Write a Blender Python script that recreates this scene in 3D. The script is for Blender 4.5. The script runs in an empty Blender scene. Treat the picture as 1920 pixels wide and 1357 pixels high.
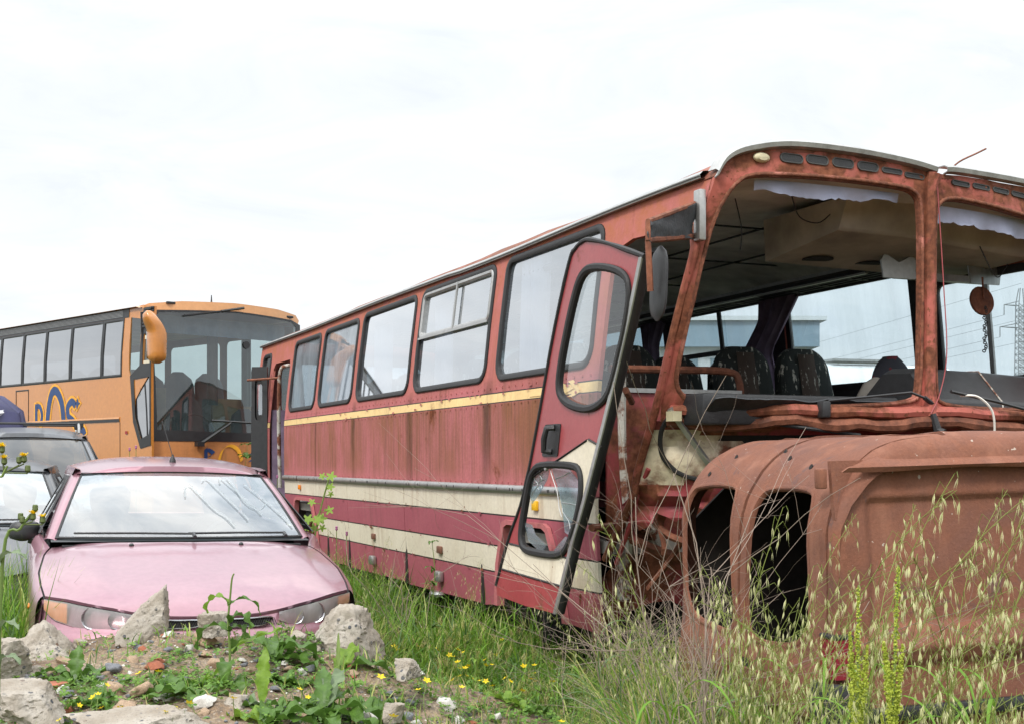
import bpy, bmesh, math, random
import numpy as np
from mathutils import Vector, Matrix, noise as mnoise
R = math.radians
random.seed(7); rng = np.random.default_rng(7)
scene = bpy.context.scene
col = scene.collection
# ---------------------------------------------------------------- camera
EYE = 1.4
cam_d = bpy.data.cameras.new('camera'); cam = bpy.data.objects.new('camera', cam_d); col.objects.link(cam)
cam.location = (0, 0, EYE); cam.rotation_euler = (R(90), 0, 0)
cam_d.lens = 45; cam_d.sensor_width = 36; cam_d.shift_y = 0.0964; cam_d.clip_start = 0.05; cam_d.clip_end = 3000
scene.camera = cam
# ---------------------------------------------------------------- node helpers
def lk(nt, a, b): nt.links.new(a, b)
def put(nt, sock, v):
    if isinstance(v, bpy.types.NodeSocket): nt.links.new(v, sock)
    elif v is not None:
        try: sock.default_value = v
        except Exception: sock.default_value = (*v, 1.0)
def math_(nt, op, a, b=0.0, c=None, clamp=False):
    n = nt.nodes.new('ShaderNodeMath'); n.operation = op; n.use_clamp = clamp
    put(nt, n.inputs[0], a); put(nt, n.inputs[1], b)
    if c is not None: put(nt, n.inputs[2], c)
    return n.outputs[0]
def mixc(nt, fac, a, b, blend='MIX'):
    n = nt.nodes.new('ShaderNodeMix'); n.data_type = 'RGBA'; n.blend_type = blend
    put(nt, n.inputs[0], fac); put(nt, n.inputs[6], a); put(nt, n.inputs[7], b)
    return n.outputs[2]
def noise(nt, vec, scale, detail=4, rough=.55, dist=0.0):
    n = nt.nodes.new('ShaderNodeTexNoise'); put(nt, n.inputs['Vector'], vec)
    n.inputs['Scale'].default_value = scale; n.inputs['Detail'].default_value = detail
    n.inputs['Roughness'].default_value = rough; n.inputs['Distortion'].default_value = dist
    return n.outputs['Fac']
def ramp(nt, fac, stops, interp='LINEAR'):
    n = nt.nodes.new('ShaderNodeValToRGB'); cr = n.color_ramp; cr.interpolation = interp
    while len(cr.elements) < len(stops): cr.elements.new(.5)
    for e, (p, c) in zip(cr.elements, stops):
        e.position = p
        e.color = (c, c, c, 1) if not hasattr(c, '__len__') else (*c, 1)
    put(nt, n.inputs[0], fac)
    return n.outputs[0]
def mapping(nt, vec, scale=(1, 1, 1), loc=(0, 0, 0), rot=(0, 0, 0)):
    n = nt.nodes.new('ShaderNodeMapping'); put(nt, n.inputs[0], vec)
    n.inputs['Scale'].default_value = scale; n.inputs['Location'].default_value = loc; n.inputs['Rotation'].default_value = rot
    return n.outputs[0]
def objco(nt): return nt.nodes.new('ShaderNodeTexCoord').outputs['Object']
def bumpn(nt, h, strength, dist=.02):
    n = nt.nodes.new('ShaderNodeBump'); n.inputs['Strength'].default_value = strength; n.inputs['Distance'].default_value = dist
    put(nt, n.inputs['Height'], h); return n.outputs[0]
# ---------------------------------------------------------------- world: Nishita sky behind a bright broken overcast
SUN_EL, SUN_AZ = R(46), R(205)      # azimuth measured clockwise from +Y: sun high, behind the camera to its left
w = bpy.data.worlds.new('World'); scene.world = w; w.use_nodes = True
nt = w.node_tree; nt.nodes.clear()
out = nt.nodes.new('ShaderNodeOutputWorld'); bg = nt.nodes.new('ShaderNodeBackground')
sky = nt.nodes.new('ShaderNodeTexSky'); sky.sky_type = 'NISHITA'; sky.sun_disc = False
sky.sun_elevation = SUN_EL; sky.sun_rotation = SUN_AZ; sky.dust_density = 3.0; sky.air_density = 1.0
d = nt.nodes.new('ShaderNodeTexCoord').outputs['Generated']
sep = nt.nodes.new('ShaderNodeSeparateXYZ'); lk(nt, d, sep.inputs[0])
zz = math_(nt, 'ADD', math_(nt, 'MAXIMUM', sep.outputs[2], 0.0), .22)
cmb = nt.nodes.new('ShaderNodeCombineXYZ')
lk(nt, math_(nt, 'DIVIDE', sep.outputs[0], zz), cmb.inputs[0]); lk(nt, math_(nt, 'DIVIDE', sep.outputs[1], zz), cmb.inputs[1])
cv = mapping(nt, cmb.outputs[0], (1, 1.3, 1), (3.1, 1.7, 0))
n1 = noise(nt, cv, .9, 9, .58, .35); n2 = noise(nt, cv, 2.2, 9, .62, .9)
thick = ramp(nt, n1, [(.26, 0.45), (.55, 1.0)])              # cloud cover
shade = ramp(nt, n2, [(.33, (.42, .50, .58)), (.45, (.78, .83, .88)), (.58, (1.10, 1.10, 1.09))])
low = ramp(nt, sep.outputs[2], [(0.0, 1.0), (.36, .9), (.62, .0)])
cloud = mixc(nt, low, shade, mixc(nt, .10, (.622, .642, .662), mixc(nt, 1.0, shade, (.6, .6, .6), 'MULTIPLY')))
skyc = mixc(nt, 1.0, sky.outputs[0], (.09, .09, .09), 'MULTIPLY')
fin = mixc(nt, math_(nt, 'MAXIMUM', thick, math_(nt, 'MULTIPLY', low, .96)), skyc, cloud)
up = ramp(nt, sep.outputs[2], [(.28, (1, 1, 1)), (.80, (1.8, 1.79, 1.76))])      # an overcast sky is brightest overhead
fin = mixc(nt, 1.0, fin, up, 'MULTIPLY')
lk(nt, fin, bg.inputs[0]); bg.inputs[1].default_value = 1.0
lk(nt, bg.outputs[0], out.inputs[0])
# ---------------------------------------------------------------- sun (hazy) and exposure
sd_ = bpy.data.lights.new('sun', 'SUN'); sun = bpy.data.objects.new('sun', sd_); col.objects.link(sun)
sd_.energy = 1.5; sd_.angle = R(12); sd_.color = (1, .96, .9)
sdir = Vector((math.sin(SUN_AZ) * math.cos(SUN_EL), math.cos(SUN_AZ) * math.cos(SUN_EL), math.sin(SUN_EL)))
sun.rotation_euler = sdir.to_track_quat('Z', 'Y').to_euler()
scene.view_settings.view_transform = 'Standard'; scene.view_settings.look = 'None'
scene.view_settings.exposure = 0.72; scene.view_settings.gamma = 1
scene.render.engine = 'CYCLES'
cy = scene.cycles
cy.max_bounces = 10; cy.transparent_max_bounces = 24; cy.transmission_bounces = 6; cy.glossy_bounces = 4; cy.diffuse_bounces = 6
cy.caustics_reflective = False; cy.caustics_refractive = False; cy.use_denoising = True
cy.sample_clamp_indirect = 6
# ---------------------------------------------------------------- materials
MATS = {}
def newmat(name):
    m = bpy.data.materials.new(name); m.use_nodes = True; MATS[name] = m
    nt = m.node_tree; b = nt.nodes['Principled BSDF']; return m, nt, b
RUST = [(.25, (.045, .02, .013)), (.45, (.14, .047, .024)), (.62, (.24, .085, .045)), (.8, (.32, .14, .08))]
def weather(name, base, base2=None, spec=.5, rust=.0, streak=0.0, stain=(.06, .045, .03), rough=.5, metal=0.0, coat=0.0, bump=.15, scale=1.0, spots=0.0, rustcol=RUST, extra=None):
    """paint that has faded unevenly, with rust breaking through, run-down dirt and small chips"""
    m, nt, b = newmat(name); co = objco(nt)
    base2 = base2 or tuple(c * .8 for c in base)
    f1 = noise(nt, co, 2.3 * scale, 7, .62, .3)
    c = mixc(nt, ramp(nt, f1, [(.33, 0.0), (.66, 1.0)]), base, base2)
    f3 = noise(nt, co, 38 * scale, 5, .6)
    c = mixc(nt, .22, c, mixc(nt, ramp(nt, f3, [(.35, 0.), (.65, 1.)]), tuple(x * .72 for x in base), tuple(min(1, x * 1.25) for x in base)))
    if streak > 0:
        s = noise(nt, mapping(nt, co, (6, 6, .35)), 2.2, 6, .65)
        s2 = noise(nt, co, .9, 3, .5)
        k = math_(nt, 'MULTIPLY', ramp(nt, s, [(.48, 0.), (.72, 1.)]), ramp(nt, s2, [(.38, 0.), (.62, 1.)]))
        c = mixc(nt, math_(nt, 'MULTIPLY', k, streak), c, stain)
    if extra: c = extra(nt, co, c)
    rcol = ramp(nt, noise(nt, co, 14 * scale, 8, .68), rustcol)
    rf = None
    if rust > 0:
        r1 = noise(nt, co, 1.7 * scale, 10, .66, .4)
        th = .72 - rust * .4
        rf = ramp(nt, r1, [(th - .035, 0.), (th + .05, 1.)])
        if spots > 0:
            r2 = ramp(nt, noise(nt, co, 22 * scale, 3, .5), [(.74 - spots * .2, 0.), (.78 - spots * .2, 1.)])
            rf = math_(nt, 'MAXIMUM', rf, r2)
        c = mixc(nt, rf, c, rcol)
    lk(nt, c, b.inputs['Base Color'])
    if rf is not None:
        put(nt, b.inputs['Roughness'], math_(nt, 'ADD', math_(nt, 'MULTIPLY', rf, .8 - rough), rough))
    else: b.inputs['Roughness'].default_value = rough
    b.inputs['Specular IOR Level'].default_value = spec; b.inputs['Metallic'].default_value = metal; b.inputs['Coat Weight'].default_value = coat; b.inputs['Coat Roughness'].default_value = .12
    h = math_(nt, 'ADD', math_(nt, 'MULTIPLY', f3, .5), noise(nt, co, 5 * scale, 3))
    lk(nt, bumpn(nt, h, bump, .015), b.inputs['Normal'])
    return m
def plain(name, c, rough=.6, metal=0.0, var=.25, scale=8, bump=.1, spec=.5, coat=0.0):
    m, nt, b = newmat(name); co = objco(nt); f = noise(nt, co, scale, 6, .6)
    lk(nt, mixc(nt, ramp(nt, f, [(.3, 0.), (.7, 1.)]), tuple(x * (1 - var) for x in c), tuple(min(1, x * (1 + var)) for x in c)), b.inputs['Base Color'])
    b.inputs['Roughness'].default_value = rough; b.inputs['Metallic'].default_value = metal
    b.inputs['Specular IOR Level'].default_value = spec; b.inputs['Coat Weight'].default_value = coat
    if bump: lk(nt, bumpn(nt, noise(nt, co, scale * 6, 4), bump, .01), b.inputs['Normal'])
    return m
def glass(name, tint=(.8, .88, .9), dust=.15, dustcol=(.55, .58, .6), ior=1.5, rough=.02, refl=1.0, smear=(1, 1, .3)):
    """thin weathered sheet glass: see-through tint, Fresnel sky reflection and a film of dust"""
    m, nt, b = newmat(name); nt.nodes.remove(b); o = nt.nodes['Material Output']; co = objco(nt)
    tr = nt.nodes.new('ShaderNodeBsdfTransparent'); tr.inputs[0].default_value = (*tint, 1)
    gl = nt.nodes.new('ShaderNodeBsdfGlossy'); gl.inputs['Roughness'].default_value = rough; gl.inputs[0].default_value = (.97, .985, 1, 1)
    df = nt.nodes.new('ShaderNodeBsdfDiffuse'); df.inputs[0].default_value = (*dustcol, 1)
    tl = nt.nodes.new('ShaderNodeBsdfTranslucent'); tl.inputs[0].default_value = (*dustcol, 1)
    dd = nt.nodes.new('ShaderNodeMixShader'); dd.inputs[0].default_value = .5; lk(nt, df.outputs[0], dd.inputs[1]); lk(nt, tl.outputs[0], dd.inputs[2])
    ge = nt.nodes.new('ShaderNodeNewGeometry'); dp = nt.nodes.new('ShaderNodeVectorMath'); dp.operation = 'DOT_PRODUCT'
    lk(nt, ge.outputs['Normal'], dp.inputs[0]); lk(nt, ge.outputs['Incoming'], dp.inputs[1])
    f0 = ((ior - 1) / (ior + 1)) ** 2 * 1.9                    # two faces of a thin sheet
    fz = math_(nt, 'ADD', f0, math_(nt, 'MULTIPLY', 1 - f0, math_(nt, 'POWER', math_(nt, 'SUBTRACT', 1.0, math_(nt, 'ABSOLUTE', dp.outputs['Value'])), 4.3)))
    dn = noise(nt, mapping(nt, co, smear), 3.2, 7, .65)
    dfac = math_(nt, 'MULTIPLY', ramp(nt, dn, [(.3, .45), (.7, 1.5)]), dust, clamp=True)
    m1 = nt.nodes.new('ShaderNodeMixShader'); put(nt, m1.inputs[0], dfac); lk(nt, tr.outputs[0], m1.inputs[1]); lk(nt, dd.outputs[0], m1.inputs[2])
    m2 = nt.nodes.new('ShaderNodeMixShader'); put(nt, m2.inputs[0], math_(nt, 'MULTIPLY', fz, refl, clamp=True))
    lk(nt, m1.outputs[0], m2.inputs[1]); lk(nt, gl.outputs[0], m2.inputs[2]); lk(nt, m2.outputs[0], o.inputs[0])
    return m
def M(n): return MATS[n]
# ---------------------------------------------------------------- mesh builder
class MB:
    def __init__(s): s.v = []; s.f = []; s.m = []; s.cur = 0
    def add(s, vs, fs):
        k = len(s.v); s.v += [tuple(p) for p in vs]; s.f += [tuple(i + k for i in f) for f in fs]; s.m += [s.cur] * len(fs)
    def box(s, x0, x1, y0, y1, z0, z1, mat=None, ch=0.0):
        if ch <= 0:
            vs = [(x, y, z) for x in (x0, x1) for y in (y0, y1) for z in (z0, z1)]
            fs = [(0, 1, 3, 2), (4, 6, 7, 5), (0, 4, 5, 1), (2, 3, 7, 6), (0, 2, 6, 4), (1, 5, 7, 3)]
        else:
            bm = bmesh.new(); bmesh.ops.create_cube(bm, size=1)
            for v in bm.verts: v.co = Vector(((x0 + x1) / 2 + v.co.x * (x1 - x0), (y0 + y1) / 2 + v.co.y * (y1 - y0), (z0 + z1) / 2 + v.co.z * (z1 - z0)))
            bmesh.ops.bevel(bm, geom=bm.edges[:], offset=ch, segments=2, affect='EDGES', profile=.5)
            bm.verts.index_update(); vs = [v.co.copy() for v in bm.verts]; fs = [[v.index for v in f.verts] for f in bm.faces]; bm.free()
        if mat is not None: vs = [mat @ Vector(p) for p in vs]
        s.add(vs, fs); return s
    def tube(s, pts, r, n=8, cap=True, closed=False):
        pts = [Vector(p) for p in pts]; N = len(pts); rs = r if hasattr(r, '__len__') else [r] * N
        vs, fs = [], []; up = None
        for i, p in enumerate(pts):
            if closed: tg = (pts[(i + 1) % N] - pts[i - 1])
            else: tg = pts[min(i + 1, N - 1)] - pts[max(i - 1, 0)]
            if tg.length < 1e-9: tg = Vector((0, 0, 1))
            tg.normalize()
            if up is None: up = Vector((0, 0, 1)) if abs(tg.z) < .9 else Vector((1, 0, 0))
            a = tg.cross(up)
            if a.length < 1e-6: a = tg.orthogonal()
            a.normalize(); b_ = a.cross(tg).normalized(); up = b_
            for k in range(n):
                an = 2 * math.pi * k / n; vs.append(p + (a * math.cos(an) + b_ * math.sin(an)) * rs[i])
        for i in range(N if closed else N - 1):
            j = (i + 1) % N
            for k in range(n): fs.append((i * n + k, i * n + (k + 1) % n, j * n + (k + 1) % n, j * n + k))
        if cap and not closed: fs += [tuple(range(n - 1, -1, -1)), tuple((N - 1) * n + k for k in range(n))]
        s.add(vs, fs); return s
    def grid(s, P, cu=False, cv=False):
        nu, nv = len(P), len(P[0]); vs = [p for row in P for p in row]; fs = []
        for i in range(nu if cu else nu - 1):
            for j in range(nv if cv else nv - 1):
                a, b_ = (i + 1) % nu, (j + 1) % nv
                fs.append((i * nv + j, a * nv + j, a * nv + b_, i * nv + b_))
        s.add(vs, fs); return s
    def lathe(s, prof, n=20, mat=None, cap=True):
        """profile of (radius, height) turned about local z"""
        vs = []; fs = []; N = len(prof)
        for r_, h in prof:
            for k in range(n):
                a = 2 * math.pi * k / n; vs.append(Vector((r_ * math.cos(a), r_ * math.sin(a), h)))
        for i in range(N - 1):
            for k in range(n): fs.append((i * n + k, i * n + (k + 1) % n, (i + 1) * n + (k + 1) % n, (i + 1) * n + k))
        if cap: fs += [tuple(range(n - 1, -1, -1)), tuple((N - 1) * n + k for k in range(n))]
        if mat is not None: vs = [mat @ p for p in vs]
        s.add(vs, fs); return s
    def panel(s, outline, holes=(), mapf=None, cu=(), cv=(), lines=(), matf=None, off=0.0):
        """flat polygon with holes, cut along grid lines, mapped to a curved surface by mapf(u, v, h)"""
        bm = bmesh.new(); es = []
        for loop in [outline, *holes]:
            vs = [bm.verts.new((p[0], p[1], 0)) for p in loop]
            for i in range(len(vs)): es.append(bm.edges.new((vs[i], vs[(i + 1) % len(vs)])))
        bmesh.ops.triangle_fill(bm, use_beauty=True, use_dissolve=False, edges=es, normal=(0, 0, 1))
        for (co_, no_) in [((c, 0, 0), (1, 0, 0)) for c in cu] + [((0, c, 0), (0, 1, 0)) for c in cv] + [((*a, 0), (*b_, 0)) for a, b_ in lines]:
            bmesh.ops.bisect_plane(bm, geom=bm.verts[:] + bm.edges[:] + bm.faces[:], plane_co=co_, plane_no=no_, dist=1e-5)
        bm.normal_update()
        bad = [f for f in bm.faces if f.normal.z < 0]
        if bad: bmesh.ops.reverse_faces(bm, faces=bad)
        bm.verts.index_update(); k = len(s.v)
        for f in bm.faces:
            s.f.append(tuple(v.index + k for v in f.verts)); c = f.calc_center_median()
            s.m.append(matf(c.x, c.y) if matf else s.cur)
        mapf = mapf or (lambda u, v, h: (u, v, h))
        s.v += [tuple(mapf(v.co.x, v.co.y, off)) for v in bm.verts]; bm.free(); return s
    def ring(s, outline, w, d, mapf, off=0.0):
        """rubber or metal profile running round a closed outline; w goes inward, d stands proud"""
        D = []
        for i, p in enumerate(outline):
            a, b_ = Vector(p[:2]), Vector(outline[(i + 1) % len(outline)][:2]); k = max(1, int((b_ - a).length / .1)); D += [a.lerp(b_, j / k) for j in range(k)]
        P = D; N = len(P)
        area = sum(P[i].x * P[(i + 1) % N].y - P[(i + 1) % N].x * P[i].y for i in range(N))
        if area < 0: P.reverse()
        prof = [(0, -d * .8), (0, d * .55), (w * .22, d), (w * .7, d), (w, d * .5), (w, -d * .8)]
        rows = []
        for i in range(N):
            a = (P[i] - P[i - 1]).normalized(); b_ = (P[(i + 1) % N] - P[i]).normalized()
            na = Vector((-a.y, a.x)); nb = Vector((-b_.y, b_.x)); nn_ = (na + nb)
            nn_ = nn_.normalized() / max(.5, nn_.normalized().dot(na)) if nn_.length > 1e-6 else na
            rows.append([mapf(P[i].x + nn_.x * q, P[i].y + nn_.y * q, off + h) for q, h in prof])
        return s.grid(rows, cu=True, cv=True)
    def build(s, name, mats, parent=None, angle=35, solid=None, soff=-1.0, sub=0, bevel=None, kind=None):
        me = bpy.data.meshes.new(name); me.from_pydata(s.v, [], s.f)
        mats = mats if isinstance(mats, (list, tuple)) else [mats]
        for m_ in mats: me.materials.append(M(m_) if isinstance(m_, str) else m_)
        if len(mats) > 1: me.polygons.foreach_set('material_index', s.m)
        me.validate(); me.update()
        if angle: me.polygons.foreach_set('use_smooth', [True] * len(me.polygons)); me.set_sharp_from_angle(angle=R(angle))
        o = bpy.data.objects.new(name, me); col.objects.link(o)
        if parent is not None: o.parent = parent
        if sub: mo = o.modifiers.new('sub', 'SUBSURF'); mo.levels = sub; mo.render_levels = sub
        if solid: mo = o.modifiers.new('solid', 'SOLIDIFY'); mo.thickness = solid; mo.offset = soff; es_ = o.modifiers.new('split', 'EDGE_SPLIT'); es_.split_angle = R(angle or 35); es_.use_edge_sharp = False
        if bevel: mo = o.modifiers.new('bev', 'BEVEL'); mo.width = bevel; mo.segments = 2; mo.limit_method = 'ANGLE'
        if kind: o['kind'] = kind
        return o
def thing(name, label, cat, loc=(0, 0, 0), rotz=0.0, group=None):
    o = bpy.data.objects.new(name, None); col.objects.link(o); o.location = loc; o.rotation_euler = (0, 0, rotz)
    o.empty_display_size = .2; return tag(o, label, cat, group)
def tag(o, label=None, cat=None, group=None, kind=None):
    if label: o['label'] = label
    if cat: o['category'] = cat
    if group: o['group'] = group
    if kind: o['kind'] = kind
    return o
def share(src, name, parent, loc=(0, 0, 0), rot=(0, 0, 0), sc=1.0):
    o = src.copy(); o.name = name; col.objects.link(o); o.parent = parent; o.location = loc; o.rotation_euler = rot
    o.scale = sc if hasattr(sc, '__len__') else (sc, sc, sc); return o
def rrect(x0, x1, y0, y1, r, n=5):
    rs = r if hasattr(r, '__len__') else [r] * 4; out = []
    for (cx, cy_, a0, rr) in ((x1 - rs[0], y0 + rs[0], -90, rs[0]), (x1 - rs[1], y1 - rs[1], 0, rs[1]), (x0 + rs[2], y1 - rs[2], 90, rs[2]), (x0 + rs[3], y0 + rs[3], 180, rs[3])):
        for k in range(n + 1): a = R(a0 + 90 * k / n); out.append((cx + rr * math.cos(a), cy_ + rr * math.sin(a)))
    return out
def smooth_loop(P, it=2):
    for _ in range(it):
        Q = []
        for i in range(len(P)):
            a, b_ = P[i], P[(i + 1) % len(P)]
            Q += [tuple(.75 * a[k] + .25 * b_[k] for k in range(len(a))), tuple(.25 * a[k] + .75 * b_[k] for k in range(len(a)))]
        P = Q
    return P
def spline(P, n=6):
    P = [Vector(p) for p in P]; out = []
    for i in range(len(P) - 1):
        p0, p1, p2, p3 = P[max(i - 1, 0)], P[i], P[i + 1], P[min(i + 2, len(P) - 1)]
        for k in range(n):
            t = k / n
            out.append(.5 * ((2 * p1) + (p2 - p0) * t + (2 * p0 - 5 * p1 + 4 * p2 - p3) * t * t + (3 * p1 - p0 - 3 * p2 + p3) * t ** 3))
    out.append(P[-1]); return out
def lerp(a, b, t): return a + (b - a) * t
def fr(a, b, n): return [a + (b - a) * i / n for i in range(n + 1)]
def fbm(x, y, z=0.0, s=1.0, o=4): return mnoise.fractal(Vector((x * s, y * s, z * s)), 1.0, 2.0, o)
# ================================================================ ground
plain('soil', (.075, .055, .035), .95, var=.5, scale=1.5, bump=.6)
m, nt, b = newmat('ground'); co = objco(nt)
c = ramp(nt, noise(nt, co, .6, 8, .65), [(.35, (.045, .038, .022)), (.5, (.075, .075, .03)), (.65, (.055, .07, .022))])
lk(nt, c, b.inputs['Base Color']); b.inputs['Roughness'].default_value = .95
lk(nt, bumpn(nt, noise(nt, co, 9, 8), .6, .05), b.inputs['Normal'])
def sst(a, b_, x): t = max(0, min(1, (x - a) / (b_ - a))); return t * t * (3 - 2 * t)
def gz(x, y): return .05 + .05 * fbm(x * .35, y * .35, 1) * sst(2, 5, math.hypot(x, y)) + .08 * sst(.0, 1.2, x) * (1 - sst(7, 9.5, y)) * 0
def mound(x, y):
    """height of the rubble heap above z = 0"""
    ridge = float(np.interp(x, [-4.5, -3.2, -2.3, -1.9, -1.3, -.9, -.6, -.25, .1, .5, .9], [.15, .38, .52, .60, .64, .63, .53, .41, .30, .12, -.1]))
    yr = 5.62 + .10 * math.sin(x * 2.1)
    if y > yr: k = 1 - sst(0, .62, y - yr)
    else: k = 1 - .115 * (yr - y)
    base = ridge * k if y > yr else ridge - .10 * (yr - y)
    return base + .05 * fbm(x * 1.6, y * 1.6, 3) + .032 * fbm(x * 5, y * 5, 7) + .014 * fbm(x * 16, y * 16, 2)
xs = sorted(set([round(v, 3) for v in list(np.arange(-9, 9.01, .3)) + list(np.geomspace(9.5, 900, 24)) + list(-np.geomspace(9.5, 900, 24))]))
ys = sorted(set([round(v, 3) for v in list(np.arange(-4, 20.01, .3)) + list(np.geomspace(21, 1500, 28)) + list(-np.geomspace(4.5, 600, 16))]))
mb = MB(); mb.grid([[(x, y, gz(x, y)) for x in xs] for y in ys]); gr = mb.build('ground', 'ground', angle=0); tag(gr, kind='structure')
for f in gr.data.polygons: f.use_smooth = True
m, nt, b = newmat('rubble_soil'); co = objco(nt)
c = ramp(nt, noise(nt, co, 2.4, 9, .68, .4), [(.34, (.135, .085, .05)), (.46, (.27, .185, .115)), (.56, (.35, .265, .18)), (.68, (.23, .20, .17))])
c = mixc(nt, ramp(nt, noise(nt, co, 60, 4, .7), [(.40, .55), (.56, 0.)]), c, (.07, .065, .062))
c = mixc(nt, ramp(nt, noise(nt, co, 85, 3, .6), [(.60, 0.), (.66, .6)]), c, (.5, .46, .4))
lk(nt, c, b.inputs['Base Color']); b.inputs['Roughness'].default_value = .95
lk(nt, bumpn(nt, math_(nt, 'ADD', noise(nt, co, 40, 6, .7), math_(nt, 'MULTIPLY', noise(nt, co, 9, 4), 2.0)), .9, .02), b.inputs['Normal'])
xs = list(np.arange(-4.6, .95, .035)); ys = list(np.arange(1.2, 6.5, .035))
mb = MB(); mb.grid([[(x, y, mound(x, y) if y < 6.46 else -.05) for x in xs] for y in ys]); mo = mb.build('rubble_mound', 'rubble_soil', angle=0); tag(mo, kind='structure')
for f in mo.data.polygons: f.use_smooth = True
# ================================================================ wrecked red bus
T0 = 5.35; BX0 = 3.22; BANG = math.atan2(.39096, .92041)
bus = thing('bus', 'long wrecked red bus with cream bands, missing windscreens and a door hanging open', 'bus',
            (BX0 * .92041 - T0 * .39096, BX0 * .39096 + T0 * .92041, 0), BANG)
def sdz(z): return float(np.interp(z, [.3, 1.1, 1.75, 1.9, 2.3, 2.75, 2.85], [.05, .005, 0, .01, .052, .11, .13]))
BW = 2.55; FW, RW = 7.36, 13.14
def smap(t, z, h): return (sdz(z) - h, t - T0, z)
def omap(t, z, h): return (BW - sdz(z) + h, t - T0, z)
def tcor(z): return float(np.interp(z, [.3, .641, .851, 1.353, 1.731, 2.2, 2.535, 2.76, 3.1], [6.75, 6.63, 6.275, 5.88, 5.653, 5.494, 5.433, 5.353, 5.35]))
def tfr(v, z):
    if v < 1.33: return 5.2 + (tcor(z) - 5.2) * (1 - v / 1.33) ** 2
    return 5.2 + .17 * ((v - 1.33) / 1.22) ** 2
def fmap(v, z, h): return (v, tfr(v, z) - h - T0, z)
def stains(nt, co, c):
    sp = nt.nodes.new('ShaderNodeSeparateXYZ'); lk(nt, co, sp.inputs[0]); y, z = sp.outputs[1], sp.outputs[2]
    st = noise(nt, mapping(nt, co, (5, 5, .5)), 3.0, 7, .7)
    wob = math_(nt, 'ADD', y, math_(nt, 'MULTIPLY', math_(nt, 'SUBTRACT', noise(nt, mapping(nt, co, (1, 1, .35)), 4, 4), .5), .22))
    below = math_(nt, 'MULTIPLY', ramp(nt, math_(nt, 'DIVIDE', z, 3.0), [(.40, .12), (.50, .8), (.585, 1.), (.60, .75), (.645, .25), (.65, 0.)]), 1.0)
    for t, wd, brown, k in ((8.02, .12, .62, .8), (9.66, .10, .48, 1.0), (11.28, .08, .34, .9), (12.66, .06, .18, .5), (7.2, .2, .5, .55)):
        dy = math_(nt, 'ABSOLUTE', math_(nt, 'SUBTRACT', wob, t - T0))
        b2 = math_(nt, 'ABSOLUTE', math_(nt, 'SUBTRACT', wob, t - T0 - brown * .55))
        km = ramp(nt, math_(nt, 'DIVIDE', b2, brown * 2), [(0.0, .9), (.15, .65), (.5, 0.)])
        c = mixc(nt, math_(nt, 'MULTIPLY', math_(nt, 'MULTIPLY', km, below), ramp(nt, st, [(.28, .2), (.6, .7 * k)])), c, (.21, .095, .052))
        kd = ramp(nt, math_(nt, 'DIVIDE', dy, wd * 2), [(0.0, 1.), (.22, .85), (.5, 0.)])
        c = mixc(nt, math_(nt, 'MULTIPLY', math_(nt, 'MULTIPLY', kd, below), ramp(nt, st, [(.24, .5), (.5, min(1, k * 1.1))])), c, (.035, .03, .022))
    top = ramp(nt, math_(nt, 'DIVIDE', z, 3.0), [(.62, 0.), (.655, .45), (.85, .7), (.92, 1.)])      # sun-bleached, rusting upper rail
    c = mixc(nt, math_(nt, 'MULTIPLY', top, ramp(nt, noise(nt, co, 6, 7, .7), [(.32, .1), (.6, .95)])), c, (.40, .145, .08))
    belt = ramp(nt, math_(nt, 'DIVIDE', z, 3.0), [(.41, 0.), (.45, .7), (.59, 1.), (.60, .2), (.62, .1)])
    c = mixc(nt, math_(nt, 'MULTIPLY', belt, ramp(nt, noise(nt, mapping(nt, co, (1, 1, .45)), 1.9, 8, .66), [(.38, 0.), (.60, .9)])), c, (.25, .11, .06))
    c = mixc(nt, math_(nt, 'MULTIPLY', belt, ramp(nt, noise(nt, mapping(nt, co, (14, 14, .5)), 2.4, 5, .7), [(.46, 0.), (.70, .7)])), c, (.11, .065, .045))
    return c
weather('bus_red', (.49, .165, .18), (.42, .145, .14), spec=.04, rust=.14, streak=.5, rough=.68, bump=.3, extra=stains)
weather('bus_red_low', (.33, .085, .11), (.38, .11, .135), spec=.25, rust=.06, streak=.35, rough=.6, bump=.25)
weather('door_red', (.30, .05, .055), (.36, .07, .075), rust=.1, streak=.15, rough=.34, coat=.25, spots=.1)
weather('bus_front_red', (.43, .115, .09), (.36, .105, .075), spec=.3, rust=.66, streak=.5, rough=.55, spots=.6, scale=1.6)
weather('flange_rust', (.46, .17, .13), (.30, .11, .07), rust=.86, streak=.4, rough=.7, spots=.6, scale=2.5, bump=.5)
weather('bus_crush_red', (.30, .045, .058), (.22, .05, .05), spec=.3, rust=.62, streak=.6, rough=.45, spots=.4, scale=1.3)
weather('bus_cream', (.74, .68, .55), (.64, .57, .44), rust=.08, streak=.55, stain=(.3, .17, .08), rough=.42, spots=.05)
weather('bus_cream_rust', (.70, .63, .47), (.58, .49, .33), rust=.58, streak=.9, stain=(.3, .12, .04), rough=.5, spots=.25)
weather('bus_yellow', (.84, .60, .26), (.74, .50, .22), rust=.05, streak=.3, rough=.45)
weather('roof_rust', (.30, .10, .07), (.22, .085, .05), rust=.75, streak=.5, rough=.7, bump=.3)
plain('pin_black', (.015, .012, .012), .6)
plain('rubber', (.014, .014, .015), .55, bump=.2, scale=20)
plain('black_plastic', (.022, .023, .025), .45, bump=.2, scale=25)
weather('alu', (.46, .46, .45), (.33, .33, .32), rust=.06, streak=.5, rough=.38, metal=.75, stain=(.1, .09, .08))
weather('rusty_steel', (.22, .08, .045), (.13, .05, .03), rust=.8, rough=.8, bump=.5)
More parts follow.
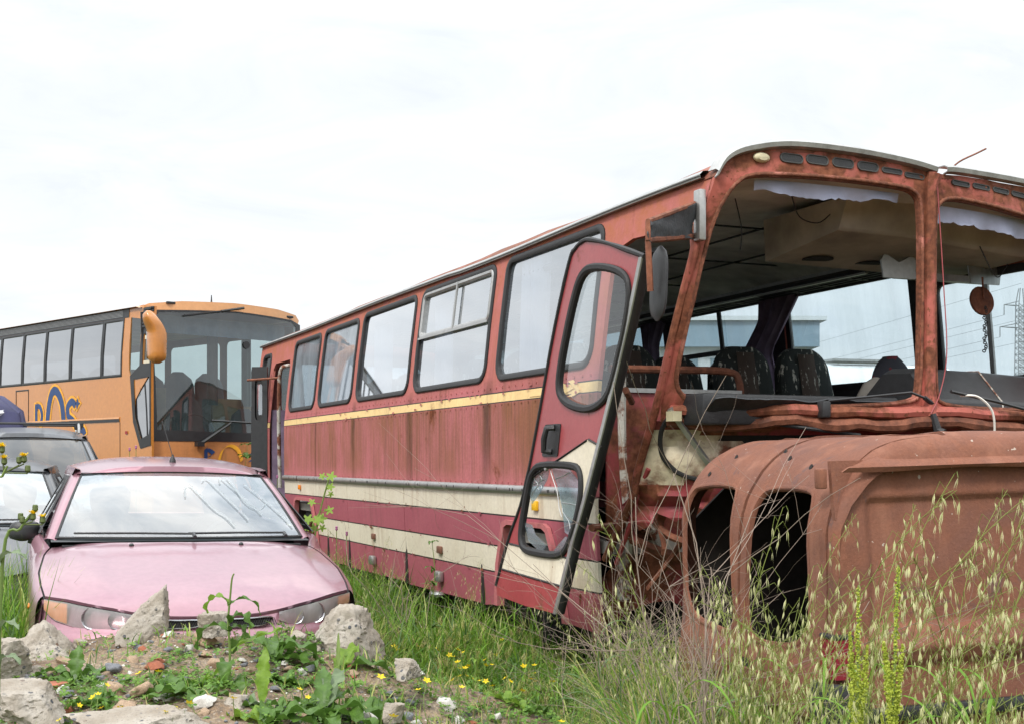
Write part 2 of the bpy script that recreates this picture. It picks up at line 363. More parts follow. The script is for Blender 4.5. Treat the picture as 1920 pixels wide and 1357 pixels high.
weather('rusty_white', (.55, .53, .48), (.4, .38, .33), rust=.55, rough=.6, bump=.4, scale=4, spots=.5)
plain('dark_under', (.012, .01, .009), .9, bump=.4); plain('floor_grey', (.30, .28, .25), .9)
plain('beige_lining', (.40, .365, .32), .85, var=.35, scale=3)
plain('ceiling_lining', (.66, .63, .58), .8, var=.35, scale=2.5)
weather('seat_fabric', (.028, .032, .030), (.018, .024, .022), streak=0, rough=.95, bump=.4, spots=.0)
weather('seat_panel', (.075, .052, .04), (.05, .036, .03), rough=.95, bump=.4)
plain('curtain_purple', (.19, .14, .21), .95, var=.3)
m, nt, b = newmat('curtain_pale'); o_ = nt.nodes['Material Output']; b.inputs['Base Color'].default_value = (.86, .80, .86, 1); b.inputs['Roughness'].default_value = .95; t_ = nt.nodes.new('ShaderNodeBsdfTranslucent'); t_.inputs[0].default_value = (.9, .85, .9, 1); ms_ = nt.nodes.new('ShaderNodeMixShader'); lk(nt, b.outputs[0], ms_.inputs[1]); lk(nt, t_.outputs[0], ms_.inputs[2]); lk(nt, ms_.outputs[0], o_.inputs[0])
plain('blind_cloth', (.42, .45, .60), .95, var=.15)
plain('vent_grey', (.06, .062, .06), .6); plain('amber', (.75, .22, .01), .25, var=.1, bump=0)
plain('amber_yellow', (.75, .42, .02), .25, var=.1, bump=0)
plain('brown_reflector', (.16, .07, .045), .5)
plain('lamp_cream', (.55, .5, .33), .35, bump=.0)
plain('tyre', (.018, .018, .018), .85, bump=.5, scale=12)
plain('rag_black', (.035, .04, .045), .55, var=.4, bump=.4)
glass('bus_glass', (.68, .80, .88), dust=.27, dustcol=(.56, .67, .78), ior=1.7, refl=2.3); glass('bus_glass_pale', (.66, .78, .86), dust=.60, dustcol=(.62, .70, .78), ior=1.5, refl=.9)  # pale sky reflection partly put into the dust colour, most in the second
glass('far_glass', (.80, .92, .97), dust=.22, dustcol=(.60, .70, .74), smear=(1.5, 1.5, .25))
glass('door_glass', (.88, .92, .92), dust=.05, ior=1.5)
# droppings on the seats
for nm in ('seat_fabric', 'seat_panel'):
    m = M(nm); nt = m.node_tree; b = nt.nodes['Principled BSDF']; co = objco(nt)
    old = b.inputs['Base Color'].links[0].from_socket
    k = ramp(nt, noise(nt, mapping(nt, co, (9, 9, 1.6)), 3.4, 5, .7), [(.585, 0.), (.63, 1.)])
    lk(nt, mixc(nt, k, old, (.5, .48, .42)), b.inputs['Base Color'])

# --- near side, above the rub rail
WIN = [(6.46, 7.90), (8.07, 9.62), (9.74, 11.25), (11.38, 12.62), (12.75, 13.89)]
wz = [(1.925, 2.755), (1.93, 2.75), (1.93, 2.74), (1.93, 2.72), (1.93, 2.71)]
wouts = [rrect(a, b_, z0, z1, (.13, .10, .10, .13)) for (a, b_), (z0, z1) in zip(WIN, wz)]
def side_mat(t, z):
    if z > 1.855: return 0
    if z > 1.847: return 3
    if z > 1.79: return 1
    if z > 1.783: return 3
    return 0
mb = MB()
outl = [(6.40, 1.2), (14.05, 1.2), (14.05, 2.46), (14.10, 2.53), (14.82, 2.53), (14.90, 2.46), (14.90, 1.2), (15.70, 1.2), (15.72, 2.79), (5.36, 2.79), (5.41, 2.62), (5.45, 2.57),
        (6.12, 2.60), (6.28, 2.57), (6.34, 2.46)]
rearwin = rrect(15.06, 15.52, 1.93, 2.68, .09)
mb.panel(outl, wouts + [rearwin], smap, cu=fr(5.6, 15.4, 14), cv=[1.783, 1.79, 1.847, 1.855, 1.5, 2.1, 2.3, 2.5, 2.65], matf=side_mat)
mb.build('side_panel', ['bus_red', 'bus_yellow', 'bus_cream', 'pin_black'], bus, solid=.025, soff=1)
for k, wo in enumerate(wouts + [rearwin]):
    g = MB().ring(wo, .043, .014, smap).build('window', 'rubber', bus)
    MB().panel([(lerp(sum(p[0] for p in wo) / len(wo), p[0], .985), lerp(sum(p[1] for p in wo) / len(wo), p[1], .985)) for p in wo], (), smap, cv=[2.1, 2.3, 2.5], off=-.012).build('pane', 'bus_glass_pale' if k in (3, 4) else 'bus_glass', g)
    if k in (1,):     # sliding quarter lights: alloy transom and upright
        f = MB()
        f.ring(rrect(WIN[1][0] + .05, WIN[1][1] - .05, 2.36, 2.705, .05), .014, .005, smap)
        f.panel([(8.12, 2.346), (9.58, 2.346), (9.58, 2.362), (8.12, 2.362)], (), smap, off=.006)
        f.panel([(8.80, 2.36), (8.825, 2.36), (8.825, 2.71), (8.80, 2.71)], (), smap, cv=[2.5], off=.007)
        f.build('slider_frame', 'alu', g, solid=.012)
# gutter, roof side rail and crease of the rub rail
mb = MB()
gp = [(.118, t - T0, 2.79 + .012 * math.sin(t * 1.3) * (1 if t < 9 else .4)) for t in fr(5.42, 15.72, 40)]
for i in range(len(gp)): pass
mb.grid([[(x - .030, y, z - .012), (x - .034, y, z + .006), (x - .016, y, z + .024), (x + .02, y, z + .028), (x + .02, y, z - .012)] for x, y, z in gp], cv=True)
mb.build('rain_gutter', 'alu', bus)
mb = MB(); mb.grid([[(x - .037, y, z - .0065), (x - .0375, y, z - .001)] for x, y, z in gp]); mb.build('gutter_groove', 'pin_black', bus)
mb = MB()
for a, b_ in ((6.40, 13.36), (13.39, 14.05)):
    mb.grid([[(.003, t - T0, 1.247), (-.016, t - T0, 1.240), (-.021, t - T0, 1.222), (-.016, t - T0, 1.196), (.003, t - T0, 1.188)] for t in fr(a, b_, 30)])
mb.build('rub_rail', 'alu', bus, angle=60)
mb = MB()
for i in range(30):
    t = random.uniform(6.45, 13.9); mb.box(-.0225, -.018, t - T0 - .004, t - T0 + .004, 1.212, 1.228)
mb.build('rail_clips', 'pin_black', bus, kind='stuff')
for ts in (8.0, 9.68, 11.31, 12.68):
    MB().panel([(ts - .03, 1.25), (ts + .004, 1.25), (ts + .004, 1.78), (ts - .03, 1.78)], (), smap, cv=[1.5], off=.0035).build('lap_seam', 'bus_red', bus, solid=.004, soff=1)
mb = MB(); rv = random.Random(21)      # rivet lines and chipped paint along the bands
for z in (1.262, 1.772, 1.885):
    for i in range(70):
        t = 6.46 + i * .108
        if t < 13.95: x_ = sdz(z); mb.box(x_ - .006, x_ + .002, t - T0 - .005, t - T0 + .005, z - .005, z + .005)
mb.build('rivets', 'bus_red', bus, kind='stuff')
for mt, zs_, n_ in (('bus_red', (1.79, 1.848), 34), ('rusty_steel', (1.045, .838, .66), 46), ('bus_red_low', (1.046, .84, .66), 30)):
    mb = MB()
    for i in range(n_):
        t = rv.uniform(6.5, 13.9); z = rv.choice(zs_) + rv.gauss(0, .008)
        if abs(t - FW) < .62 and z < 1.06 or abs(t - RW) < .62 and z < 1.06: continue
        w_, h_ = rv.uniform(.008, .035), rv.uniform(.004, .013); mb.panel([(t + w_ * math.cos(a) * rv.uniform(.6, 1.2), z + h_ * math.sin(a) * rv.uniform(.6, 1.2)) for a in fr(0, 6.28, 8)[:-1]], (), smap, off=.009)
    mb.build('paint_chips', mt, bus, kind='stuff')
# --- lower flaps below the rub rail, each its own panel with a dark joint
def low_mat(t, z):
    for lo, hi, k in ((1.050, 9, 0), (1.040, 1.050, 3), (.842, 1.040, 1), (.832, .842, 3), (.664, .832, 0), (.654, .664, 3)):
        if lo <= z < hi: return k
    return 1
CVL = [1.05, 1.04, .842, .832, .664, .654]
def arch(c, r, top): return [(c + r * 1.12, .44), (c + r, .72), (c + r * .72, top - .02), (c + r * .6, top), (c - r * .6, top), (c - r * .72, top - .02), (c - r, .72), (c - r * 1.12, .44)]
FW, RW = 7.36, 13.14
for (a, b_) in ((6.40, 8.165), (8.175, 9.825), (9.837, 11.50), (11.512, 12.262), (12.274, 14.04), (14.92, 15.70)):
    o2 = [(a, .41), (a, 1.19)][::-1]
    bot = []
    for c in (FW, RW):
        if a < c < b_: bot = [p for p in arch(c, .50, 1.02)][::-1]
    o2 = [(a, 1.19), (a, .42 + .01 * random.random())] + [(t, z) for t, z in bot] + [(b_, .41 + .015 * random.random()), (b_, 1.19)]
    k = random.uniform(-.004, .006)
    MB().panel(o2, (), lambda t, z, h: smap(t, z, h + k), cv=CVL + [.55], matf=low_mat, cu=fr(a + .2, b_ - .2, 4)).build('lower_flap', ['bus_cream', 'bus_red_low', 'bus_red', 'pin_black'], bus, solid=.02, soff=1)
    mb = MB(); mb.box(.03, .05, b_ - T0 - .02, b_ - T0 + .03, .42, 1.19); mb.build('flap_joint', 'pin_black', bus)
mb = MB(); mb.box(.055, .075, 6.9 - T0, 14.0 - T0, 1.03, 1.2)
mb.build('flap_backing', 'dark_under', bus)
for c in (FW, RW):       # wheel-arch lips and wells
    A = arch(c, .50, 1.02); mb = MB()
    mb.grid([[smap(t, z, .004), smap(t, z, .03), smap(c + (t - c) * .90, z - .03 * (z > .8), .03), smap(c + (t - c) * .89, z - .035 * (z > .8), -.02)] for t, z in A])
    mb.build('wheel_arch', 'bus_red', bus)
    mb = MB(); mb.box(.15, .55, c - .62 - T0, c + .62 - T0, 1.06, 1.1); mb.box(.5, .55, c - .62 - T0, c + .62 - T0, .3, 1.08)
    mb.build('wheel_well', 'dark_under', bus)
for (t, z, m_, w_, h_) in ((13.306, 1.125, 'amber', .05, .05), (7.205, 1.125, 'amber_yellow', .07, .06), (10.69, .747, 'brown_reflector', .075, .05), (9.0, .739, 'brown_reflector', .085, .055)):
    mb = MB(); mb.box(sdz(z) - .022, sdz(z), t - T0 - w_ / 2, t - T0 + w_ / 2, z - h_ / 2, z + h_ / 2, ch=.006); mb.build('side_marker', m_, bus)
for t in (10.71, 9.01):
    mb = MB(); mb.box(sdz(.54) - .05, sdz(.54), t - T0 - .05, t - T0 + .05, .50, .58, ch=.015); mb.build('flap_latch', 'alu', bus)
mb = MB(); mb.lathe([(.0, -.02), (.09, -.02), (.1, 0), (.08, .02), (0, .02)], 14, Matrix.Translation((.02, 9.07 - T0, .405)) @ Matrix.Diagonal((.5, 1.1, .8, 1)), cap=False); mb.build('step_plate', 'alu', bus)
# --- wheels
def wheel_mesh(name, rad, wid, parent, loc, rimmat='rusty_steel'):
    t = MB(); t.lathe([(rad * .60, -wid / 2), (rad * .9, -wid / 2), (rad * .985, -wid * .36), (rad, -wid * .1), (rad, wid * .1), (rad * .985, wid * .36), (rad * .9, wid / 2), (rad * .60, wid / 2)], 36, Matrix.Rotation(R(90), 4, 'Y'), cap=False)
    for i in range(36):     # tread blocks
        a = 2 * math.pi * i / 36
        for s_ in (-1, 0, 1):
            mt = Matrix.Rotation(a + s_ * .05, 4, 'X') @ Matrix.Translation((s_ * wid * .28, 0, rad))
            t.box(-wid * .11, wid * .11, -rad * .055, rad * .055, -.01, .012, mt)
    o = t.build('wheel', 'tyre', parent); o.location = loc
    r_ = MB(); r_.lathe([(0, -wid * .15), (rad * .2, -wid * .22), (rad * .25, -wid * .1), (rad * .45, -wid * .02), (rad * .55, -wid * .42), (rad * .61, -wid * .46)], 28, Matrix.Rotation(R(90), 4, 'Y'), cap=False)
    r_.build('rim', rimmat, o); return o
for c in (FW, RW):
    for x in (.22, BW - .22):
        wo_ = wheel_mesh('wheel', .47, .26, bus, (x, c - T0, .52))
        if c == FW: wo_.rotation_euler = (0, 0, R(-27)); wo_.location.x += .06 if x < 1 else -.1
# --- far side
FWIN = [(5.62, 6.50), (6.66, 8.10), (8.26, 9.72), (9.88, 11.3), (11.46, 12.9), (13.06, 14.6)]
fouts = [rrect(a, b_, 1.9 if k else 1.86, 2.72 if k else 2.56, .1) for k, (a, b_) in enumerate(FWIN)]
MB().panel([(5.36, .42), (15.7, .42), (15.7, 2.79), (5.36, 2.79)], fouts, omap, cu=fr(5.6, 15.4, 10), cv=[1.2, 1.9, 2.3, 2.6]).build('far_side_panel', 'bus_red', bus, solid=.03)
for k, wo in enumerate(fouts):
    g = MB().ring(wo, .05, .02, omap).build('far_window', 'rubber', bus)
    MB().panel([(lerp(sum(p[0] for p in wo) / len(wo), p[0], .985), lerp(sum(p[1] for p in wo) / len(wo), p[1], .985)) for p in wo], (), omap, cv=[2.1, 2.3, 2.5], off=-.004).build('pane', 'far_glass', g)
    if k in (2, 4):
        f = MB(); a, b_ = FWIN[k]
        f.panel([(a + .04, 2.27), (b_ - .04, 2.27), (b_ - .04, 2.31), (a + .04, 2.31)], (), omap, off=-.012); f.panel([((a + b_) / 2 - .025, 2.3), ((a + b_) / 2 + .025, 2.3), ((a + b_) / 2 + .025, 2.7), ((a + b_) / 2 - .025, 2.7)], (), omap, cv=[2.5], off=-.013)
        f.build('slider_frame', 'rubber', g, solid=.014)
    if k == 0:
        f = MB(); f.panel([(6.0, 1.88), (6.035, 1.88), (6.035, 2.54), (6.0, 2.54)], (), omap, cv=[2.2], off=-.012); f.build('slider_frame', 'alu', g, solid=.014)
# inner dark lining of the far window pillars
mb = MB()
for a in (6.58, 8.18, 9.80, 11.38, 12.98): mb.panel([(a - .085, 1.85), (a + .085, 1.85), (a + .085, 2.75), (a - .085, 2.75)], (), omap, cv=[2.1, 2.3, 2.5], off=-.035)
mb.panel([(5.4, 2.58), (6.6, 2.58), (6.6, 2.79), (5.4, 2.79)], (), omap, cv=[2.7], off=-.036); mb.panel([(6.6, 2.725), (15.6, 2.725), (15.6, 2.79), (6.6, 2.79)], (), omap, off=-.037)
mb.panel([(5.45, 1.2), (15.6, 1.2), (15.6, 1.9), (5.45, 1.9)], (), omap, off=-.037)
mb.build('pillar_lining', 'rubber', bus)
# --- rear wall
rw = [rrect(.35, 1.2, 1.95, 2.6, .12), rrect(1.35, 2.2, 1.95, 2.6, .12)]
MB().panel([(.04, .45), (BW - .04, .45), (BW - .02, 1.9), (BW - .12, 2.75), (BW - .3, 2.86), (.3, 2.86), (.12, 2.75), (.02, 1.9)], rw, lambda v, z, h: (v, 15.70 - T0 + h, z)).build('rear_panel', 'bus_red', bus, solid=.03)
for wo in rw:
    MB().panel(wo, (), lambda v, z, h: (v, 15.695 - T0, z)).build('rear_pane', 'far_glass', bus)
# --- roof skin with its buckled front and the ceiling under it
VIS = [(.111, 2.778), (.164, 2.858), (.272, 2.908), (.496, 2.942), (.85, 2.932), (1.169, 2.904), (1.338, 2.878), (1.40, 2.872), (1.515, 2.876), (1.99, 2.867), (2.25, 2.84), (2.38, 2.80), (2.43, 2.76)]
def crown(v): s = abs((v - 1.275) / 1.165); return 2.795 + .165 * (1 - min(1, s) ** 6)
vs_ = [.11, .125, .15, .19, .25, .33, .45, .6, .8, 1.0, 1.17, 1.275, 1.34, 1.42, 1.52, 1.7, 1.9, 2.1, 2.25, 2.35, 2.40, 2.43, 2.44]
def roofz(v, q, t):
    k = max(0, 1 - q / .9); k = k * k * (3 - 2 * k); z = lerp(crown(v), float(np.interp(v, [p[0] for p in VIS], [p[1] for p in VIS])), k)
    return z + .012 * fbm(v * 2, t * 1.3, 5) * (1 if .2 < v < 2.3 else .2)
rows = []
for q in [0, .04, .1, .2, .32, .46, .62, .8, 1.0] + fr(1.4, 10.2, 22):
    rows.append([(v, lerp(tfr(v, 2.9), 5.36, min(1, q / 1.2)) + q - T0, roofz(v, q, q)) for v in vs_])
mb = MB(); mb.grid(rows); mb.build('roof', 'roof_rust', bus, angle=60, solid=.02, soff=1)
mb = MB(); mb.grid([[(lerp(1.275, x, .985), y + .07, z - .075 - .03 * (abs(x - 1.275) < 1)) for x, y, z in r_] for r_ in rows]); mb.build('ceiling', 'ceiling_lining', bus, angle=60)
mb = MB()
for x in (.7, 1.27, 1.85):
    mb.box(x - .006, x + .006, 6.4 - T0, 15.5 - T0, 2.818, 2.828)
for y in fr(6.6, 15, 7): mb.box(.25, 2.3, y - T0 - .008, y - T0 + .008, 2.808, 2.817)
mb.build('ceiling_batten', 'rubber', bus)
# --- front frame: the two windscreen openings in one bent skin
WS1 = [(.229, 2.746), (.273, 2.781), (.383, 2.797), (.729, 2.799), (1.103, 2.785), (1.219, 2.770), (1.258, 2.702), (1.259, 2.225), (1.250, 1.758), (1.211, 1.702), (.771, 1.676), (.374, 1.681), (.166, 1.687), (.104, 1.717), (.060, 1.783), (.058, 1.862), (.078, 2.197), (.142, 2.581), (.190, 2.694)]
WS2 = [(1.392, 1.690), (1.362, 1.751), (1.355, 2.23), (1.357, 2.668), (1.392, 2.731), (1.479, 2.752), (1.704, 2.739), (1.99, 2.71), (2.25, 2.68), (2.36, 2.6), (2.42, 2.2), (2.46, 1.8), (2.42, 1.70), (1.9, 1.675)]
WS1, WS2 = smooth_loop(WS1, 2), smooth_loop(WS2, 2)
FO = [(.028, 1.60), (.4, 1.575), (.8, 1.56), (1.33, 1.57), (1.9, 1.57), (2.55, 1.58), (2.55, 1.75), (2.52, 2.3), (2.45, 2.75)] + VIS[::-1] + [(.068, 2.535), (.036, 2.2), (.0, 1.731)]
mb = MB(); mb.panel(FO, [WS1, WS2], lambda v, z, h: (v, tfr(v, z) - T0 - h + .010 * fbm(v * 6, z * 6, 2), z), cu=fr(.1, 2.5, 24), cv=fr(1.62, 2.9, 16))
mb.build('front_frame', 'bus_front_red', bus, solid=.03, soff=-1)
def inner_roll(loop):      # rusted inward flange of a windscreen opening
    mb = MB(); mb.ring(loop, -.018, .010, fmap, 0); mb.ring(loop, .005, .016, lambda v, z, h: fmap(v, z, h - .018)); return mb
for lp in (WS1, WS2): inner_roll(lp).build('windscreen_flange', 'flange_rust', bus, angle=50)
# alloy edge of the roof visor in two bent lengths
for seg, dz in ((VIS[:7], 0), (VIS[7:], .012)):
    P = spline([(v, tfr(v, z) - T0, z + dz) for v, z in seg], 5); mb = MB()
    mb.grid([[(x, y - .004, z - .012), (x, y - .035, z - .004), (x, y - .040, z + .018), (x, y - .01, z + .034), (x, y + .06, z + .036)] for x, y, z in P]); mb.build('visor_trim', 'alu', bus, angle=60, solid=.006)
# destination vents and clearance lamps in the visor
VN = [(.507, 2.885), (.646, 2.886), (.789, 2.880), (.934, 2.873), (1.077, 2.862), (1.215, 2.848), (1.52, 2.835), (1.665, 2.832), (1.81, 2.826), (1.955, 2.82), (2.1, 2.81)]
for i, (v, z) in enumerate(VN):
    hh = .024 if i < 4 else .015; lp = rrect(v - .062, v + .062, z - hh, z + hh, hh * .95, 4); lp = [(a, b_ - (a - v) * .06) for a, b_ in lp]
    g = MB().ring(lp, .007, .007, fmap).build('visor_vent', 'vent_grey', bus)
    MB().panel(lp, (), fmap, off=.003).build('vent_mesh', 'black_plastic', g)
mb = MB(); mb.lathe([(0, .022), (.03, .02), (.044, .01), (.046, 0)], 18, Matrix.Translation((.345, tfr(.345, 2.878) - T0 - .004, 2.878)) @ Matrix.Rotation(R(90), 4, 'X') @ Matrix.Diagonal((1, .55, 1, 1)), cap=False); mb.build('clearance_lamp', 'lamp_cream', bus)
# centre post: rounded rust-streaked bar standing proud of the skin
mb = MB(); mb.tube([fmap(v, z, .012) for v, z in ((1.30, 1.63), (1.303, 1.8), (1.306, 2.2), (1.308, 2.6), (1.312, 2.80), (1.33, 2.86))], [.046, .03, .027, .027, .032, .045], 10); mb.build('centre_post', 'bus_front_red', bus)
# door jamb at the bent near corner
mb = MB(); mb.tube(spline([(sdz(z) - .012, t - T0, z) for t, z in ((5.40, 2.62), (5.44, 2.50), (5.43, 2.42), (5.50, 2.2), (5.57, 1.98), (5.65, 1.74), (5.74, 1.58), (5.88, 1.35), (5.93, 1.22), (6.06, 1.08), (6.28, .86))], 5), .022, 8); mb.build('door_jamb', 'bus_front_red', bus)
mb = MB(); mb.tube(spline([(.03, t - T0, z) for t, z in ((5.84, 1.36), (5.97, 1.2), (6.0, 1.12), (6.2, .84))], 5), .014, 6); mb.build('jamb_trim', 'door_red', bus)
# crushed lower front
def low_front(v, z):
    k = 1 + 2.2 * sst(1.34, 1.22, z) if z < 1.34 else 1
    t = tfr(v, z) + k * (.05 * fbm(v * 3.1, z * 4.2, 1) + .035 * abs(fbm(v * 7, z * 5, 4))) + .10 * sst(1.3, 1.0, z) * 0
    if z < 1.62: t += .10 * math.exp(-((z - 1.5) / .05) ** 2) * min(1, v / .4)
    return (v + .02 * fbm(v * 5, z * 5, 9), t - T0, z)
def lfm(v, z): return 1 if (1.28 + .05 * v < z < 1.575 - .25 * max(0, v - .1) ** 1.0 and v < .46) else (2 if 1.46 < z < 1.53 and v > .18 else 0)
mb = MB(); mb.panel([(-.005, 1.02), (.03, 1.10), (.07, 1.03), (.12, 1.13), (.19, 1.08), (.26, 1.16), (.4, 1.10), (.6, 1.16), (1.3, 1.1), (2.5, 1.1), (2.5, 1.585), (1.33, 1.575), (.8, 1.565), (.4, 1.58), (.0, 1.605), (-.01, 1.35), (0, 1.2)], (), lambda v, z, h: low_front(v, z), cu=fr(.04, 2.4, 50), cv=fr(.82, 1.56, 26), matf=lfm)
mb.build('crushed_front', ['bus_crush_red', 'bus_cream_rust', 'dark_under'], bus, angle=25, solid=.012)
# torn bumper corner
mb = MB()
P = [(6.64, .60), (6.42, .80), (6.25, .86), (6.05, .78), (5.85, .74), (5.62, .80)]
rows = []
for i, (t, z) in enumerate(spline([(0, a, b_) for a, b_ in P], 5)[:] and [(p.y, p.z) for p in spline([(0, a, b_) for a, b_ in P], 5)]):
    vv = .02 + .028 * i; rows.append([(vv + .02 * k, t - T0 + .06 * fbm(i * .35, k * .5, 3), z + .03 - .055 * k + .03 * fbm(i * .5, k * .7, 6)) for k in range(6)])
mb.grid(rows); mb.build('bumper_corner', 'bus_crush_red', bus, angle=30, solid=.012)
for k, (a, b_, c_, r_) in enumerate((((.12, 6.2, 1.22), (.2, 5.9, 1.0), (.45, 5.75, .95), .02), ((.3, 5.8, 1.2), (.28, 5.95, .95), (.2, 6.15, .7), .016), ((.1, 6.3, 1.0), (.35, 6.1, .88), (.6, 5.9, .9), .028), ((.45, 5.7, 1.15), (.5, 5.8, .9), (.4, 6.0, .66), .014))):     # bent ribs behind the torn skin
    mb = MB(); mb.tube(spline([(p[0], p[1] - T0, p[2]) for p in (a, b_, c_)], 5), r_, 6); mb.build('bent_rib', 'rusty_steel', bus)
for k in range(5):     # curled strips of torn sheet
    v = .05 + .09 * k; mb = MB(); rows = [[(v + w_ + .02 * q, tfr(v, 1.1) - T0 - .02 + .10 * q + .05 * math.sin(q * 4 + k), 1.12 - .17 * q * (1 + .4 * math.sin(k * 2.2)) + .01 * math.sin(w_ * 60 + k)) for w_ in (0, .018 + .012 * (k % 2), .05 - .03 * q)] for q in fr(0, 1, 7)]; mb.grid(rows); mb.build('torn_strip', 'rusty_steel' if k % 2 else 'bus_crush_red', bus, solid=.004, angle=20)
# sill lip and crumpled rail under the windscreens
for z0, amp, mt, r_ in ((1.645, .012, 'bus_front_red', .030), (1.585, .026, 'rusty_steel', .034)):
    mb = MB(); mb.tube([(v, tfr(v, z0) - T0 - .02 + amp * fbm(v * 4, 1, z0 * 7), z0 + amp * 1.2 * fbm(v * 3, 4, z0)) for v in fr(.05, 2.5, 50)], [r_ * (1 + .3 * fbm(i * .3, 2)) for i in range(51)], 8); mb.build('sill_rail', mt, bus)
# --- floor, chassis, inner step well
mb = MB(); mb.box(.06, BW - .06, 6.35 - T0, 15.65 - T0, .88, .95); mb.box(.9, BW - .06, 5.5 - T0, 6.35 - T0, .88, .95); mb.build('floor', 'floor_grey', bus)
mb = MB()
for x in (.8, 1.7): mb.box(x, x + .1, 6.3 - T0, 15.4 - T0, .55, .75)
mb.box(.35, 2.2, FW - T0 - .06, FW - T0 + .06, .5, .62); mb.box(.35, 2.2, RW - T0 - .08, RW - T0 + .08, .5, .66)
mb.box(.85, .9, 6.4 - T0, 15.6 - T0, .3, .9); mb.build('chassis', 'dark_under', bus)
mb = MB(); mb.box(.12, .9, 6.72 - T0, 6.76 - T0, .45, 1.0); mb.box(.1, .95, 6.0 - T0, 6.75 - T0, .42, .46); mb.box(.5, .95, 6.0 - T0, 6.75 - T0, .46, .68); mb.box(.93, .97, 5.6 - T0, 6.75 - T0, .42, .96); mb.build('step_well', 'dark_under', bus)
# modesty partition with its rail
mb = MB(); mb.box(.10, .98, 6.44 - T0, 6.47 - T0, .95, 1.80, ch=.01); mb.build('partition', 'bus_crush_red', bus)
mb = MB(); mb.box(.10, .985, 6.425 - T0, 6.485 - T0, 1.79, 1.815); mb.build('partition_trim', 'alu', bus)
mb = MB(); mb.tube(spline([(.12, 6.45 - T0, 1.92), (.5, 6.45 - T0, 1.925), (.9, 6.45 - T0, 1.925), (.98, 6.45 - T0, 1.87), (.99, 6.45 - T0, 1.75)], 5), .022, 8); mb.build('partition_rail', 'rusty_steel', bus)
mb = MB(); mb.tube(spline([(.12, 6.30 - T0, 1.95), (.11, 6.28 - T0, 1.5), (.12, 6.25 - T0, 1.15), (.15, 6.27 - T0, .95), (.22, 6.4 - T0, .72)], 5), .024, 8); mb.build('grab_pole', 'rusty_white', bus)
mb = MB(); mb.box(.15, .2, 6.36 - T0, 6.42 - T0, .62, 1.12); mb.tube(spline([(.1, 6.3 - T0, 1.08), (.3, 6.35 - T0, 1.02), (.4, 6.4 - T0, .9), (.25, 6.42 - T0, .8)], 5), .05, 8); mb.build('door_mechanism', 'rusty_white', bus)
# --- seats
def seat_meshes():
    def back(w0, w1, d0, h0, h1, y0, mat, nm):
        mb = MB(); rows = []
        for q in (0, .15, .3, .45, .6, .72, .80, .86, .90, .935, .96, .98, .993, 1.0):
            z = lerp(h0, h1, q); ww = lerp(w0, w1, max(0, q - .55) / .45) * (1 if q < .86 else math.sqrt(max(.02, 1 - ((q - .86) / .16) ** 2)))
            y = y0 + .16 * q
            dd = d0 * (1 if q < .9 else .75)
            rows.append([(ww * math.cos(a) * (abs(math.cos(a)) ** -.55 if abs(math.cos(a)) > .02 else 1), y + dd * math.sin(a) * (abs(math.sin(a)) ** -.5 if abs(math.sin(a)) > .02 else 1), z) for a in [2 * math.pi * k / 18 + .01 for k in range(18)]])
        mb.grid(rows, cv=True); mb.add(rows[-1], [tuple(range(18))])
        return mb
    a = back(.235, .19, .062, .38, 1.2, .22, 0, 0)
    a.box(-.22, .22, -.22, .24, .34, .48, ch=.045)
    p = MB(); p.grid([[(x * lerp(1, .8, q), .22 + .16 * q - .071 - .012 * math.cos(x * 20), lerp(.5, 1.16, q)) for x in fr(-.085, .085, 6)] for q in fr(0, 1, 10)])
    return a, p
a, p = seat_meshes()
s0 = a.build('seat', 'seat_fabric', bus); s0p = p.build('seat_cover', 'seat_panel', s0)
s0.location = (1.60, 7.02 - T0, .97)
spots = [(2.10, 7.02)] + [(x, 7.22) for x in (.42, .86)] + [(x, y) for y in fr(7.92, 14.4, 8) for x in (.42, .86, 1.62, 2.1)]
for x, y in spots:
    if 12.7 < y < 15 and x < 1: continue
    c = share(s0, 'seat', bus, (x, y - T0, .97), (0, 0, random.uniform(-.06, .06))); share(s0p, 'seat_cover', c)
dsf = MB()
for i in range(9):
    pass
mb = MB(); rows = []
for q in (0, .15, .3, .45, .6, .72, .80, .86, .90, .935, .96, .98, .993, 1.0):
    ww = .21 * math.sqrt(max(.03, 1 - (q * 1.0) ** 3.5)); rows.append([(2.0 + ww * math.cos(k / 16 * 2 * math.pi), 6.22 - T0 + .06 * math.sin(k / 16 * 2 * math.pi) + .12 * q, lerp(1.35, 2.04, q)) for k in range(16)])
mb.grid(rows, cv=True); mb.add(rows[-1], [tuple(range(16))])
m, nt, b = newmat('driver_fabric'); co = objco(nt); vo = nt.nodes.new('ShaderNodeTexVoronoi'); vo.inputs['Scale'].default_value = 22; lk(nt, co, vo.inputs['Vector'])
sv = nt.nodes.new('ShaderNodeSeparateColor'); lk(nt, vo.outputs['Color'], sv.inputs[0])
lk(nt, mixc(nt, ramp(nt, sv.outputs[0], [(.72, 0.), (.74, 1.)]), (.045, .047, .06), (.16, .03, .04)), b.inputs['Base Color']); b.inputs['Roughness'].default_value = .95
mb.build('driver_seat', 'driver_fabric', bus)
mb = MB(); mb.lathe([(0.0, .0), (.14, .02), (.16, .12), (.09, .24), (.02, .28)], 16, Matrix.Translation((1.78, 6.2 - T0, 1.62)) @ Matrix.Diagonal((1, .5, 1, 1))); mb.build('driver_arm_pad', 'beige_lining', bus)
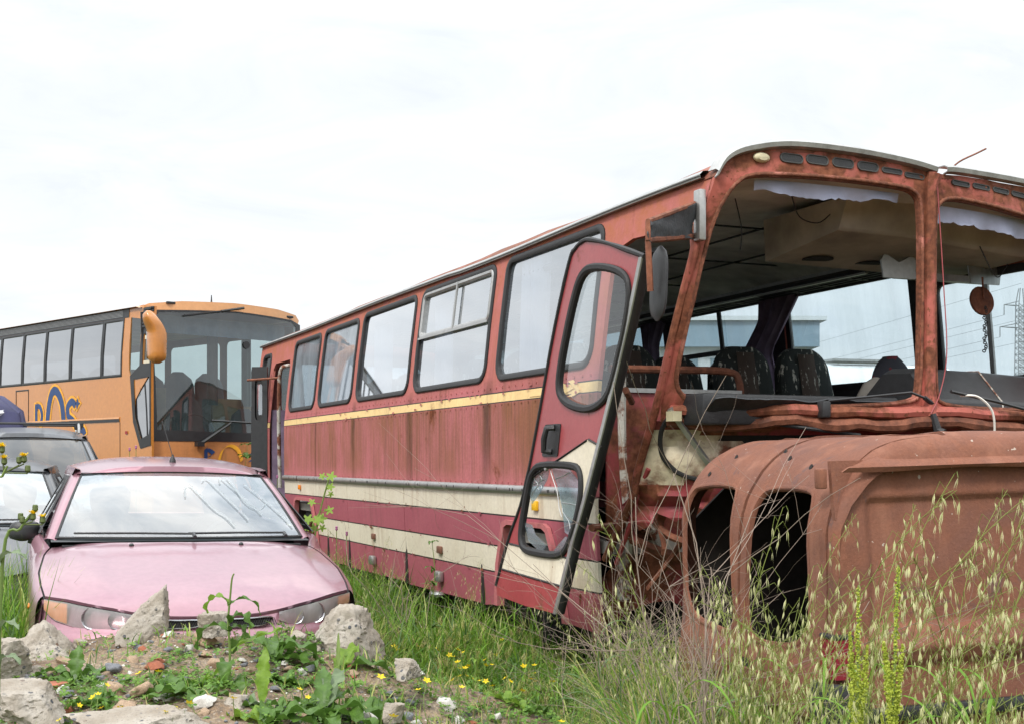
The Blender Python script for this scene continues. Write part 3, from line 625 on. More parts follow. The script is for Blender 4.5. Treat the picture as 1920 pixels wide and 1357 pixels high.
# --- dashboard, binnacle
mb = MB(); mb.box(.10, 1.30, 5.42 - T0, 5.75 - T0, 1.58, 1.735, ch=.015); mb.build('dashboard', 'black_plastic', bus)
mb = MB(); rows = []
for v, dz in ((1.44, -.03), (1.5, 0), (1.9, -.01), (1.915, -.012), (1.93, -.01), (2.35, -.03), (2.45, -.1)):
    rows.append([(v, 5.30 - T0, 1.60), (v, 5.32 - T0, 1.72 + dz * .5), (v, 5.50 - T0, 1.90 + dz), (v, 5.72 - T0, 1.91 + dz), (v, 5.86 - T0, 1.80 + dz), (v, 5.86 - T0, 1.55)])
mb.grid(rows); mb.add(rows[0], [(0, 1, 2, 3, 4, 5)]); mb.build('instrument_binnacle', 'black_plastic', bus, angle=25, bevel=.012)
mb = MB(); mb.tube([(1.912, y - T0 - .003, z) for y, z in ((5.30, 1.62), (5.325, 1.72), (5.50, 1.893), (5.72, 1.903))], .004, 5); mb.build('binnacle_crack', 'rusty_white', bus)
mb = MB(); rows = [[(v, 5.33 - T0 + .05 * q + .02 * fbm(v * 5, q), 1.71 + .015 * fbm(v * 4, q * 2, 2) - .03 * q) for q in (0, 1, 2, 3)] for v in fr(.12, 1.2, 26)]
mb.grid(rows); mb.build('torn_dash_liner', 'rag_black', bus, solid=.006)
# --- ceiling unit with speaker holes, luggage racks
mb = MB(); rows = [[(1.05, 5.52 - T0, 2.80), (1.05, 5.6 - T0, 2.63), (1.05, 6.28 - T0, 2.555), (1.05, 6.30 - T0, 2.80)], [(1.45, 5.52 - T0, 2.8), (1.45, 5.58 - T0, 2.62), (1.45, 6.28 - T0, 2.545), (1.45, 6.3 - T0, 2.8)], [(2.4, 5.52 - T0, 2.75), (2.4, 5.6 - T0, 2.56), (2.4, 6.28 - T0, 2.53), (2.4, 6.3 - T0, 2.75)]]
mb.grid(rows); mb.add(rows[0], [(0, 1, 2, 3)]); mb.add(rows[-1], [(3, 2, 1, 0)]); mb.build('ceiling_unit', 'beige_lining', bus, angle=20, bevel=.015)
for x, r_ in ((1.30, .09), (1.66, .08)):
    mb = MB(); mb.lathe([(0, -.006), (r_, -.006), (r_, 0), (0, 0)], 20, Matrix.Translation((x, 6.12 - T0, 2.566 if x < 1.5 else 2.562))); mb.build('speaker_hole', 'dark_under', bus)
for xs in ((.16, .52), (2.03, 2.39)):
    mb = MB()
    for i, x in enumerate(fr(xs[0], xs[1], 5)): mb.tube([(x, 6.6 - T0, 2.60 + .02 * abs(x - 1.27)), (x, 12.4 - T0, 2.60 + .02 * abs(x - 1.27))], .011 if i not in (0, 5) else .022, 6)
    for y in fr(6.65, 12.35, 16): mb.box(xs[0], xs[1], y - T0 - .008, y - T0 + .008, 2.612, 2.622)
    mb.build('luggage_rack', 'black_plastic', bus)
    mb = MB(); e = xs[1] if xs[0] < 1 else xs[0]; mb.box(e - .012, e + .012, 6.6 - T0, 12.4 - T0, 2.585, 2.655); mb.build('rack_edge', 'alu', bus)
# roller-blind rail with brackets, hanging plate, torn cloth
mb = MB(); mb.box(1.72, 2.40, 5.93 - T0, 5.98 - T0, 2.455, 2.495); mb.build('blind_rail', 'alu', bus)
for x in (1.72, 2.36):
    mb = MB(); mb.panel([(-.13, .0), (.13, 0), (.15, .1), (.12, .14), (0, .09), (-.12, .14), (-.15, .1)], (), lambda u, v, h: (x + u * .85, 5.92 - T0 - h, 2.45 + v)); mb.build('rail_bracket', 'alu', bus, solid=.012)
mb = MB(); mb.lathe([(0, -.008), (.085, -.008), (.088, 0), (.085, .008), (0, .008)], 22, Matrix.Translation((2.22, 5.8 - T0, 2.33)) @ Matrix.Rotation(R(80), 4, 'X')); mb.tube([(2.225, 5.8 - T0, 2.47), (2.225, 5.79 - T0, 2.34)], .006, 6)
mb.build('hanging_disc', 'rusty_steel', bus)
mb = MB()
for k in range(22):
    mb.tube([(2.23 + .006 * math.cos(a) * (1 + k % 2) + .008 * math.sin(k * 1.1), 5.78 - T0 + .004 * (k % 2), 2.29 - k * .012 + .008 * math.sin(a)) for a in fr(0, 2 * math.pi, 8)[:-1]], .0035, 4, closed=True)
mb.build('hanging_chain', 'black_plastic', bus)
for (v0, v1, zt, dp) in ((.36, 1.18, 2.80, .085), (1.40, 2.25, 2.765, .12)):
    mb = MB(); rows = []
    for v in fr(v0, v1, 40):
        zt2 = zt - .028 * max(0, v - .5) / 1.0; hgt = dp * (.72 + .35 * fbm(v * 2.2, 2) + .16 * fbm(v * 13, 3) + .10 * fbm(v * 50, 5))
        rows.append([(v, tfr(v, zt2) - T0 + .075 + (.014 * math.sin(v * 22) + .012 * fbm(v * 9, q)) * q, zt2 - .01 - hgt * q) for q in (0, .25, .5, .75, 1)])
    mb.grid(rows); mb.build('blind_remnant', 'blind_cloth', bus)
for k, P_ in enumerate((((.5, 5.75, 2.78), (.52, 5.72, 2.62), (.50, 5.70, 2.5)), ((.75, 5.6, 2.79), (.8, 5.6, 2.68), (.93, 5.62, 2.66), (1.04, 5.66, 2.72)), ((1.6, 5.6, 2.6), (1.62, 5.58, 2.45), (1.66, 5.6, 2.38)), ((2.0, 5.58, 2.6), (2.06, 5.55, 2.46), (2.16, 5.6, 2.44), (2.24, 5.62, 2.52)))):
    mb = MB(); mb.tube(spline([(a, b_ - T0, c_) for a, b_, c_ in P_], 5), .0035, 5); mb.build('hanging_wire', 'rubber', bus)
# --- curtains
def curtain(x, top, bot, name, mat, n=26, folds=5, depth=.028):
    """cloth between a top edge and a bottom edge, given as (t0, t1, z) with optional waist points"""
    mb = MB(); rows = []
    for q in fr(0, 1, 14):
        t0 = np.interp(q, [a[0] for a in top], [a[1] for a in top]); t1 = np.interp(q, [a[0] for a in top], [a[2] for a in top]); z = np.interp(q, [a[0] for a in top], [a[3] for a in top])
        rows.append([(x + depth * math.sin(k / n * folds * 2 * math.pi + q) * (1 + .4 * math.sin(k * 1.7)), lerp(t0, t1, k / n) - T0, z + .012 * math.sin(k * .9)) for k in range(n + 1)])
    mb.grid(rows); return mb.build(name, mat, bus, angle=80)
curtain(.15, [(0, 7.36, 7.74, 2.72), (.5, 7.40, 7.76, 2.3), (1, 7.38, 7.78, 1.90)], None, 'curtain', 'curtain_pale')
curtain(.20, [(0, 9.3, 9.6, 2.70), (.5, 9.3, 9.55, 2.3), (1, 9.3, 9.6, 1.90)], None, 'curtain', 'curtain_pale')
curtain(.20, [(0, 10.8, 11.24, 2.70), (1, 10.85, 11.2, 1.90)], None, 'curtain', 'curtain_pale')
curtain(.20, [(0, 12.0, 12.6, 2.70), (1, 12.1, 12.6, 1.90)], None, 'curtain', 'curtain_pale')
curtain(2.36, [(0, 7.72, 8.30, 2.70), (.30, 7.95, 8.30, 2.45), (.62, 8.16, 8.52, 2.22), (.8, 8.10, 8.42, 2.05), (1, 8.02, 8.42, 1.55)], None, 'curtain', 'curtain_purple')
curtain(2.36, [(0, 9.7, 10.2, 2.70), (.4, 9.9, 10.1, 2.4), (.7, 9.85, 10.0, 2.1), (1, 9.75, 10.0, 1.7)], None, 'curtain', 'curtain_purple')
# --- passenger door, swung out on its arms and hanging askew outside the body
DX = -.32
def dmap(t, z, h): return (DX - h - .05 * max(0, .95 - z) ** 1.2 + .02 * math.sin((z - .6) * 2), t - T0, z)
DO = [(6.173, .585), (6.055, .891), (6.01, .992), (5.916, 1.148), (5.722, 1.488), (5.386, 2.067), (5.235, 2.349), (5.561, 2.455), (5.78, 2.512), (5.87, 2.518), (5.955, 2.495), (6.042, 2.425), (6.309, 1.99), (6.62, 1.36), (6.749, 1.134), (6.907, .935), (7.045, .66), (7.02, .605), (6.6, .585)]
DW1 = smooth_loop([(5.705, 2.39), (5.45, 2.33), (5.36, 2.25), (5.39, 2.094), (5.561, 1.80), (5.646, 1.69), (5.854, 1.635), (6.13, 1.68), (6.245, 1.76), (6.207, 1.92), (6.01, 2.26), (5.885, 2.39)], 2)
DW2 = smooth_loop([(6.56, 1.375), (6.45, 1.40), (6.10, 1.40), (5.95, 1.38), (5.92, 1.25), (5.985, 1.08), (6.10, .915), (6.2, .875), (6.42, .868), (6.68, .875), (6.745, .94), (6.735, 1.05), (6.64, 1.30)], 2)
L = [((6.612, 1.289), (6.379, 1.394)), ((6.379, 1.394), (5.873, 1.498)), ((6.73, 1.255), (5.93, 1.215)), ((6.75, 1.14), (5.99, 1.06)), ((6.907, .919), (6.042, .887)), ((6.989, .763), (6.12, .735))]
def above(a, b_, t, z): return (b_[0] - a[0]) * (z - a[1]) - (b_[1] - a[1]) * (t - a[0]) < 0      # lines run towards smaller t
def dmat(t, z):
    up1 = above(*L[0], t, z) or above(*L[1], t, z) and t < 6.379
    chev = (not above((6.66, 1.285), (5.873, 1.512), t, z)) and (not above((5.873, 1.512), (5.72, 1.47), t, z) or t > 5.873)
    if chev and above(*L[2], t, z) and t < 6.6: return 1
    if not above(*L[2], t, z) and above(*L[3], t, z): return 1 if above((6.75, 1.2), (5.96, 1.19), t, z) is False else 0
    if not above(*L[4], t, z) and above(*L[5], t, z): return 1
    return 0
cuts = [((6.66, 1.285), (5.873, 1.512)), ((5.873, 1.512), (5.72, 1.47)), *L[2:], ((6.75, 1.2), (5.96, 1.19))]
lines = [(a, (-(b_[1] - a[1]), b_[0] - a[0])) for a, b_ in cuts]
door = MB().panel(DO, [DW1, DW2], dmap, cv=fr(.7, 2.4, 14), lines=lines, matf=dmat).build('door', ['door_red', 'bus_cream'], bus, solid=.03, soff=1, angle=40)
door['label'] = 'red and cream passenger door hanging open and askew'
pin = MB()
for a, b_ in (cuts[0], cuts[1], L[4], L[5]): pin.tube([dmap(lerp(a[0], b_[0], q), lerp(a[1], b_[1], q), .002) for q in fr(0.02, .98, 6)], .006, 4)
pin.build('door_pinstripe', 'pin_black', door)
MB().ring(DW1, .04, .018, dmap).build('door_window_rubber', 'rubber', door); MB().ring(DW2, .04, .018, dmap).build('door_window_rubber', 'rubber', door)
MB().panel(DW1, (), dmap, cv=[1.9, 2.1, 2.3], off=-.012).build('pane', 'door_glass', door)
for sh in ([(6.66, 1.27), (6.52, 1.36), (6.36, 1.385), (6.40, 1.30), (6.50, 1.22), (6.60, 1.16)], [(6.36, 1.385), (6.12, 1.36), (5.98, 1.28), (5.98, 1.14), (6.07, 1.0), (6.16, 1.02), (6.20, 1.15), (6.26, 1.26), (6.31, 1.32)], [(6.70, 1.05), (6.64, .95), (6.45, .89), (6.40, .94), (6.55, .99), (6.60, 1.04)], [(6.33, .89), (6.2, .91), (6.1, .98), (6.15, 1.0), (6.24, .95)]):
    MB().panel(sh, (), dmap, off=-.012).build('glass_shard', 'far_glass', door, solid=.005)
mb = MB()      # cracks radiating in what is left of the lower pane
for a, b_ in (((6.36, 1.38), (6.2, 1.1)), ((6.5, 1.35), (6.46, 1.25)), ((6.57, 1.31), (6.5, 1.24)), ((6.62, 1.26), (6.42, 1.3)), ((6.3, 1.3), (6.1, 1.34)), ((6.22, 1.18), (6.0, 1.17)), ((6.6, 1.2), (6.45, 1.33)), ((6.2, 1.15), (6.06, 1.02))):
    mb.tube([dmap(lerp(a[0], b_[0], q) + .012 * math.sin(q * 9), lerp(a[1], b_[1], q), -.008) for q in fr(0, 1, 6)], .003, 4)
mb.build('glass_crack', 'alu', door)
R_ = [DO[i] for i in (0, 1, 2, 3, 4, 5, 6)]; R_s = [(p.x, p.y) for p in spline([(a, b_, 0) for a, b_ in R_], 5)]
mb = MB(); mb.grid([[dmap(t, z, .006), dmap(t - .006, z, .0), dmap(t - .008, z, -.03), dmap(t + .006, z, -.045)] for t, z in R_s]); mb.build('door_edge_rubber', 'rubber', door, angle=50)
mb = MB(); mb.grid([[dmap(t + .004, z, .004), dmap(t + .008, z, .010), dmap(t + .040, z, .010), dmap(t + .044, z, .002)] for t, z in R_s]); mb.build('door_edge_strip', 'alu', door)
L_s = [(p.x, p.y) for p in spline([(*DO[i], 0) for i in (6, 7, 8, 9, 10, 11, 12, 13, 14, 15, 16)], 4)]
mb = MB(); mb.tube([dmap(t, z, 0) for t, z in L_s], [.012 + .004 * fbm(i * .3, 1) for i in range(len(L_s))], 7); mb.build('door_edge_rubber', 'rubber', door)
mb = MB(); mb.panel(rrect(6.22, 6.42, 1.425, 1.60, .012, 2), (), lambda t, z, h: dmap(t + (z - 1.5) * -.25, z, h), off=.006); mb.build('handle_plate', 'black_plastic', door, solid=.012, soff=1)
mb = MB(); mb.tube([dmap(t, z, h) for t, z, h in ((6.31, 1.45, .008), (6.33, 1.455, .045), (6.31, 1.52, .052), (6.29, 1.575, .045), (6.27, 1.58, .008))], .017, 8); mb.build('door_handle', 'black_plastic', door)
mb = MB(); mb.lathe([(0, .012), (.016, .012), (.02, .004), (.02, 0)], 14, Matrix.Translation(dmap(6.385, 1.365, 0)) @ Matrix.Rotation(R(-90), 4, 'Y'), cap=False); mb.build('door_lock', 'alu', door)
mb = MB(); mb.tube([(DX + .1, 5.62 - T0, 1.75), (0.1, 6.15 - T0, 1.72)], .018, 8); mb.build('door_arm', 'rusty_steel', bus); mb = MB(); mb.tube([(DX + .1, 6.0 - T0, 1.05), (.1, 6.25 - T0, 1.05)], .02, 8); mb.build('door_arm', 'rusty_steel', bus)
# --- rear door leaf standing open
RD = lambda u, z, h: (.02 - .17 * u * 1.0 - .0, 14.93 - T0 + .10 * u + h, z)
RW_ = rrect(.32, .78, 1.88, 2.36, .1, 4)
rd = MB().panel([(0.02, .6), (1, .6), (1, 2.44), (.95, 2.5), (.02, 2.5)], [RW_], RD).build('rear_door', 'black_plastic', bus, solid=.04)
MB().panel(RW_, (), RD, off=.01).build('pane', 'bus_glass', rd); MB().ring(RW_, .06, .02, RD).build('door_window_rubber', 'rubber', rd)
mb = MB(); mb.tube(spline([(.06, 14.5 - T0, 1.1), (.03, 14.42 - T0, 1.6), (.0, 14.3 - T0, 2.1), (.0, 14.22 - T0, 2.40), (.06, 14.15 - T0, 2.46), (.2, 14.15 - T0, 2.46)], 5), .022, 8); mb.build('rear_grab_pole', 'rusty_white', bus)
mb = MB(); mb.tube([(-.22, 14.95 - T0, 2.34), (.06, 14.5 - T0, 2.35)], .015, 6); mb.build('rear_door_arm', 'rusty_steel', bus)
mb = MB(); mb.box(.9, .94, 14.0 - T0, 15.0 - T0, .5, 2.6); mb.box(.06, .9, 14.93 - T0, 14.97 - T0, .5, 2.0); mb.build('rear_step_lining', 'curtain_purple', bus)
# --- mirror, its arm and the torn black vinyl on it
mb = MB(); A = Vector((.06, 5.42 - T0, 2.66)); B = Vector((-.42, 5.035 - T0, 2.47)); B2 = Vector((-.42, 5.035 - T0, 2.385)); A2 = Vector((.05, 5.43 - T0, 2.50))
mb.tube([A, B, B2], .013, 7); mb.tube([A2, B2, Vector((-.41, 5.04 - T0, 2.25)), Vector((-.40, 5.05 - T0, 2.16))], .015, 7); mb.build('mirror_arm', 'rusty_steel', bus)
mb = MB(); rows = []
for q in fr(0.02, 1, 16):
    a, b_ = A.lerp(B, q), A2.lerp(B2, q) + Vector((0, 0, .012 * fbm(q * 14, 1) - .01)); rows.append([a.lerp(b_, k / 5) + Vector((.01 * math.sin(k * 1.3 + q * 7), -.012 - .014 * fbm(q * 5, k * .8), 0)) for k in range(6)])
mb.grid(rows); mb.build('torn_vinyl', 'rag_black', bus, solid=.004)
mb = MB(); rows = []
for q in fr(0, 1, 12):
    s = math.sqrt(max(.03, 1 - (2 * q - 1) ** 4)); z = lerp(2.03, 2.37, q)
    rows.append([(-.345 + .015 * (q - .5) + .022 * s * math.cos(a), 5.07 - T0 + .075 * s * math.sin(a), z) for a in [2 * math.pi * k / 14 for k in range(14)]])
mb.grid(rows, cv=True); mb.add(rows[0], [tuple(range(13, -1, -1))]); mb.add(rows[-1], [tuple(range(14))]); mb.build('mirror', 'black_plastic', bus)
mb = MB(); mb.box(.045, .085, 5.36 - T0, 5.42 - T0, 2.47, 2.72, ch=.008); mb.build('mirror_bracket', 'alu', bus)
# --- loose ends at the front: hose, alloy strip, wipers, cables
def fp(v, z, h=.03): return Vector(fmap(v, z, h))
mb = MB(); mb.tube(spline([fp(.05, 1.64), fp(.03, 1.55), fp(.06, 1.43), fp(.14, 1.34), fp(.24, 1.30)], 6), .013, 7); mb.tube(spline([fp(.07, 1.66), fp(.3, 1.62), fp(.6, 1.57), fp(.9, 1.53)], 6), .010, 6); mb.build('loose_hose', 'rubber', bus)
mb = MB(); mb.tube([fp(.03, 1.665, .05), fp(.27, 1.34, .06)], .017, 4); mb.build('loose_alloy_strip', 'alu', bus)
mb = MB(); mb.box(.02, .07, 5.66 - T0 - .09, 5.66 - T0 - .02, 1.60, 1.65); mb.build('corner_bracket', 'lamp_cream', bus)
mb = MB(); mb.tube([fp(1.24, 1.72, .05), fp(1.15, 1.745, .06), fp(.72, 1.70, .05)], .007, 6); mb.tube([fp(1.24, 1.72, .05), fp(1.30, 1.69, .04)], .012, 6); mb.box(.68, .73, tfr(.7, 1.66) - T0 - .075, tfr(.7, 1.66) - T0 - .02, 1.615, 1.70, ch=.01)
mb.tube([fp(1.29, 1.64, .05), fp(1.31, 1.56, .06), fp(1.325, 1.54, .09)], [.016, .022, .024], 8); mb.build('wiper', 'black_plastic', bus)
mb = MB(); mb.tube([fp(1.40, 1.755, .06), fp(1.7, 1.71, .07), fp(2.0, 1.66, .08)], .009, 6); mb.box(1.93, 2.05, tfr(2, 1.66) - T0 - .11, tfr(2, 1.66) - T0 - .07, 1.64, 1.675); mb.build('wiper', 'black_plastic', bus)
mb = MB(); mb.tube(spline([fp(1.335, 2.84, .03), fp(1.36, 2.3, .05), fp(1.372, 1.95, .06), fp(1.33, 1.75, .06), fp(1.27, 1.64, .06)], 6), .003, 5); mb.build('red_wire', 'door_red', bus)
plain('white_cable', (.7, .68, .62), .5)
mb = MB(); mb.tube(spline([fp(1.47, 1.735, .05), fp(1.55, 1.73, .09), fp(1.63, 1.66, .11), fp(1.66, 1.55, .10), fp(1.66, 1.45, .08)], 6), .006, 5); mb.build('white_wire', 'white_cable', bus)
mb = MB(); mb.tube(spline([(1.42, -.02, 2.89), (1.5, .02, 2.915), (1.56, .02, 2.92), (1.64, .0, 2.99), (1.74, -.02, 3.04), (1.80, -.03, 3.07)], 4), .005, 5); mb.build('bent_aerial', 'rusty_steel', bus)
mb = MB()
mb.panel([(7.0, 1.80), (7.3, 1.80), (7.3, 1.845), (7.0, 1.845)], (), smap, off=.004)
for t in (7.0, 6.93): mb.panel([(t - .04, 1.80), (t - .012, 1.80), (t - .012, 1.845), (t - .04, 1.845)], (), smap, off=.004)
mb.panel([(6.86, 1.78), (6.86, 1.865), (6.66, 1.822)], (), smap, off=.004); mb.panel([(6.75, 1.865), (6.68, 1.87), (6.58, 1.81), (6.62, 1.80)], (), smap, off=.0045); mb.panel([(6.75, 1.775), (6.68, 1.772), (6.56, 1.80), (6.62, 1.805)], (), smap, off=.005)
mb.build('stripe_arrow', 'bus_yellow', bus)
# ================================================================ saloon cars
weather('pink_paint', (.31, .15, .19), (.36, .19, .225), rust=.0, streak=.3, stain=(.30, .17, .19), rough=.42, metal=.5, coat=.9, bump=.02, scale=.7)
M('pink_paint').node_tree.nodes['Principled BSDF'].inputs['Coat Roughness'].default_value = .13
weather('grey_paint', (.055, .058, .065), (.07, .073, .08), rough=.4, metal=.3, coat=.5, bump=.02, streak=.2)
weather('silver_paint', (.16, .17, .185), (.14, .15, .165), rough=.4, metal=.3, coat=.5, bump=.02, streak=.2)
glass('car_glass', (.60, .68, .69), dust=.13, dustcol=(.55, .60, .63), ior=1.75, refl=1.7, smear=(1, 1, 1))
glass('car_side_glass', (.55, .62, .63), dust=.08, dustcol=(.4, .45, .47), ior=1.6, refl=1.2)
glass('dark_glass', (.16, .18, .19), dust=.05, dustcol=(.3, .33, .35), ior=1.6, refl=1.0, smear=(1, 1, 1)); glass('lamp_glass', (.93, .95, .95), dust=.45, dustcol=(.88, .89, .88), ior=1.45, refl=.9)
plain('chrome', (.62, .63, .65), .18, 1.0, var=.05, bump=.02)
plain('lamp_bowl', (.80, .81, .82), .45, .15, var=.1, scale=4, bump=.05)
plain('interior_grey', (.06, .065, .07), .9, var=.2)
plain('seat_grey', (.035, .038, .042), .95, var=.25, scale=30)
glass('finger_mark', (.8, .84, .85), dust=.40, dustcol=(.80, .84, .86), refl=.3)
def interp(x, xs, ys): return float(np.interp(x, xs, ys))
def saloon(name, label, loc, rotz, paint, roll=0.0, sc=(1, 1, 1), front=True, boxy=0.0, glassm='car_glass'):
    car = thing(name, label, 'car', loc, rotz); car.rotation_euler = (0, roll, rotz); car.scale = sc
    ztop = lambda y: interp(y, [0, .03, .06, .12, .25, .45, .8, 1.2, 1.35], [.60, .625, .645, .68, .733, .79, .868, .94, .955])
    yfr = lambda s: .03 + .33 * abs(s) ** 2.5
    xe = lambda q: interp(q, [0, .15, .4, .8, 1], [.775, .79, .80, .77, .735])
    yb = lambda s: 1.16 + .15 * s * s                      # foot of the windscreen
    def hood(s, q):
        y = lerp(yfr(s), yb(s) - .02, q); x = s * xe(q)
        z = ztop(y) - .035 * s * s - .02 * s ** 6 + .010 * sst(.50 + .12 * q, .60 + .12 * q, abs(s)) * sst(0, .35, q) * (1 - sst(.78, .98, abs(s))) * (1 - sst(.85, 1, q))
        return (x, y, z + .0022 * fbm(x * 2.6, y * 2.6, 4))
    qs = [0, .012, .03, .06, .1, .16, .23, .3, .38, .46, .54, .62, .7, .78, .86, .93, 1]
    SS = fr(-1, 1, 44)
    mb = MB(); rows = [[hood(s, q) for s in SS] for q in qs]
    rows.insert(0, [(x, y + .012, z - .03) for x, y, z in rows[0]]); mb.grid(rows)
    h = mb.build('bonnet', paint, car, angle=70)
    # dark shut line round the bonnet
    for sg in (-1, 1):
        mb = MB(); mb.grid([[(hood(sg, q)[0] - sg * .004, hood(sg, q)[1], hood(sg, q)[2] - .012), (hood(sg, q)[0] + sg * .014, hood(sg, q)[1], hood(sg, q)[2] - .012)] for q in qs])
        mb.build('bonnet_gap', 'pin_black', car)
    # wings and flanks
    body = MB()
    WY = lambda y: interp(y, [.3, .36, .45, .6, .9, 1.4, 3.2, 3.9, 4.3], [.80, .822, .838, .85, .856, .858, .856, .83, .78])
    for sg in (-1, 1):
        rows = []
        for q in fr(0, 1, 18):                                # wing beside the bonnet
            hx, hy, hz = hood(1, q); hx += .010; W = WY(hy)
            rows.append([(sg * hx, hy, hz - .012), (sg * hx, hy, hz), (sg * lerp(hx, W, .35), hy, hz - .008), (sg * lerp(hx, W, .7), hy, hz - .03), (sg * lerp(hx, W, .93), hy, hz - .075), (sg * W, hy, hz - .14), (sg * W * 1.003, hy, lerp(hz - .14, .42, .5)), (sg * W * .995, hy, .42), (sg * W * .97, hy, .24)])
        for y in [1.45, 1.7, 2.0, 2.3, 2.7, 3.1, 3.5, 3.9, 4.2, 4.32]:
            W = WY(y); bz = .955 + .02 * (y - 1.3)
            inn = min(.80, W - .06)
            rows.append([(sg * (inn - .02), y, bz - .012), (sg * inn, y, bz), (sg * lerp(inn, W, .4), y, bz - .012), (sg * lerp(inn, W, .7), y, bz - .04), (sg * lerp(inn, W, .93), y, bz - .085), (sg * W, y, bz - .15), (sg * W * 1.003, y, .62), (sg * W * .995, y, .42), (sg * W * .97, y, .24)])
        body.grid(rows)
    # nose under the bonnet lip: bumper skin (headlamps and grilles are let into it)
    rows = []
    for s in fr(-1, 1, 40):
        x0, y0, z0 = hood(s, 0); W = x0 * 1.02
        rows.append([(W, y0 + .03, z0 - .012), (W, y0 + .005, z0 - .02), (W, y0 - .012, .565), (W, y0 - .05, .545), (W * 1.01, y0 - .075, .50), (W * 1.015, y0 - .08, .42), (W * 1.015, y0 - .05, .30), (W, y0 - .01, .22)])
    body.grid(rows)
    for sg in (-1, 1):
        body.grid([[(sg * .79, .40, .70), (sg * .83, .42, .55), (sg * .835, .42, .40), (sg * .82, .42, .24)], [(sg * .79, .33, .66), (sg * .80, .34, .545), (sg * .80, .30, .40), (sg * .79, .32, .22)]])
    # tail
    body.grid([[(x, 3.7, .99 + .01), (x * 1.0, 4.0, 1.0), (x, 4.3, .97), (x * .98, 4.42, .85), (x * .98, 4.42, .4)] for x in fr(-.80, .80, 10)])
    body.build('body', paint, car, angle=60)
    # roof
    XR = lambda y: interp(y, [1.95, 2.3, 3.0, 3.3], [.575, .60, .60, .57])
    def roofp(s, q):
        y = lerp(1.95 - .07 * (1 - s * s), 3.25, q); return (s * XR(y), y, 1.335 + .085 * math.sin(min(1, .12 + q * 1.1) * math.pi * .62) - .055 * abs(s) ** 3.2 + .012 * (1 - s * s))
    mb = MB(); rows = [[roofp(s, q) for s in fr(-1, 1, 26)] for q in [0, .02, .05, .1, .17, .26, .4, .55, .7, .85, 1]]
    rows.insert(0, [(s * .598, 1.875 + .065 * s * s, 1.333 - .02 * s * s) for s in fr(-1, 1, 26)]); mb.grid(rows)
    mb.build('roof', paint, car, angle=70)
    def ws(s, q):      # windscreen
        x = s * lerp(.715, .555, q); y = lerp(1.20 + .12 * s * s, 1.90 + .06 * s * s, q); return (x, y - .012 * math.sin(q * math.pi), lerp(.945, 1.338 - .02 * s * s, q) + .012 * math.sin(q * math.pi))
    mb = MB(); mb.grid([[ws(s, q) for s in fr(-1, 1, 24)] for q in fr(0, 1, 12)]); scr = mb.build('windscreen', glassm, car, angle=80)
    bor = [(s, 0) for s in fr(-1, 1, 16)] + [(1, q) for q in fr(.1, .9, 8)] + [(s, 1) for s in fr(1, -1, 16)] + [(-1, q) for q in fr(.9, .1, 8)]
    mb = MB(); mb.ring(bor, .022, .006, lambda s, q, hh: tuple(Vector(ws(max(-1, min(1, s)) * 1.005, max(0, min(1, q)))) + Vector((0, -.75 * hh, .66 * hh)))); mb.build('screen_seal', 'rubber', scr)
    # pillars between screen and side glass
    for sg in (-1, 1):
        mb = MB(); rows = []
        for q in fr(-.02, 1.06, 12):
            x, y, z = ws(1, min(1, max(0, q))); y += .70 * (q - min(1, max(0, q))); z += .35 * (q - min(1, max(0, q)))
            rows.append([(sg * (x - .004), y - .004, z - .010), (sg * (x + .012), y + .010, z + .002), (sg * (x + .042), y + .05, z + .006), (sg * (x + .062), y + .10, z - .006), (sg * (x + .05), y + .13, z - .02)])
        mb.grid(rows)
        mb.grid([[(sg * (XR(y) - .02), y, 1.338 + .02 * math.sin((y - 1.9) * 2)), (sg * (XR(y) + .018), y, 1.345 + .02 * math.sin((y - 1.9) * 2)), (sg * (XR(y) + .036), y, 1.31), (sg * (XR(y) + .03), y, 1.29)] for y in fr(1.96, 3.2, 10)])
        rows = []
        for q in fr(0, 1, 8): rows.append([(sg * lerp(.56, .70, q), lerp(3.15, 3.62, q), lerp(1.36, 1.0, q)), (sg * lerp(.60, .78, q), lerp(3.05, 3.5, q), lerp(1.33, .97, q)), (sg * lerp(.61, .80, q), lerp(2.98, 3.2, q), lerp(1.30, .955, q))])
        mb.grid(rows); mb.build('pillar', paint, car, angle=60)
    def sg_map(sg): return lambda y, z, hh: (sg * (lerp(.815, .622, (z - .95) / .36) + hh), y, z)
    for sg in (-1, 1):
        for pts in ([(1.42, .972), (2.22, .985), (2.22, 1.30), (2.05, 1.30)], [(2.30, .985), (3.05, 1.0), (2.98, 1.30), (2.30, 1.305)]):
            g = MB().ring(pts, .03, .006, sg_map(sg)).build('side_window', 'rubber', car); MB().panel(pts, (), sg_map(sg), cv=[1.1, 1.2]).build('pane', 'car_side_glass', g)
    MB().grid([[(x, 3.28 + .03 * (1 - (x / .6) ** 2), 1.375), (x * 1.2, 3.62 + .03 * (1 - (x / .6) ** 2), 1.01)] for x in fr(-.56, .56, 10)]).build('rear_screen', 'car_side_glass', car)
    # cabin
    mb = MB(); mb.box(-.78, .78, 1.2, 4.2, .30, .36); mb.box(-.72, .72, 3.1, 3.75, .90, .95); mb.grid([[(x, 1.22, .93), (x, 1.5, .945), (x, 1.72, .90), (x, 1.75, .6)] for x in fr(-.74, .74, 6)]); mb.build('cabin', 'interior_grey', car)
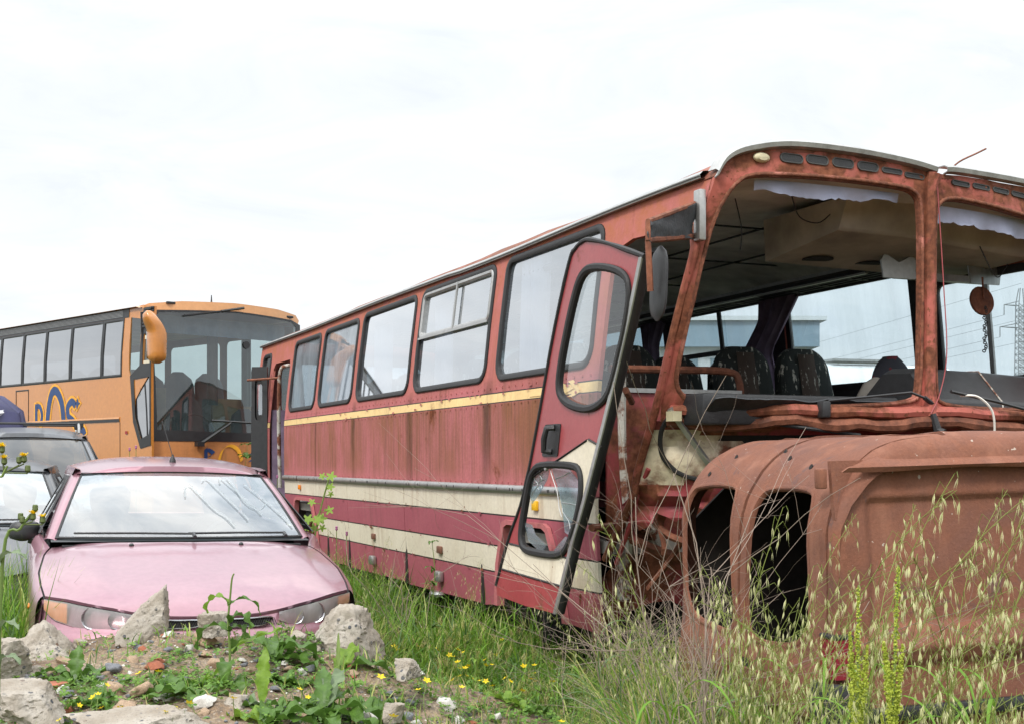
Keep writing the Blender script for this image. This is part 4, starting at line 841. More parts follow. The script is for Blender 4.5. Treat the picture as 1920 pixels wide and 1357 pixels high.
    def cseat(x, y):
        m2 = MB(); rows = []
        for i in range(12):
            q = i / 11; ww = interp(q, [0, .55, .66, .70, .74, .9, 1], [.24, .235, .17, .09, .12, .135, .09]); dd = interp(q, [0, .6, .7, .74, .9, 1], [.06, .055, .025, .05, .05, .03])
            rows.append([(x + ww * math.copysign(abs(math.cos(a)) ** .6, math.cos(a)), y + .18 * q + dd * math.copysign(abs(math.sin(a)) ** .6, math.sin(a)), .5 + .75 * q) for a in [2 * math.pi * k / 16 for k in range(16)]])
        m2.grid(rows, cv=True); m2.add(rows[-1], [tuple(range(16))]); m2.box(x - .23, x + .23, y - .42, y + .05, .42, .56, ch=.05); m2.build('seat', 'seat_grey', car)
    for x in (-.36, .36): cseat(x, 2.2)
    mb = MB(); mb.box(-.62, .62, 2.95, 3.1, .45, 1.0, ch=.05); mb.box(-.62, .62, 2.5, 3.0, .42, .55, ch=.05); mb.build('rear_bench', 'seat_grey', car)
    mb = MB(); mb.tube([(.36 + .18 * math.cos(a), 1.80 + .08 * math.sin(a), .86 + .165 * math.sin(a)) for a in fr(0, 2 * math.pi, 24)[:-1]], .014, 6, closed=True); mb.build('steering_wheel', 'black_plastic', car)
    # wipers, washer jets
    mb = MB()
    for x0, x1, q1 in ((-.62, .05, .05), (.02, .60, .05)):
        a, b_ = Vector(ws(x0 / .715, .035)), Vector(ws(x1 / .715, q1 * .6)); o_ = Vector((0, -.012, .016))
        mb.tube([a + o_, a.lerp(b_, .5) + o_ * 1.2 + Vector((0, -.02, 0)), b_ + o_], .007, 6); mb.tube([b_ + o_, b_ + Vector((0, -.09, .0))], .012, 6)
    mb.build('wiper', 'black_plastic', car)
    mb = MB(); mb.box(-.68, .68, 1.18, 1.24, .90, .912); mb.build('cowl', 'black_plastic', car)
    for x in (-.31, .31):
        mb = MB(); hx = hood(x / .75, .93); mb.lathe([(.014, 0), (.014, .006), (.008, .014), (0, .015)], 10, Matrix.Translation(hx), cap=False); mb.build('washer_jet', 'black_plastic', car)
    # door mirrors
    for sg in (-1, 1) if not front else (-1,):
        mb = MB(); rows = []
        for q in fr(0, 1, 8):
            s_ = math.sqrt(max(.04, 1 - (2 * q - 1) ** 4)); rows.append([(sg * (.895 - .02 * q + .085 * s_ * math.cos(a)), 1.62 + .055 * s_ * math.sin(a) - .02, .915 + .125 * q) for a in [2 * math.pi * k / 14 for k in range(14)]])
        mb.grid(rows, cv=True); mb.add(rows[0], [tuple(range(13, -1, -1))]); mb.add(rows[-1], [tuple(range(14))]); mb.tube([(sg * .79, 1.60, .92), (sg * .86, 1.60, .935)], [.045, .03], 8)
        mb.build('door_mirror', 'black_plastic', car)
    for x in (-.72, .72):
        for y in (.82, 3.45): wheel_mesh('wheel', .30, .19, car, (x, y, .30))
    if front:
        for sg in (-1, 1):
            # headlamp: bowl, two reflectors, amber corner, clear lens
            ss = fr(.44, .985, 16)
            top = [hood(sg * s, 0) for s in ss]
            zb = lambda s: interp(s, [.44, .5, .6, .8, .93, .985], [.592, .570, .556, .562, .592, .640])
            def lp(i, k, dy): x, y, z = top[i]; x *= 1.022; return (x, y + dy - .02 + .012 * k, lerp(z - .008, zb(ss[i]), k))
            bowl = MB(); bowl.grid([[lp(i, 0, -.004), lp(i, .15, .04), lp(i, .85, .04), lp(i, 1, -.004)] for i in range(17)])
            hl = bowl.build('headlamp', 'black_plastic', car)
            MB().grid([[lp(i, .06, .0), lp(i, .2, .036), lp(i, .8, .036), lp(i, .94, .0)] for i in range(1, 16)]).build('lamp_bowl', 'lamp_bowl', hl)
            for s_, r_ in ((.70, .056), (.56, .044)):
                x = sg * s_ * .79; y = yfr(s_) - .012; zc = (hood(sg * s_, 0)[2] + zb(s_)) / 2 - .004
                m2 = MB(); m2.lathe([(0, .035), (r_ * .5, .03), (r_ * .86, .008), (r_ * .9, -.012), (r_, -.016), (r_, 0)], 22, Matrix.Translation((x, y + .012, zc)) @ Matrix.Rotation(R(90), 4, 'X') @ Matrix.Scale(-1, 4, (0, 0, 1)), cap=False); m2.build('reflector', 'chrome', hl)
            MB().grid([[lp(i, .10, -.004), lp(i, .5, -.006), lp(i, .93, -.004)] for i in range(13 if sg > 0 else 12, 17)]).build('indicator', 'amber', hl)
            MB().grid([[lp(i, .03, -.006), lp(i, .3, -.016), lp(i, .7, -.016), lp(i, .97, -.006)] for i in range(17)]).build('lens', 'lamp_glass', hl)
            # grille half
            gs = [(.035, .606), (.06, .613), (.2, .612), (.36, .617), (.405, .612), (.40, .598), (.355, .572), (.30, .566), (.12, .568), (.06, .578)]
            gm = lambda s, z, hh: (sg * s * .79, yfr(s) - .018 - hh - (.62 - z) * .12, z)
            g = MB().ring(smooth_loop(gs, 2), .008, .012, gm).build('grille', 'chrome', car)
            MB().panel(smooth_loop(gs, 1), (), gm, off=.002).build('grille_backing', 'dark_under', g)
            m2 = MB()
            for k in range(24):
                s0 = .05 + k * .0155; m2.tube([gm(s0, .572, .004), gm(min(.4, s0 + .02), .608, .004)], .0016, 4); m2.tube([gm(s0 + .02, .572, .004), gm(max(.04, s0), .608, .004)], .0016, 4)
            m2.build('grille_mesh', 'black_plastic', g)
        mb = MB(); mb.lathe([(.0, .018), (.02, .014), (.026, 0)], 12, Matrix.Translation((-.845, .66, .63)) @ Matrix.Rotation(R(-90), 4, 'Y') @ Matrix.Diagonal((.7, 1.2, 1, 1)), cap=False); mb.build('side_repeater', 'amber', car)
        base = Vector(roofp(0.02, .16)); mb = MB(); mb.lathe([(.022, -.005), (.02, .012), (.009, .035), (.006, .05)], 10, Matrix.Translation(base)); mb.tube([base + Vector((0, 0, .04)), base + Vector((-.065, .06, .27))], .0028, 5); mb.build('roof_aerial', 'black_plastic', car)
        # number traced by a finger in the dust of the screen
        def wp(u, v): return tuple(Vector(ws(u, v)) + Vector((0, -.006, .007)))
        for st in ([(.06, .55), (.08, .70), (.13, .74), (.19, .62), (.30, .38), (.38, .28), (.44, .14)], [(.27, .80), (.33, .86), (.40, .70), (.56, .30), (.58, .22)], [(.46, .78), (.49, .88), (.55, .76), (.70, .40), (.73, .30)], [(.56, .88), (.60, .72), (.62, .52), (.68, .40), (.76, .40), (.84, .48)], [(.72, .78), (.84, .52), (.93, .26), (.96, .12)]):
            sp = spline([(a, b_, 0) for a, b_ in st], 6); mb = MB(); mb.grid([[wp(p.x - .011, p.y - .004), wp(p.x + .011, p.y + .004)] for p in sp]); mb.build('finger_mark', 'finger_mark', scr)
    return car
th = R(20.5)
pink = saloon('car', 'metallic pink saloon car facing forward behind the rubble heap', (-1.51, 6.38, 0.0), th, 'pink_paint', roll=R(.8))
grey = saloon('car', 'dark grey saloon car half hidden beside the pink one', (-3.62, 7.95, 0.0), R(17), 'grey_paint', front=False)
suv = saloon('estate_car', 'silver-roofed dark estate car with roof rails behind the grey saloon', (-4.45, 11.6, 0), R(20), 'silver_paint', front=False, sc=(1.03, 1.05, 1.24), glassm='dark_glass')
for sg in (-1, 1):
    mb = MB(); mb.tube(spline([(sg * .53, 1.98, 1.37), (sg * .53, 2.03, 1.43), (sg * .53, 2.3, 1.45), (sg * .53, 3.1, 1.45), (sg * .53, 3.2, 1.40)], 4), .015, 7); mb.build('roof_rail', 'alu', suv)
mb = MB()
for y in (2.2, 2.9): mb.tube([(-.56, y, 1.455), (.56, y, 1.455)], .012, 6); mb.box(.50, .58, y - .03, y + .03, 1.42, 1.46)
mb.build('roof_bar', 'black_plastic', suv)
# ================================================================ orange coach
CA = R(45.7)
coach = thing('coach', 'tall orange touring coach with a huge windscreen and orange mirror', 'coach', (-4.556, 16.2, 0), CA)
weather('coach_orange', (.52, .205, .038), (.46, .175, .032), rust=.0, streak=.15, stain=(.25, .1, .04), rough=.3, coat=.8, bump=.015, scale=.5)
weather('coach_peach', (.70, .36, .16), (.66, .32, .13), streak=.2, stain=(.3, .15, .07), rough=.35, coat=.5, bump=.02, scale=.5)
weather('coach_front_lower', (.52, .21, .065), (.42, .17, .06), rust=.1, streak=.8, stain=(.14, .08, .03), rough=.5, coat=.2, scale=.7)
plain('coach_black', (.02, .021, .023), .35, bump=.05)
plain('logo_blue', (.015, .05, .16), .4, bump=0); plain('logo_yellow', (.75, .36, .03), .4, bump=0)
glass('coach_side_glass', (.10, .11, .12), dust=.12, dustcol=(.52, .52, .55), ior=1.8, refl=2.3, smear=(1, 1, 1))
glass('coach_screen', (.42, .54, .54), dust=.10, dustcol=(.36, .43, .43), ior=1.5, refl=1.3, smear=(1, 1, 1))
plain('coach_inside', (.30, .21, .10), .8); plain('coach_seat', (.06, .075, .085), .9)
plain('red_dot', (.3, .03, .03), .5)
cs = lambda y, z, h: (.0 + .05 * sst(2.4, 3.4, z) ** 2 - h, y, z)               # near side plane
def cf(x, z, h): return (x, .0 + .30 * ((x - 1.25) / 1.25) ** 2 * .9 - .14 + .16 * sst(1.6, 3.4, z) - h + (.14 if False else 0), z)   # bowed, raked front
CL = 12.0
MB().panel([(.62, .35), (CL, .35), (CL, 3.38), (.62, 3.38)], [rrect(.76, CL - .3, 2.50, 3.26, .08)], cs, cu=fr(1, 11.5, 12), cv=[1.0, 1.94, 2.5, 2.8, 3.1, 3.26]).build('side_panel', 'coach_orange', coach, solid=.03, soff=1)
MB().panel([(.645, 3.265), (CL, 3.265), (CL, 3.375), (.645, 3.375)], (), cs, cv=[3.3, 3.34], cu=fr(1, 11, 10), off=.006).build('vent_strip', 'coach_black', coach)
mb = MB()
for i in range(5): mb.panel([(.8, 3.285 + i * .017), (CL - .2, 3.285 + i * .017), (CL - .2, 3.290 + i * .017), (.8, 3.290 + i * .017)], (), cs, off=.010)
mb.build('vent_slat', 'alu', coach)
my = [.76, 1.30, 2.19, 2.95, 3.67, 4.42, 5.2, 6.0, 6.8, 7.6, 8.4, 9.2, 10.0, 10.8, 11.7]
for a, b_ in zip(my[:-1], my[1:]):
    lp = rrect(a + .012, b_ - .012, 2.515, 3.25, .03, 2)
    g = MB().ring([(a, 2.50), (b_, 2.50), (b_, 3.262), (a, 3.262)], .035, .008, cs).build('window', 'coach_black', coach)
    MB().panel(lp, (), cs, cv=[2.8, 3.1], off=-.004).build('pane', 'coach_side_glass', g)
mb = MB()
for y in (.815,): mb.panel([(y, 1.915), (9, 1.915), (9, 1.95), (y, 1.95)], (), cs, off=.010)
mb.build('side_moulding', 'coach_black', coach)
MB().panel([(.815, 1.955), (9, 1.955), (9, 1.975), (.815, 1.975)], (), cs, off=.012).build('moulding_trim', 'coach_peach', coach)
mb = MB(); mb.ring([(3.45, 1.96), (3.87, 1.96), (3.87, 2.44), (3.45, 2.44)], .02, .006, cs); mb.build('fuel_hatch', 'coach_black', coach)
for y in (.80, 1.9): MB().panel([(y, .4), (y + .012, .4), (y + .012, 1.91), (y, 1.91)], (), cs, off=.003).build('panel_joint', 'pin_black', coach)
MB().panel(rrect(.60, .66, 1.75, 1.79, .01, 2), (), cs, off=.01).build('side_marker', 'red_dot', coach)
# lettering on the flank: letters with a tall arched O, blue edged in yellow
def letter(loops, holes=()):
    for m_, off, grow in (('logo_yellow', .004, .035), ('logo_blue', .007, 0)):
        for lp in loops:
            cx, cyy = sum(p[0] for p in lp) / len(lp), sum(p[1] for p in lp) / len(lp)
            L2 = []; N = len(lp); P = [Vector(p) for p in lp]
            ar = sum(P[i].x * P[(i + 1) % N].y - P[(i + 1) % N].x * P[i].y for i in range(N)); sgn = 1 if ar > 0 else -1
            for i in range(N):
                a = (P[i] - P[i - 1]).normalized(); b_ = (P[(i + 1) % N] - P[i]).normalized(); n_ = Vector((a.y + b_.y, -a.x - b_.x)); n_ = n_.normalized() if n_.length > 1e-6 else n_
                L2.append((P[i].x + n_.x * grow * sgn, P[i].y + n_.y * grow * sgn))
            MB().panel(L2, holes if False else (), cs, off=off).build('lettering', m_, coach)
def band(pts, w):           # stroke to outline
    P = spline([(a, b_, 0) for a, b_ in pts], 6); A, B = [], []
    for i, p in enumerate(P):
        t = (P[min(i + 1, len(P) - 1)] - P[max(i - 1, 0)]).normalized(); n_ = Vector((-t.y, t.x, 0)) * w / 2; A.append((p.x + n_.x, p.y + n_.y)); B.append((p.x - n_.x, p.y - n_.y))
    return A + B[::-1]
letter([band([(3.20, 1.92), (3.20, 2.10), (3.20, 2.22)], .08), band([(3.18, 2.19), (3.08, 2.17), (3.02, 2.06), (3.05, 1.96), (3.1, 1.92)], .07)])
letter([band([(2.86, 1.93), (2.80, 2.2), (2.70, 2.37), (2.56, 2.37), (2.42, 2.2), (2.36, 1.93)], .12)])
letter([band([(2.02, 2.16), (2.12, 2.22), (2.24, 2.15), (2.22, 2.02), (2.10, 1.96), (2.02, 1.90), (1.90, 1.84)], .10)])
letter([[(1.98, 2.10), (1.93, 2.17), (1.88, 2.19), (1.93, 2.21), (1.95, 2.27), (1.99, 2.21), (2.04, 2.2), (2.0, 2.17)]])
letter([band([(2.0, 1.92), (1.92, 1.84), (1.8, 1.82), (1.76, 1.76)], .10)])
# cab corner: black pillar, quarter lights and the driver's low window
MB().panel([(.0, .35), (.62, .35), (.62, 3.38), (.3, 3.40), (.02, 3.36)], [[(.05, 2.62), (.22, 2.62), (.22, 3.05), (.05, 3.05)], [(.04, 1.80), (.06, 1.72), (.30, 1.66), (.44, 1.95), (.50, 2.5), (.06, 2.5)], [(.30, 2.3), (.40, 2.2), (.58, 2.58), (.60, 3.26), (.32, 3.22)]], cs, cv=fr(.6, 3.3, 14)).build('cab_side', 'coach_orange', coach, solid=.03, soff=1)
MB().panel([(.02, 1.60), (.28, 1.56), (.46, 1.9), (.54, 2.5), (.30, 2.62), (.29, 3.36), (.02, 3.36)], [[(.05, 2.64), (.23, 2.64), (.23, 3.02), (.05, 3.02)], [(.05, 1.82), (.07, 1.74), (.27, 1.68), (.40, 1.95), (.44, 2.45), (.06, 2.47)]], cs, cv=fr(1.7, 3.2, 10), off=.008).build('cab_pillar', 'coach_black', coach)
MB().panel([(.05, 1.80), (.07, 1.73), (.28, 1.67), (.42, 1.95), (.47, 2.5), (.05, 2.5)], (), cs, off=-.01).build('cab_window', 'coach_side_glass', coach)
MB().panel([(.04, 2.62), (.23, 2.62), (.23, 3.04), (.04, 3.04)], (), cs, off=-.01).build('upper_cab_window', 'coach_screen', coach)
MB().panel([(.30, 2.25), (.40, 2.2), (.59, 2.56), (.61, 3.27), (.31, 3.24)], (), cs, off=-.008).build('quarter_window', 'coach_screen', coach)
for i in range(6): MB().panel([(.05, 3.10 + i * .045), (.24, 3.10 + i * .045), (.24, 3.125 + i * .045), (.05, 3.125 + i * .045)], (), cs, off=.02).build('louvre', 'coach_black', coach, solid=.015)
plain('sticker_cream', (.6, .55, .42), .6)
MB().panel([(.06, 2.95), (.21, 2.95), (.21, 3.0), (.06, 3.0)], (), cs, off=-.004).build('sticker', 'sticker_cream', coach); MB().panel([(.07, 2.64), (.22, 2.64), (.22, 2.68), (.07, 2.68)], (), cs, off=-.004).build('sticker', 'sticker_cream', coach)
# front
WSH = [(.12, 1.80), (1.25, 1.77), (2.40, 1.80), (2.44, 2.4), (2.40, 3.28), (2.30, 3.34), (1.25, 3.37), (.22, 3.31), (.14, 3.24)]
MB().panel([(0.02, 3.38), (.1, 3.42), (.5, 3.47), (1.25, 3.50), (2.0, 3.49), (2.4, 3.45), (2.48, 3.38), (2.44, 3.30), (2.3, 3.35), (1.25, 3.38), (.2, 3.33), (.05, 3.28)], (), cf, cu=fr(.2, 2.4, 14), off=.0).build('roof_brow', 'coach_peach', coach, solid=.05, soff=-1)
MB().panel([(.0, .4), (2.5, .4), (2.5, 1.66), (0, 1.66)], (), cf, cu=fr(.1, 2.4, 14), cv=[.9, 1.3]).build('front_lower', 'coach_front_lower', coach, solid=.04)
MB().panel([(.0, 1.655), (2.5, 1.655), (2.5, 3.32), (2.3, 3.37), (1.25, 3.39), (.2, 3.34), (0, 3.30)], [WSH], cf, cu=fr(.1, 2.4, 14), cv=fr(1.8, 3.2, 6), off=.006).build('screen_surround', 'coach_black', coach, solid=.03)
scr2 = MB().panel(WSH, (), cf, cu=fr(.2, 2.3, 12), cv=fr(1.9, 3.2, 6), off=.002).build('windscreen', 'coach_screen', coach)
mb = MB(); mb.grid([[(x, max(y, cf(x, 3.44, -.03)[1]), 3.38 + .12 * (1 - abs((x - 1.25) / 1.25) ** 3) - .02 * (y < .3)) for x in fr(0.0, 2.5, 14)] for y in [.15, .4, 1, 4, 8, 12]]); mb.build('roof', 'coach_peach', coach, angle=60)
MB().panel([(.4, .3), (12, .3), (12, 3.38), (.4, 3.38)], [rrect(.7, 2.1, 2.2, 3.2, .08), rrect(2.3, 3.7, 2.45, 3.2, .08), rrect(3.9, 5.3, 2.45, 3.2, .08), rrect(5.5, 7.0, 2.45, 3.2, .08), rrect(7.2, 8.7, 2.45, 3.2, .08)], lambda y, z, h: (2.48, y, z)).build('far_side_panel', 'coach_orange', coach)
mb = MB(); mb.box(.05, 2.45, 11.9, 11.95, .4, 3.4); mb.box(.05, 2.45, .25, 11.9, 1.05, 1.1); mb.build('inner_shell', 'coach_inside', coach)
mb = MB(); mb.grid([[(x, y, 3.30) for x in (.1, 2.4)] for y in (.35, 11.9)]); mb.build('ceiling_lining', 'ceiling_lining', coach)
mb = MB(); mb.box(.15, 1.0, 1.35, 1.40, 1.3, 2.42); mb.build('cab_partition', 'coach_inside', coach)
mb = MB(); mb.box(1.75, 2.4, 1.35, 1.40, 1.3, 2.3); mb.build('cab_partition', 'coach_inside', coach)
mb = MB(); mb.grid([[(x, .20 if k == 0 else .55, 1.72 + .05 * k) if k < 2 else (x, .75, 1.2) for k in range(3)] for x in fr(.1, 2.4, 8)]); mb.build('dashboard', 'coach_black', coach)
def coach_seat(x, y, z, nm='seat', sc=1.0):
    m2 = MB(); rows = []
    for i in range(10):
        q = i / 9; ww = .24 * sc * (1 if q < .75 else math.sqrt(max(.03, 1 - ((q - .75) / .26) ** 2))); rows.append([(x + ww * math.copysign(abs(math.cos(a)) ** .6, math.cos(a)), y + .14 * q + .06 * math.copysign(abs(math.sin(a)) ** .6, math.sin(a)), z + .35 + .85 * sc * q) for a in [2 * math.pi * k / 14 for k in range(14)]])
    m2.grid(rows, cv=True); m2.add(rows[-1], [tuple(range(14))]); m2.box(x - .23, x + .23, y - .4, y + .06, z + .3, z + .45, ch=.04); return m2.build(nm, 'coach_seat', coach)
coach_seat(1.10, .95, 1.05, 'driver_seat', 1.1); coach_seat(2.1, .95, .95, 'guide_seat')
for y in (1.9, 2.7, 3.5, 4.3):
    for x in (.4, .9, 1.6, 2.1): coach_seat(x, y, 1.5)
mb = MB(); mb.tube([(1.05 + .24 * math.cos(a), .62 + .1 * math.sin(a), 1.84 + .2 * math.sin(a)) for a in fr(0, 2 * math.pi, 24)[:-1]], .016, 6, closed=True); mb.build('steering_wheel', 'coach_black', coach)
mb = MB(); mb.grid([[(x, .45 + .012 * math.sin(x * 40), 3.30 - .22 * q) for q in (0, .5, 1)] for x in fr(.3, 2.35, 60)]); mb.build('sun_blind', 'blind_cloth', coach); 
plain('curtain_teal', (.10, .15, .15), .9)
for (x0, x1) in ((1.62, 1.80), (2.2, 2.36)):
    mb = MB(); mb.grid([[(lerp(x0, x1, k / 10) + .02 * math.sin(k), 1.3 + .02 * math.sin(k * 1.9), lerp(3.2, 2.2, q)) for k in range(11)] for q in fr(0, 1, 5)]); mb.build('curtain', 'curtain_teal', coach)
# wipers
def cw(pts, r): mb = MB(); mb.tube([cf(x, z, h) for x, z, h in pts], r, 6); return mb
mb = cw([(1.35, 3.44, .05), (1.0, 3.37, .06)], [.02, .016]); mb.tube([cf(1.0, 3.37, .06), cf(.5, 3.28, .05)], .012, 5); mb.build('upper_wiper', 'coach_black', coach)
mb = cw([(.62, 1.62, .06), (1.05, 1.90, .06)], [.026, .016]); mb.tube([cf(.78, 1.93, .05), cf(1.7, 1.90, .05)], .012, 5); mb.box(.56, .66, cf(.6, 1.6, .1)[1], cf(.6, 1.6, .02)[1], 1.59, 1.65); mb.build('lower_wiper', 'coach_black', coach)
for x in (.36, 2.25): mb = MB(); p = cf(x, 3.44 if x < 1 else 3.41, .0); mb.box(x - .06, x + .06, p[1] - .02, p[1] + .02, p[2] - .015, p[2] + .015, ch=.006); mb.build('marker_lamp', 'black_plastic', coach)
# mirror: big drooping orange pod on the near corner
mb = MB(); rows = []
for q in fr(0, 1, 14):
    z = lerp(3.27, 2.62, q); cx = lerp(-.13, -.01, sst(0, .45, q)); w_ = interp(q, [0, .06, .2, .5, .9, .97, 1], [.02, .06, .09, .10, .095, .075, .03]); d_ = w_ * 1.1
    rows.append([(cx - .02 + w_ * math.copysign(abs(math.cos(a)) ** .45, math.cos(a)), -.17 + d_ * math.copysign(abs(math.sin(a)) ** .45, math.sin(a)), z) for a in [2 * math.pi * k / 16 for k in range(16)]])
mb.grid(rows, cv=True); mb.add(rows[0], [tuple(range(16))]); mb.add(rows[-1], [tuple(range(16))]); mr = mb.build('mirror', 'coach_orange', coach, angle=60)
mb = MB(); mb.tube([(-.12, -.15, 3.2), (.02, .05, 3.25)], [.04, .05], 8); mb.build('mirror_arm', 'coach_orange', mr)
mb = MB(); mb.box(-.11, .07, -.062, -.05, 2.68, 3.02, ch=.004); mb.build('mirror_glass', 'chrome', mr)
for y in (2.6, 9.3):
    for x in (.2, 2.3): wheel_mesh('wheel', .5, .28, coach, (x, y, .5))
mb = MB(); mb.lathe([(.04, 0), (.03, .05), (.012, .07), (.006, .16)], 8, Matrix.Translation((1.25, .6, 3.50))); mb.build('roof_aerial', 'black_plastic', coach)
mb = MB(); mb.lathe([(0, 0), (.05, 0), (.05, .01), (0, .01)], 14, Matrix.Translation(cf(1.40, 2.95, .012)) @ Matrix.Rotation(R(90), 4, 'X')); mb.build('sticker_disc', 'coach_black', coach)
# faded lettering across the front
for lp in ([(.72, 1.42), (.72, 1.56)], [(.74, 1.55), (.82, 1.5), (.76, 1.46)], [(.90, 1.40), (.95, 1.54), (1.06, 1.60), (1.18, 1.54), (1.24, 1.40)], [(1.50, 1.54), (1.38, 1.50), (1.48, 1.44), (1.36, 1.40)]):
    P = spline([(a, b_, 0) for a, b_ in lp], 5); mb = MB(); mb.grid([[cf(p.x - .02, p.y - .015, .008), cf(p.x + .025, p.y + .02, .008)] for p in P]); mb.build('lettering', 'logo_yellow' if len(lp) > 4 else 'logo_blue', coach)
# ================================================================ covered trailer load at the left edge
plain('tarp_blue', (.022, .022, .075), .6, var=.4, scale=3, bump=.3); plain('tarp_white', (.6, .6, .62), .7)
tl = thing('covered_trailer', 'dark blue tarpaulin cover with white top behind the estate car', 'trailer', (-6.38, 14.8, 0), R(38))
mb = MB(); rows = []
for z, w_ in ((.5, .66), (1.3, .62), (1.95, .52), (2.12, .36), (2.2, .12)):
    rows.append([(w_ * math.copysign(abs(math.cos(a)) ** .35, math.cos(a)) + .02 * math.sin(a * 9), 1.1 * w_ / .66 * math.copysign(abs(math.sin(a)) ** .35, math.sin(a)), z + .02 * math.sin(a * 7)) for a in [2 * math.pi * k / 40 for k in range(40)]])
mb.grid(rows, cv=True); mb.add(rows[-1], [tuple(range(40))]); mb.build('cover', 'tarp_blue', tl, angle=50)
mb = MB(); mb.tube([(.55 * math.cos(a), .92 * math.sin(a), 1.93 + .02 * math.sin(a * 5)) for a in fr(0, 6.28, 40)[:-1]], .035, 6, closed=True); mb.build('cover_hem', 'tarp_white', tl)
for x in (-.5, .5): wheel_mesh('wheel', .3, .18, tl, (x, 0, .3))
# ================================================================ burnt-out rusty van
van = thing('van', 'completely rusted van shell with empty rear windows standing in tall grass', 'van', (1.1286, 4.383, 0)); van.rotation_euler = (0, R(-1.6), math.atan2(.2655, .964))
m, nt, b = newmat('van_rust'); co = objco(nt)
n1_ = noise(nt, co, 1.6, 9, .62, .5); n2_ = noise(nt, co, 90, 4, .7); n3_ = noise(nt, co, 7, 7, .65)
c = ramp(nt, n1_, [(.30, (.135, .062, .052)), (.44, (.19, .072, .042)), (.58, (.225, .083, .045)), (.74, (.16, .075, .062))])
c = mixc(nt, ramp(nt, n3_, [(.42, 0.), (.7, .55)]), c, (.125, .058, .045)); c = mixc(nt, ramp(nt, n2_, [(.38, .30), (.55, 0.)]), c, (.12, .045, .026)); c = mixc(nt, ramp(nt, n2_, [(.58, 0.), (.74, .35)]), c, (.31, .14, .085))
s_ = noise(nt, mapping(nt, co, (5, 5, .4)), 2, 5, .6); c = mixc(nt, ramp(nt, s_, [(.52, 0.), (.72, .5)]), c, (.30, .135, .085))
fl = noise(nt, co, 3.1, 10, .7, .8); c = mixc(nt, ramp(nt, fl, [(.60, 0.), (.63, .75)]), c, (.115, .062, .055)); c = mixc(nt, ramp(nt, fl, [(.33, .6), (.37, 0.)]), c, (.30, .15, .10))
c = mixc(nt, ramp(nt, noise(nt, co, 46, 2, .5), [(.735, 0.), (.755, .8)]), c, (.46, .40, .34))
lk(nt, c, b.inputs['Base Color']); b.inputs['Roughness'].default_value = .82; lk(nt, bumpn(nt, math_(nt, 'ADD', n2_, math_(nt, 'MULTIPLY', n3_, 1.5)), .45, .006), b.inputs['Normal'])
plain('van_inner_shade', (.022, .017, .014), .95, var=.4)  # near-black colour holds the deep shade inside the closed van shell
VW = 1.50; ZR = 1.482
def prof(s):
    """rear profile: s is arc length from the ground up and then forward along the roof -> (x, z, nx, nz)"""
    z0 = 1.08; a_, b_ = .40, ZR - z0
    if s <= z0: return (0, s, -1, 0)
    L = 1.55 * math.sqrt((a_ * a_ + b_ * b_) / 2) 
    if s <= z0 + L:
        th_ = (s - z0) / L * math.pi / 2; return (a_ * (1 - math.cos(th_)), z0 + b_ * math.sin(th_), -math.cos(th_), math.sin(th_))
    return (a_ + s - z0 - L, ZR, 0, 1)
SROOF = 1.08 + 1.55 * math.sqrt((.4 ** 2 + .42 ** 2) / 2)
def vr(y, s, h):
    x, z, nx, nz = prof(s); k = sst(1.1, SROOF, s); r1 = lerp(.018, .10, k); r2 = lerp(.22, .2, k); ins = 0
    if y < r1: ins = r1 * (1 - math.sqrt(max(0, 1 - ((r1 - y) / r1) ** 2)))
    if y > VW - r2: ins = r2 * (1 - math.sqrt(max(0, 1 - ((y - VW + r2) / r2) ** 2)))
    dent = .010 * fbm(y * 2.4, s * 2.4, 3) + .004 * fbm(y * 8, s * 8, 5) - .012 * sst(.675, .655, s)
    return (x - nx * (ins - h + dent), y, z - nz * (ins - h + dent))
wr = smooth_loop([(.20, .74), (.62, .70), (.685, .74), (.685, 1.0), (.655, 1.27), (.60, 1.305), (.26, 1.30), (.20, 1.26), (.185, 1.0)], 2)
wl = [(VW - a, b_) for a, b_ in wr]
gapx = .745
for lo, hi, wn in ((.062, gapx - .012, wr), (gapx + .012, VW - .02, wl)):
    rd_ = MB().panel([(lo, .30), (hi, .30), (hi, SROOF + .06), (lo, SROOF + .06)], [wn], vr, cu=fr(lo + .03, hi - .03, 18), cv=fr(.4, SROOF, 40)).build('rear_door', 'van_rust', van, solid=.012, soff=1, angle=50)
    MB().ring(wn, -.016, .003, vr).build('window_flange', 'van_rust', rd_)
    mb = MB(); mb.ring(wn, .004, .008, lambda y, s, h: vr(y, s, h - .010)); mb.build('window_reveal', 'van_rust', rd_)
    MB().panel([(lo + .04, .50), (hi - .04, .50), (hi - .04, .60), (lo + .04, .60)], (), vr, cv=[.55], off=.012).build('pressed_rib', 'van_rust', rd_, solid=.02, bevel=.008)
mb = MB()      # bolt holes where fittings were torn off
for s in (.60, 1.34):
    hm = MB(); hm.box(-.022, .004, .035, .085, s - .035, s + .035, ch=.006); hm.build('hinge', 'van_rust', van)
MB().panel(rrect(.62, .70, .585, .635, .012, 3), (), vr, off=.0145).build('handle_hole', 'dark_under', van)
MB().panel([(.048, .3), (.066, .3), (.066, SROOF), (.048, SROOF)], (), vr, cv=fr(.4, SROOF - .05, 24), off=-.014).build('corner_seam', 'dark_under', van)
mb = MB()
for y, s in ((.60, 1.45), (.36, 1.40), (1.1, 1.46), (1.22, 1.36), (.72, 1.50)):
    mb.lathe([(0, 0), (.010, 0), (.012, .003), (0, .003)], 10, Matrix.Translation(vr(y, s, .001)) @ Matrix.Rotation(R(-60), 4, 'Y'))
mb.build('bolt_holes', 'dark_under', van, kind='stuff')
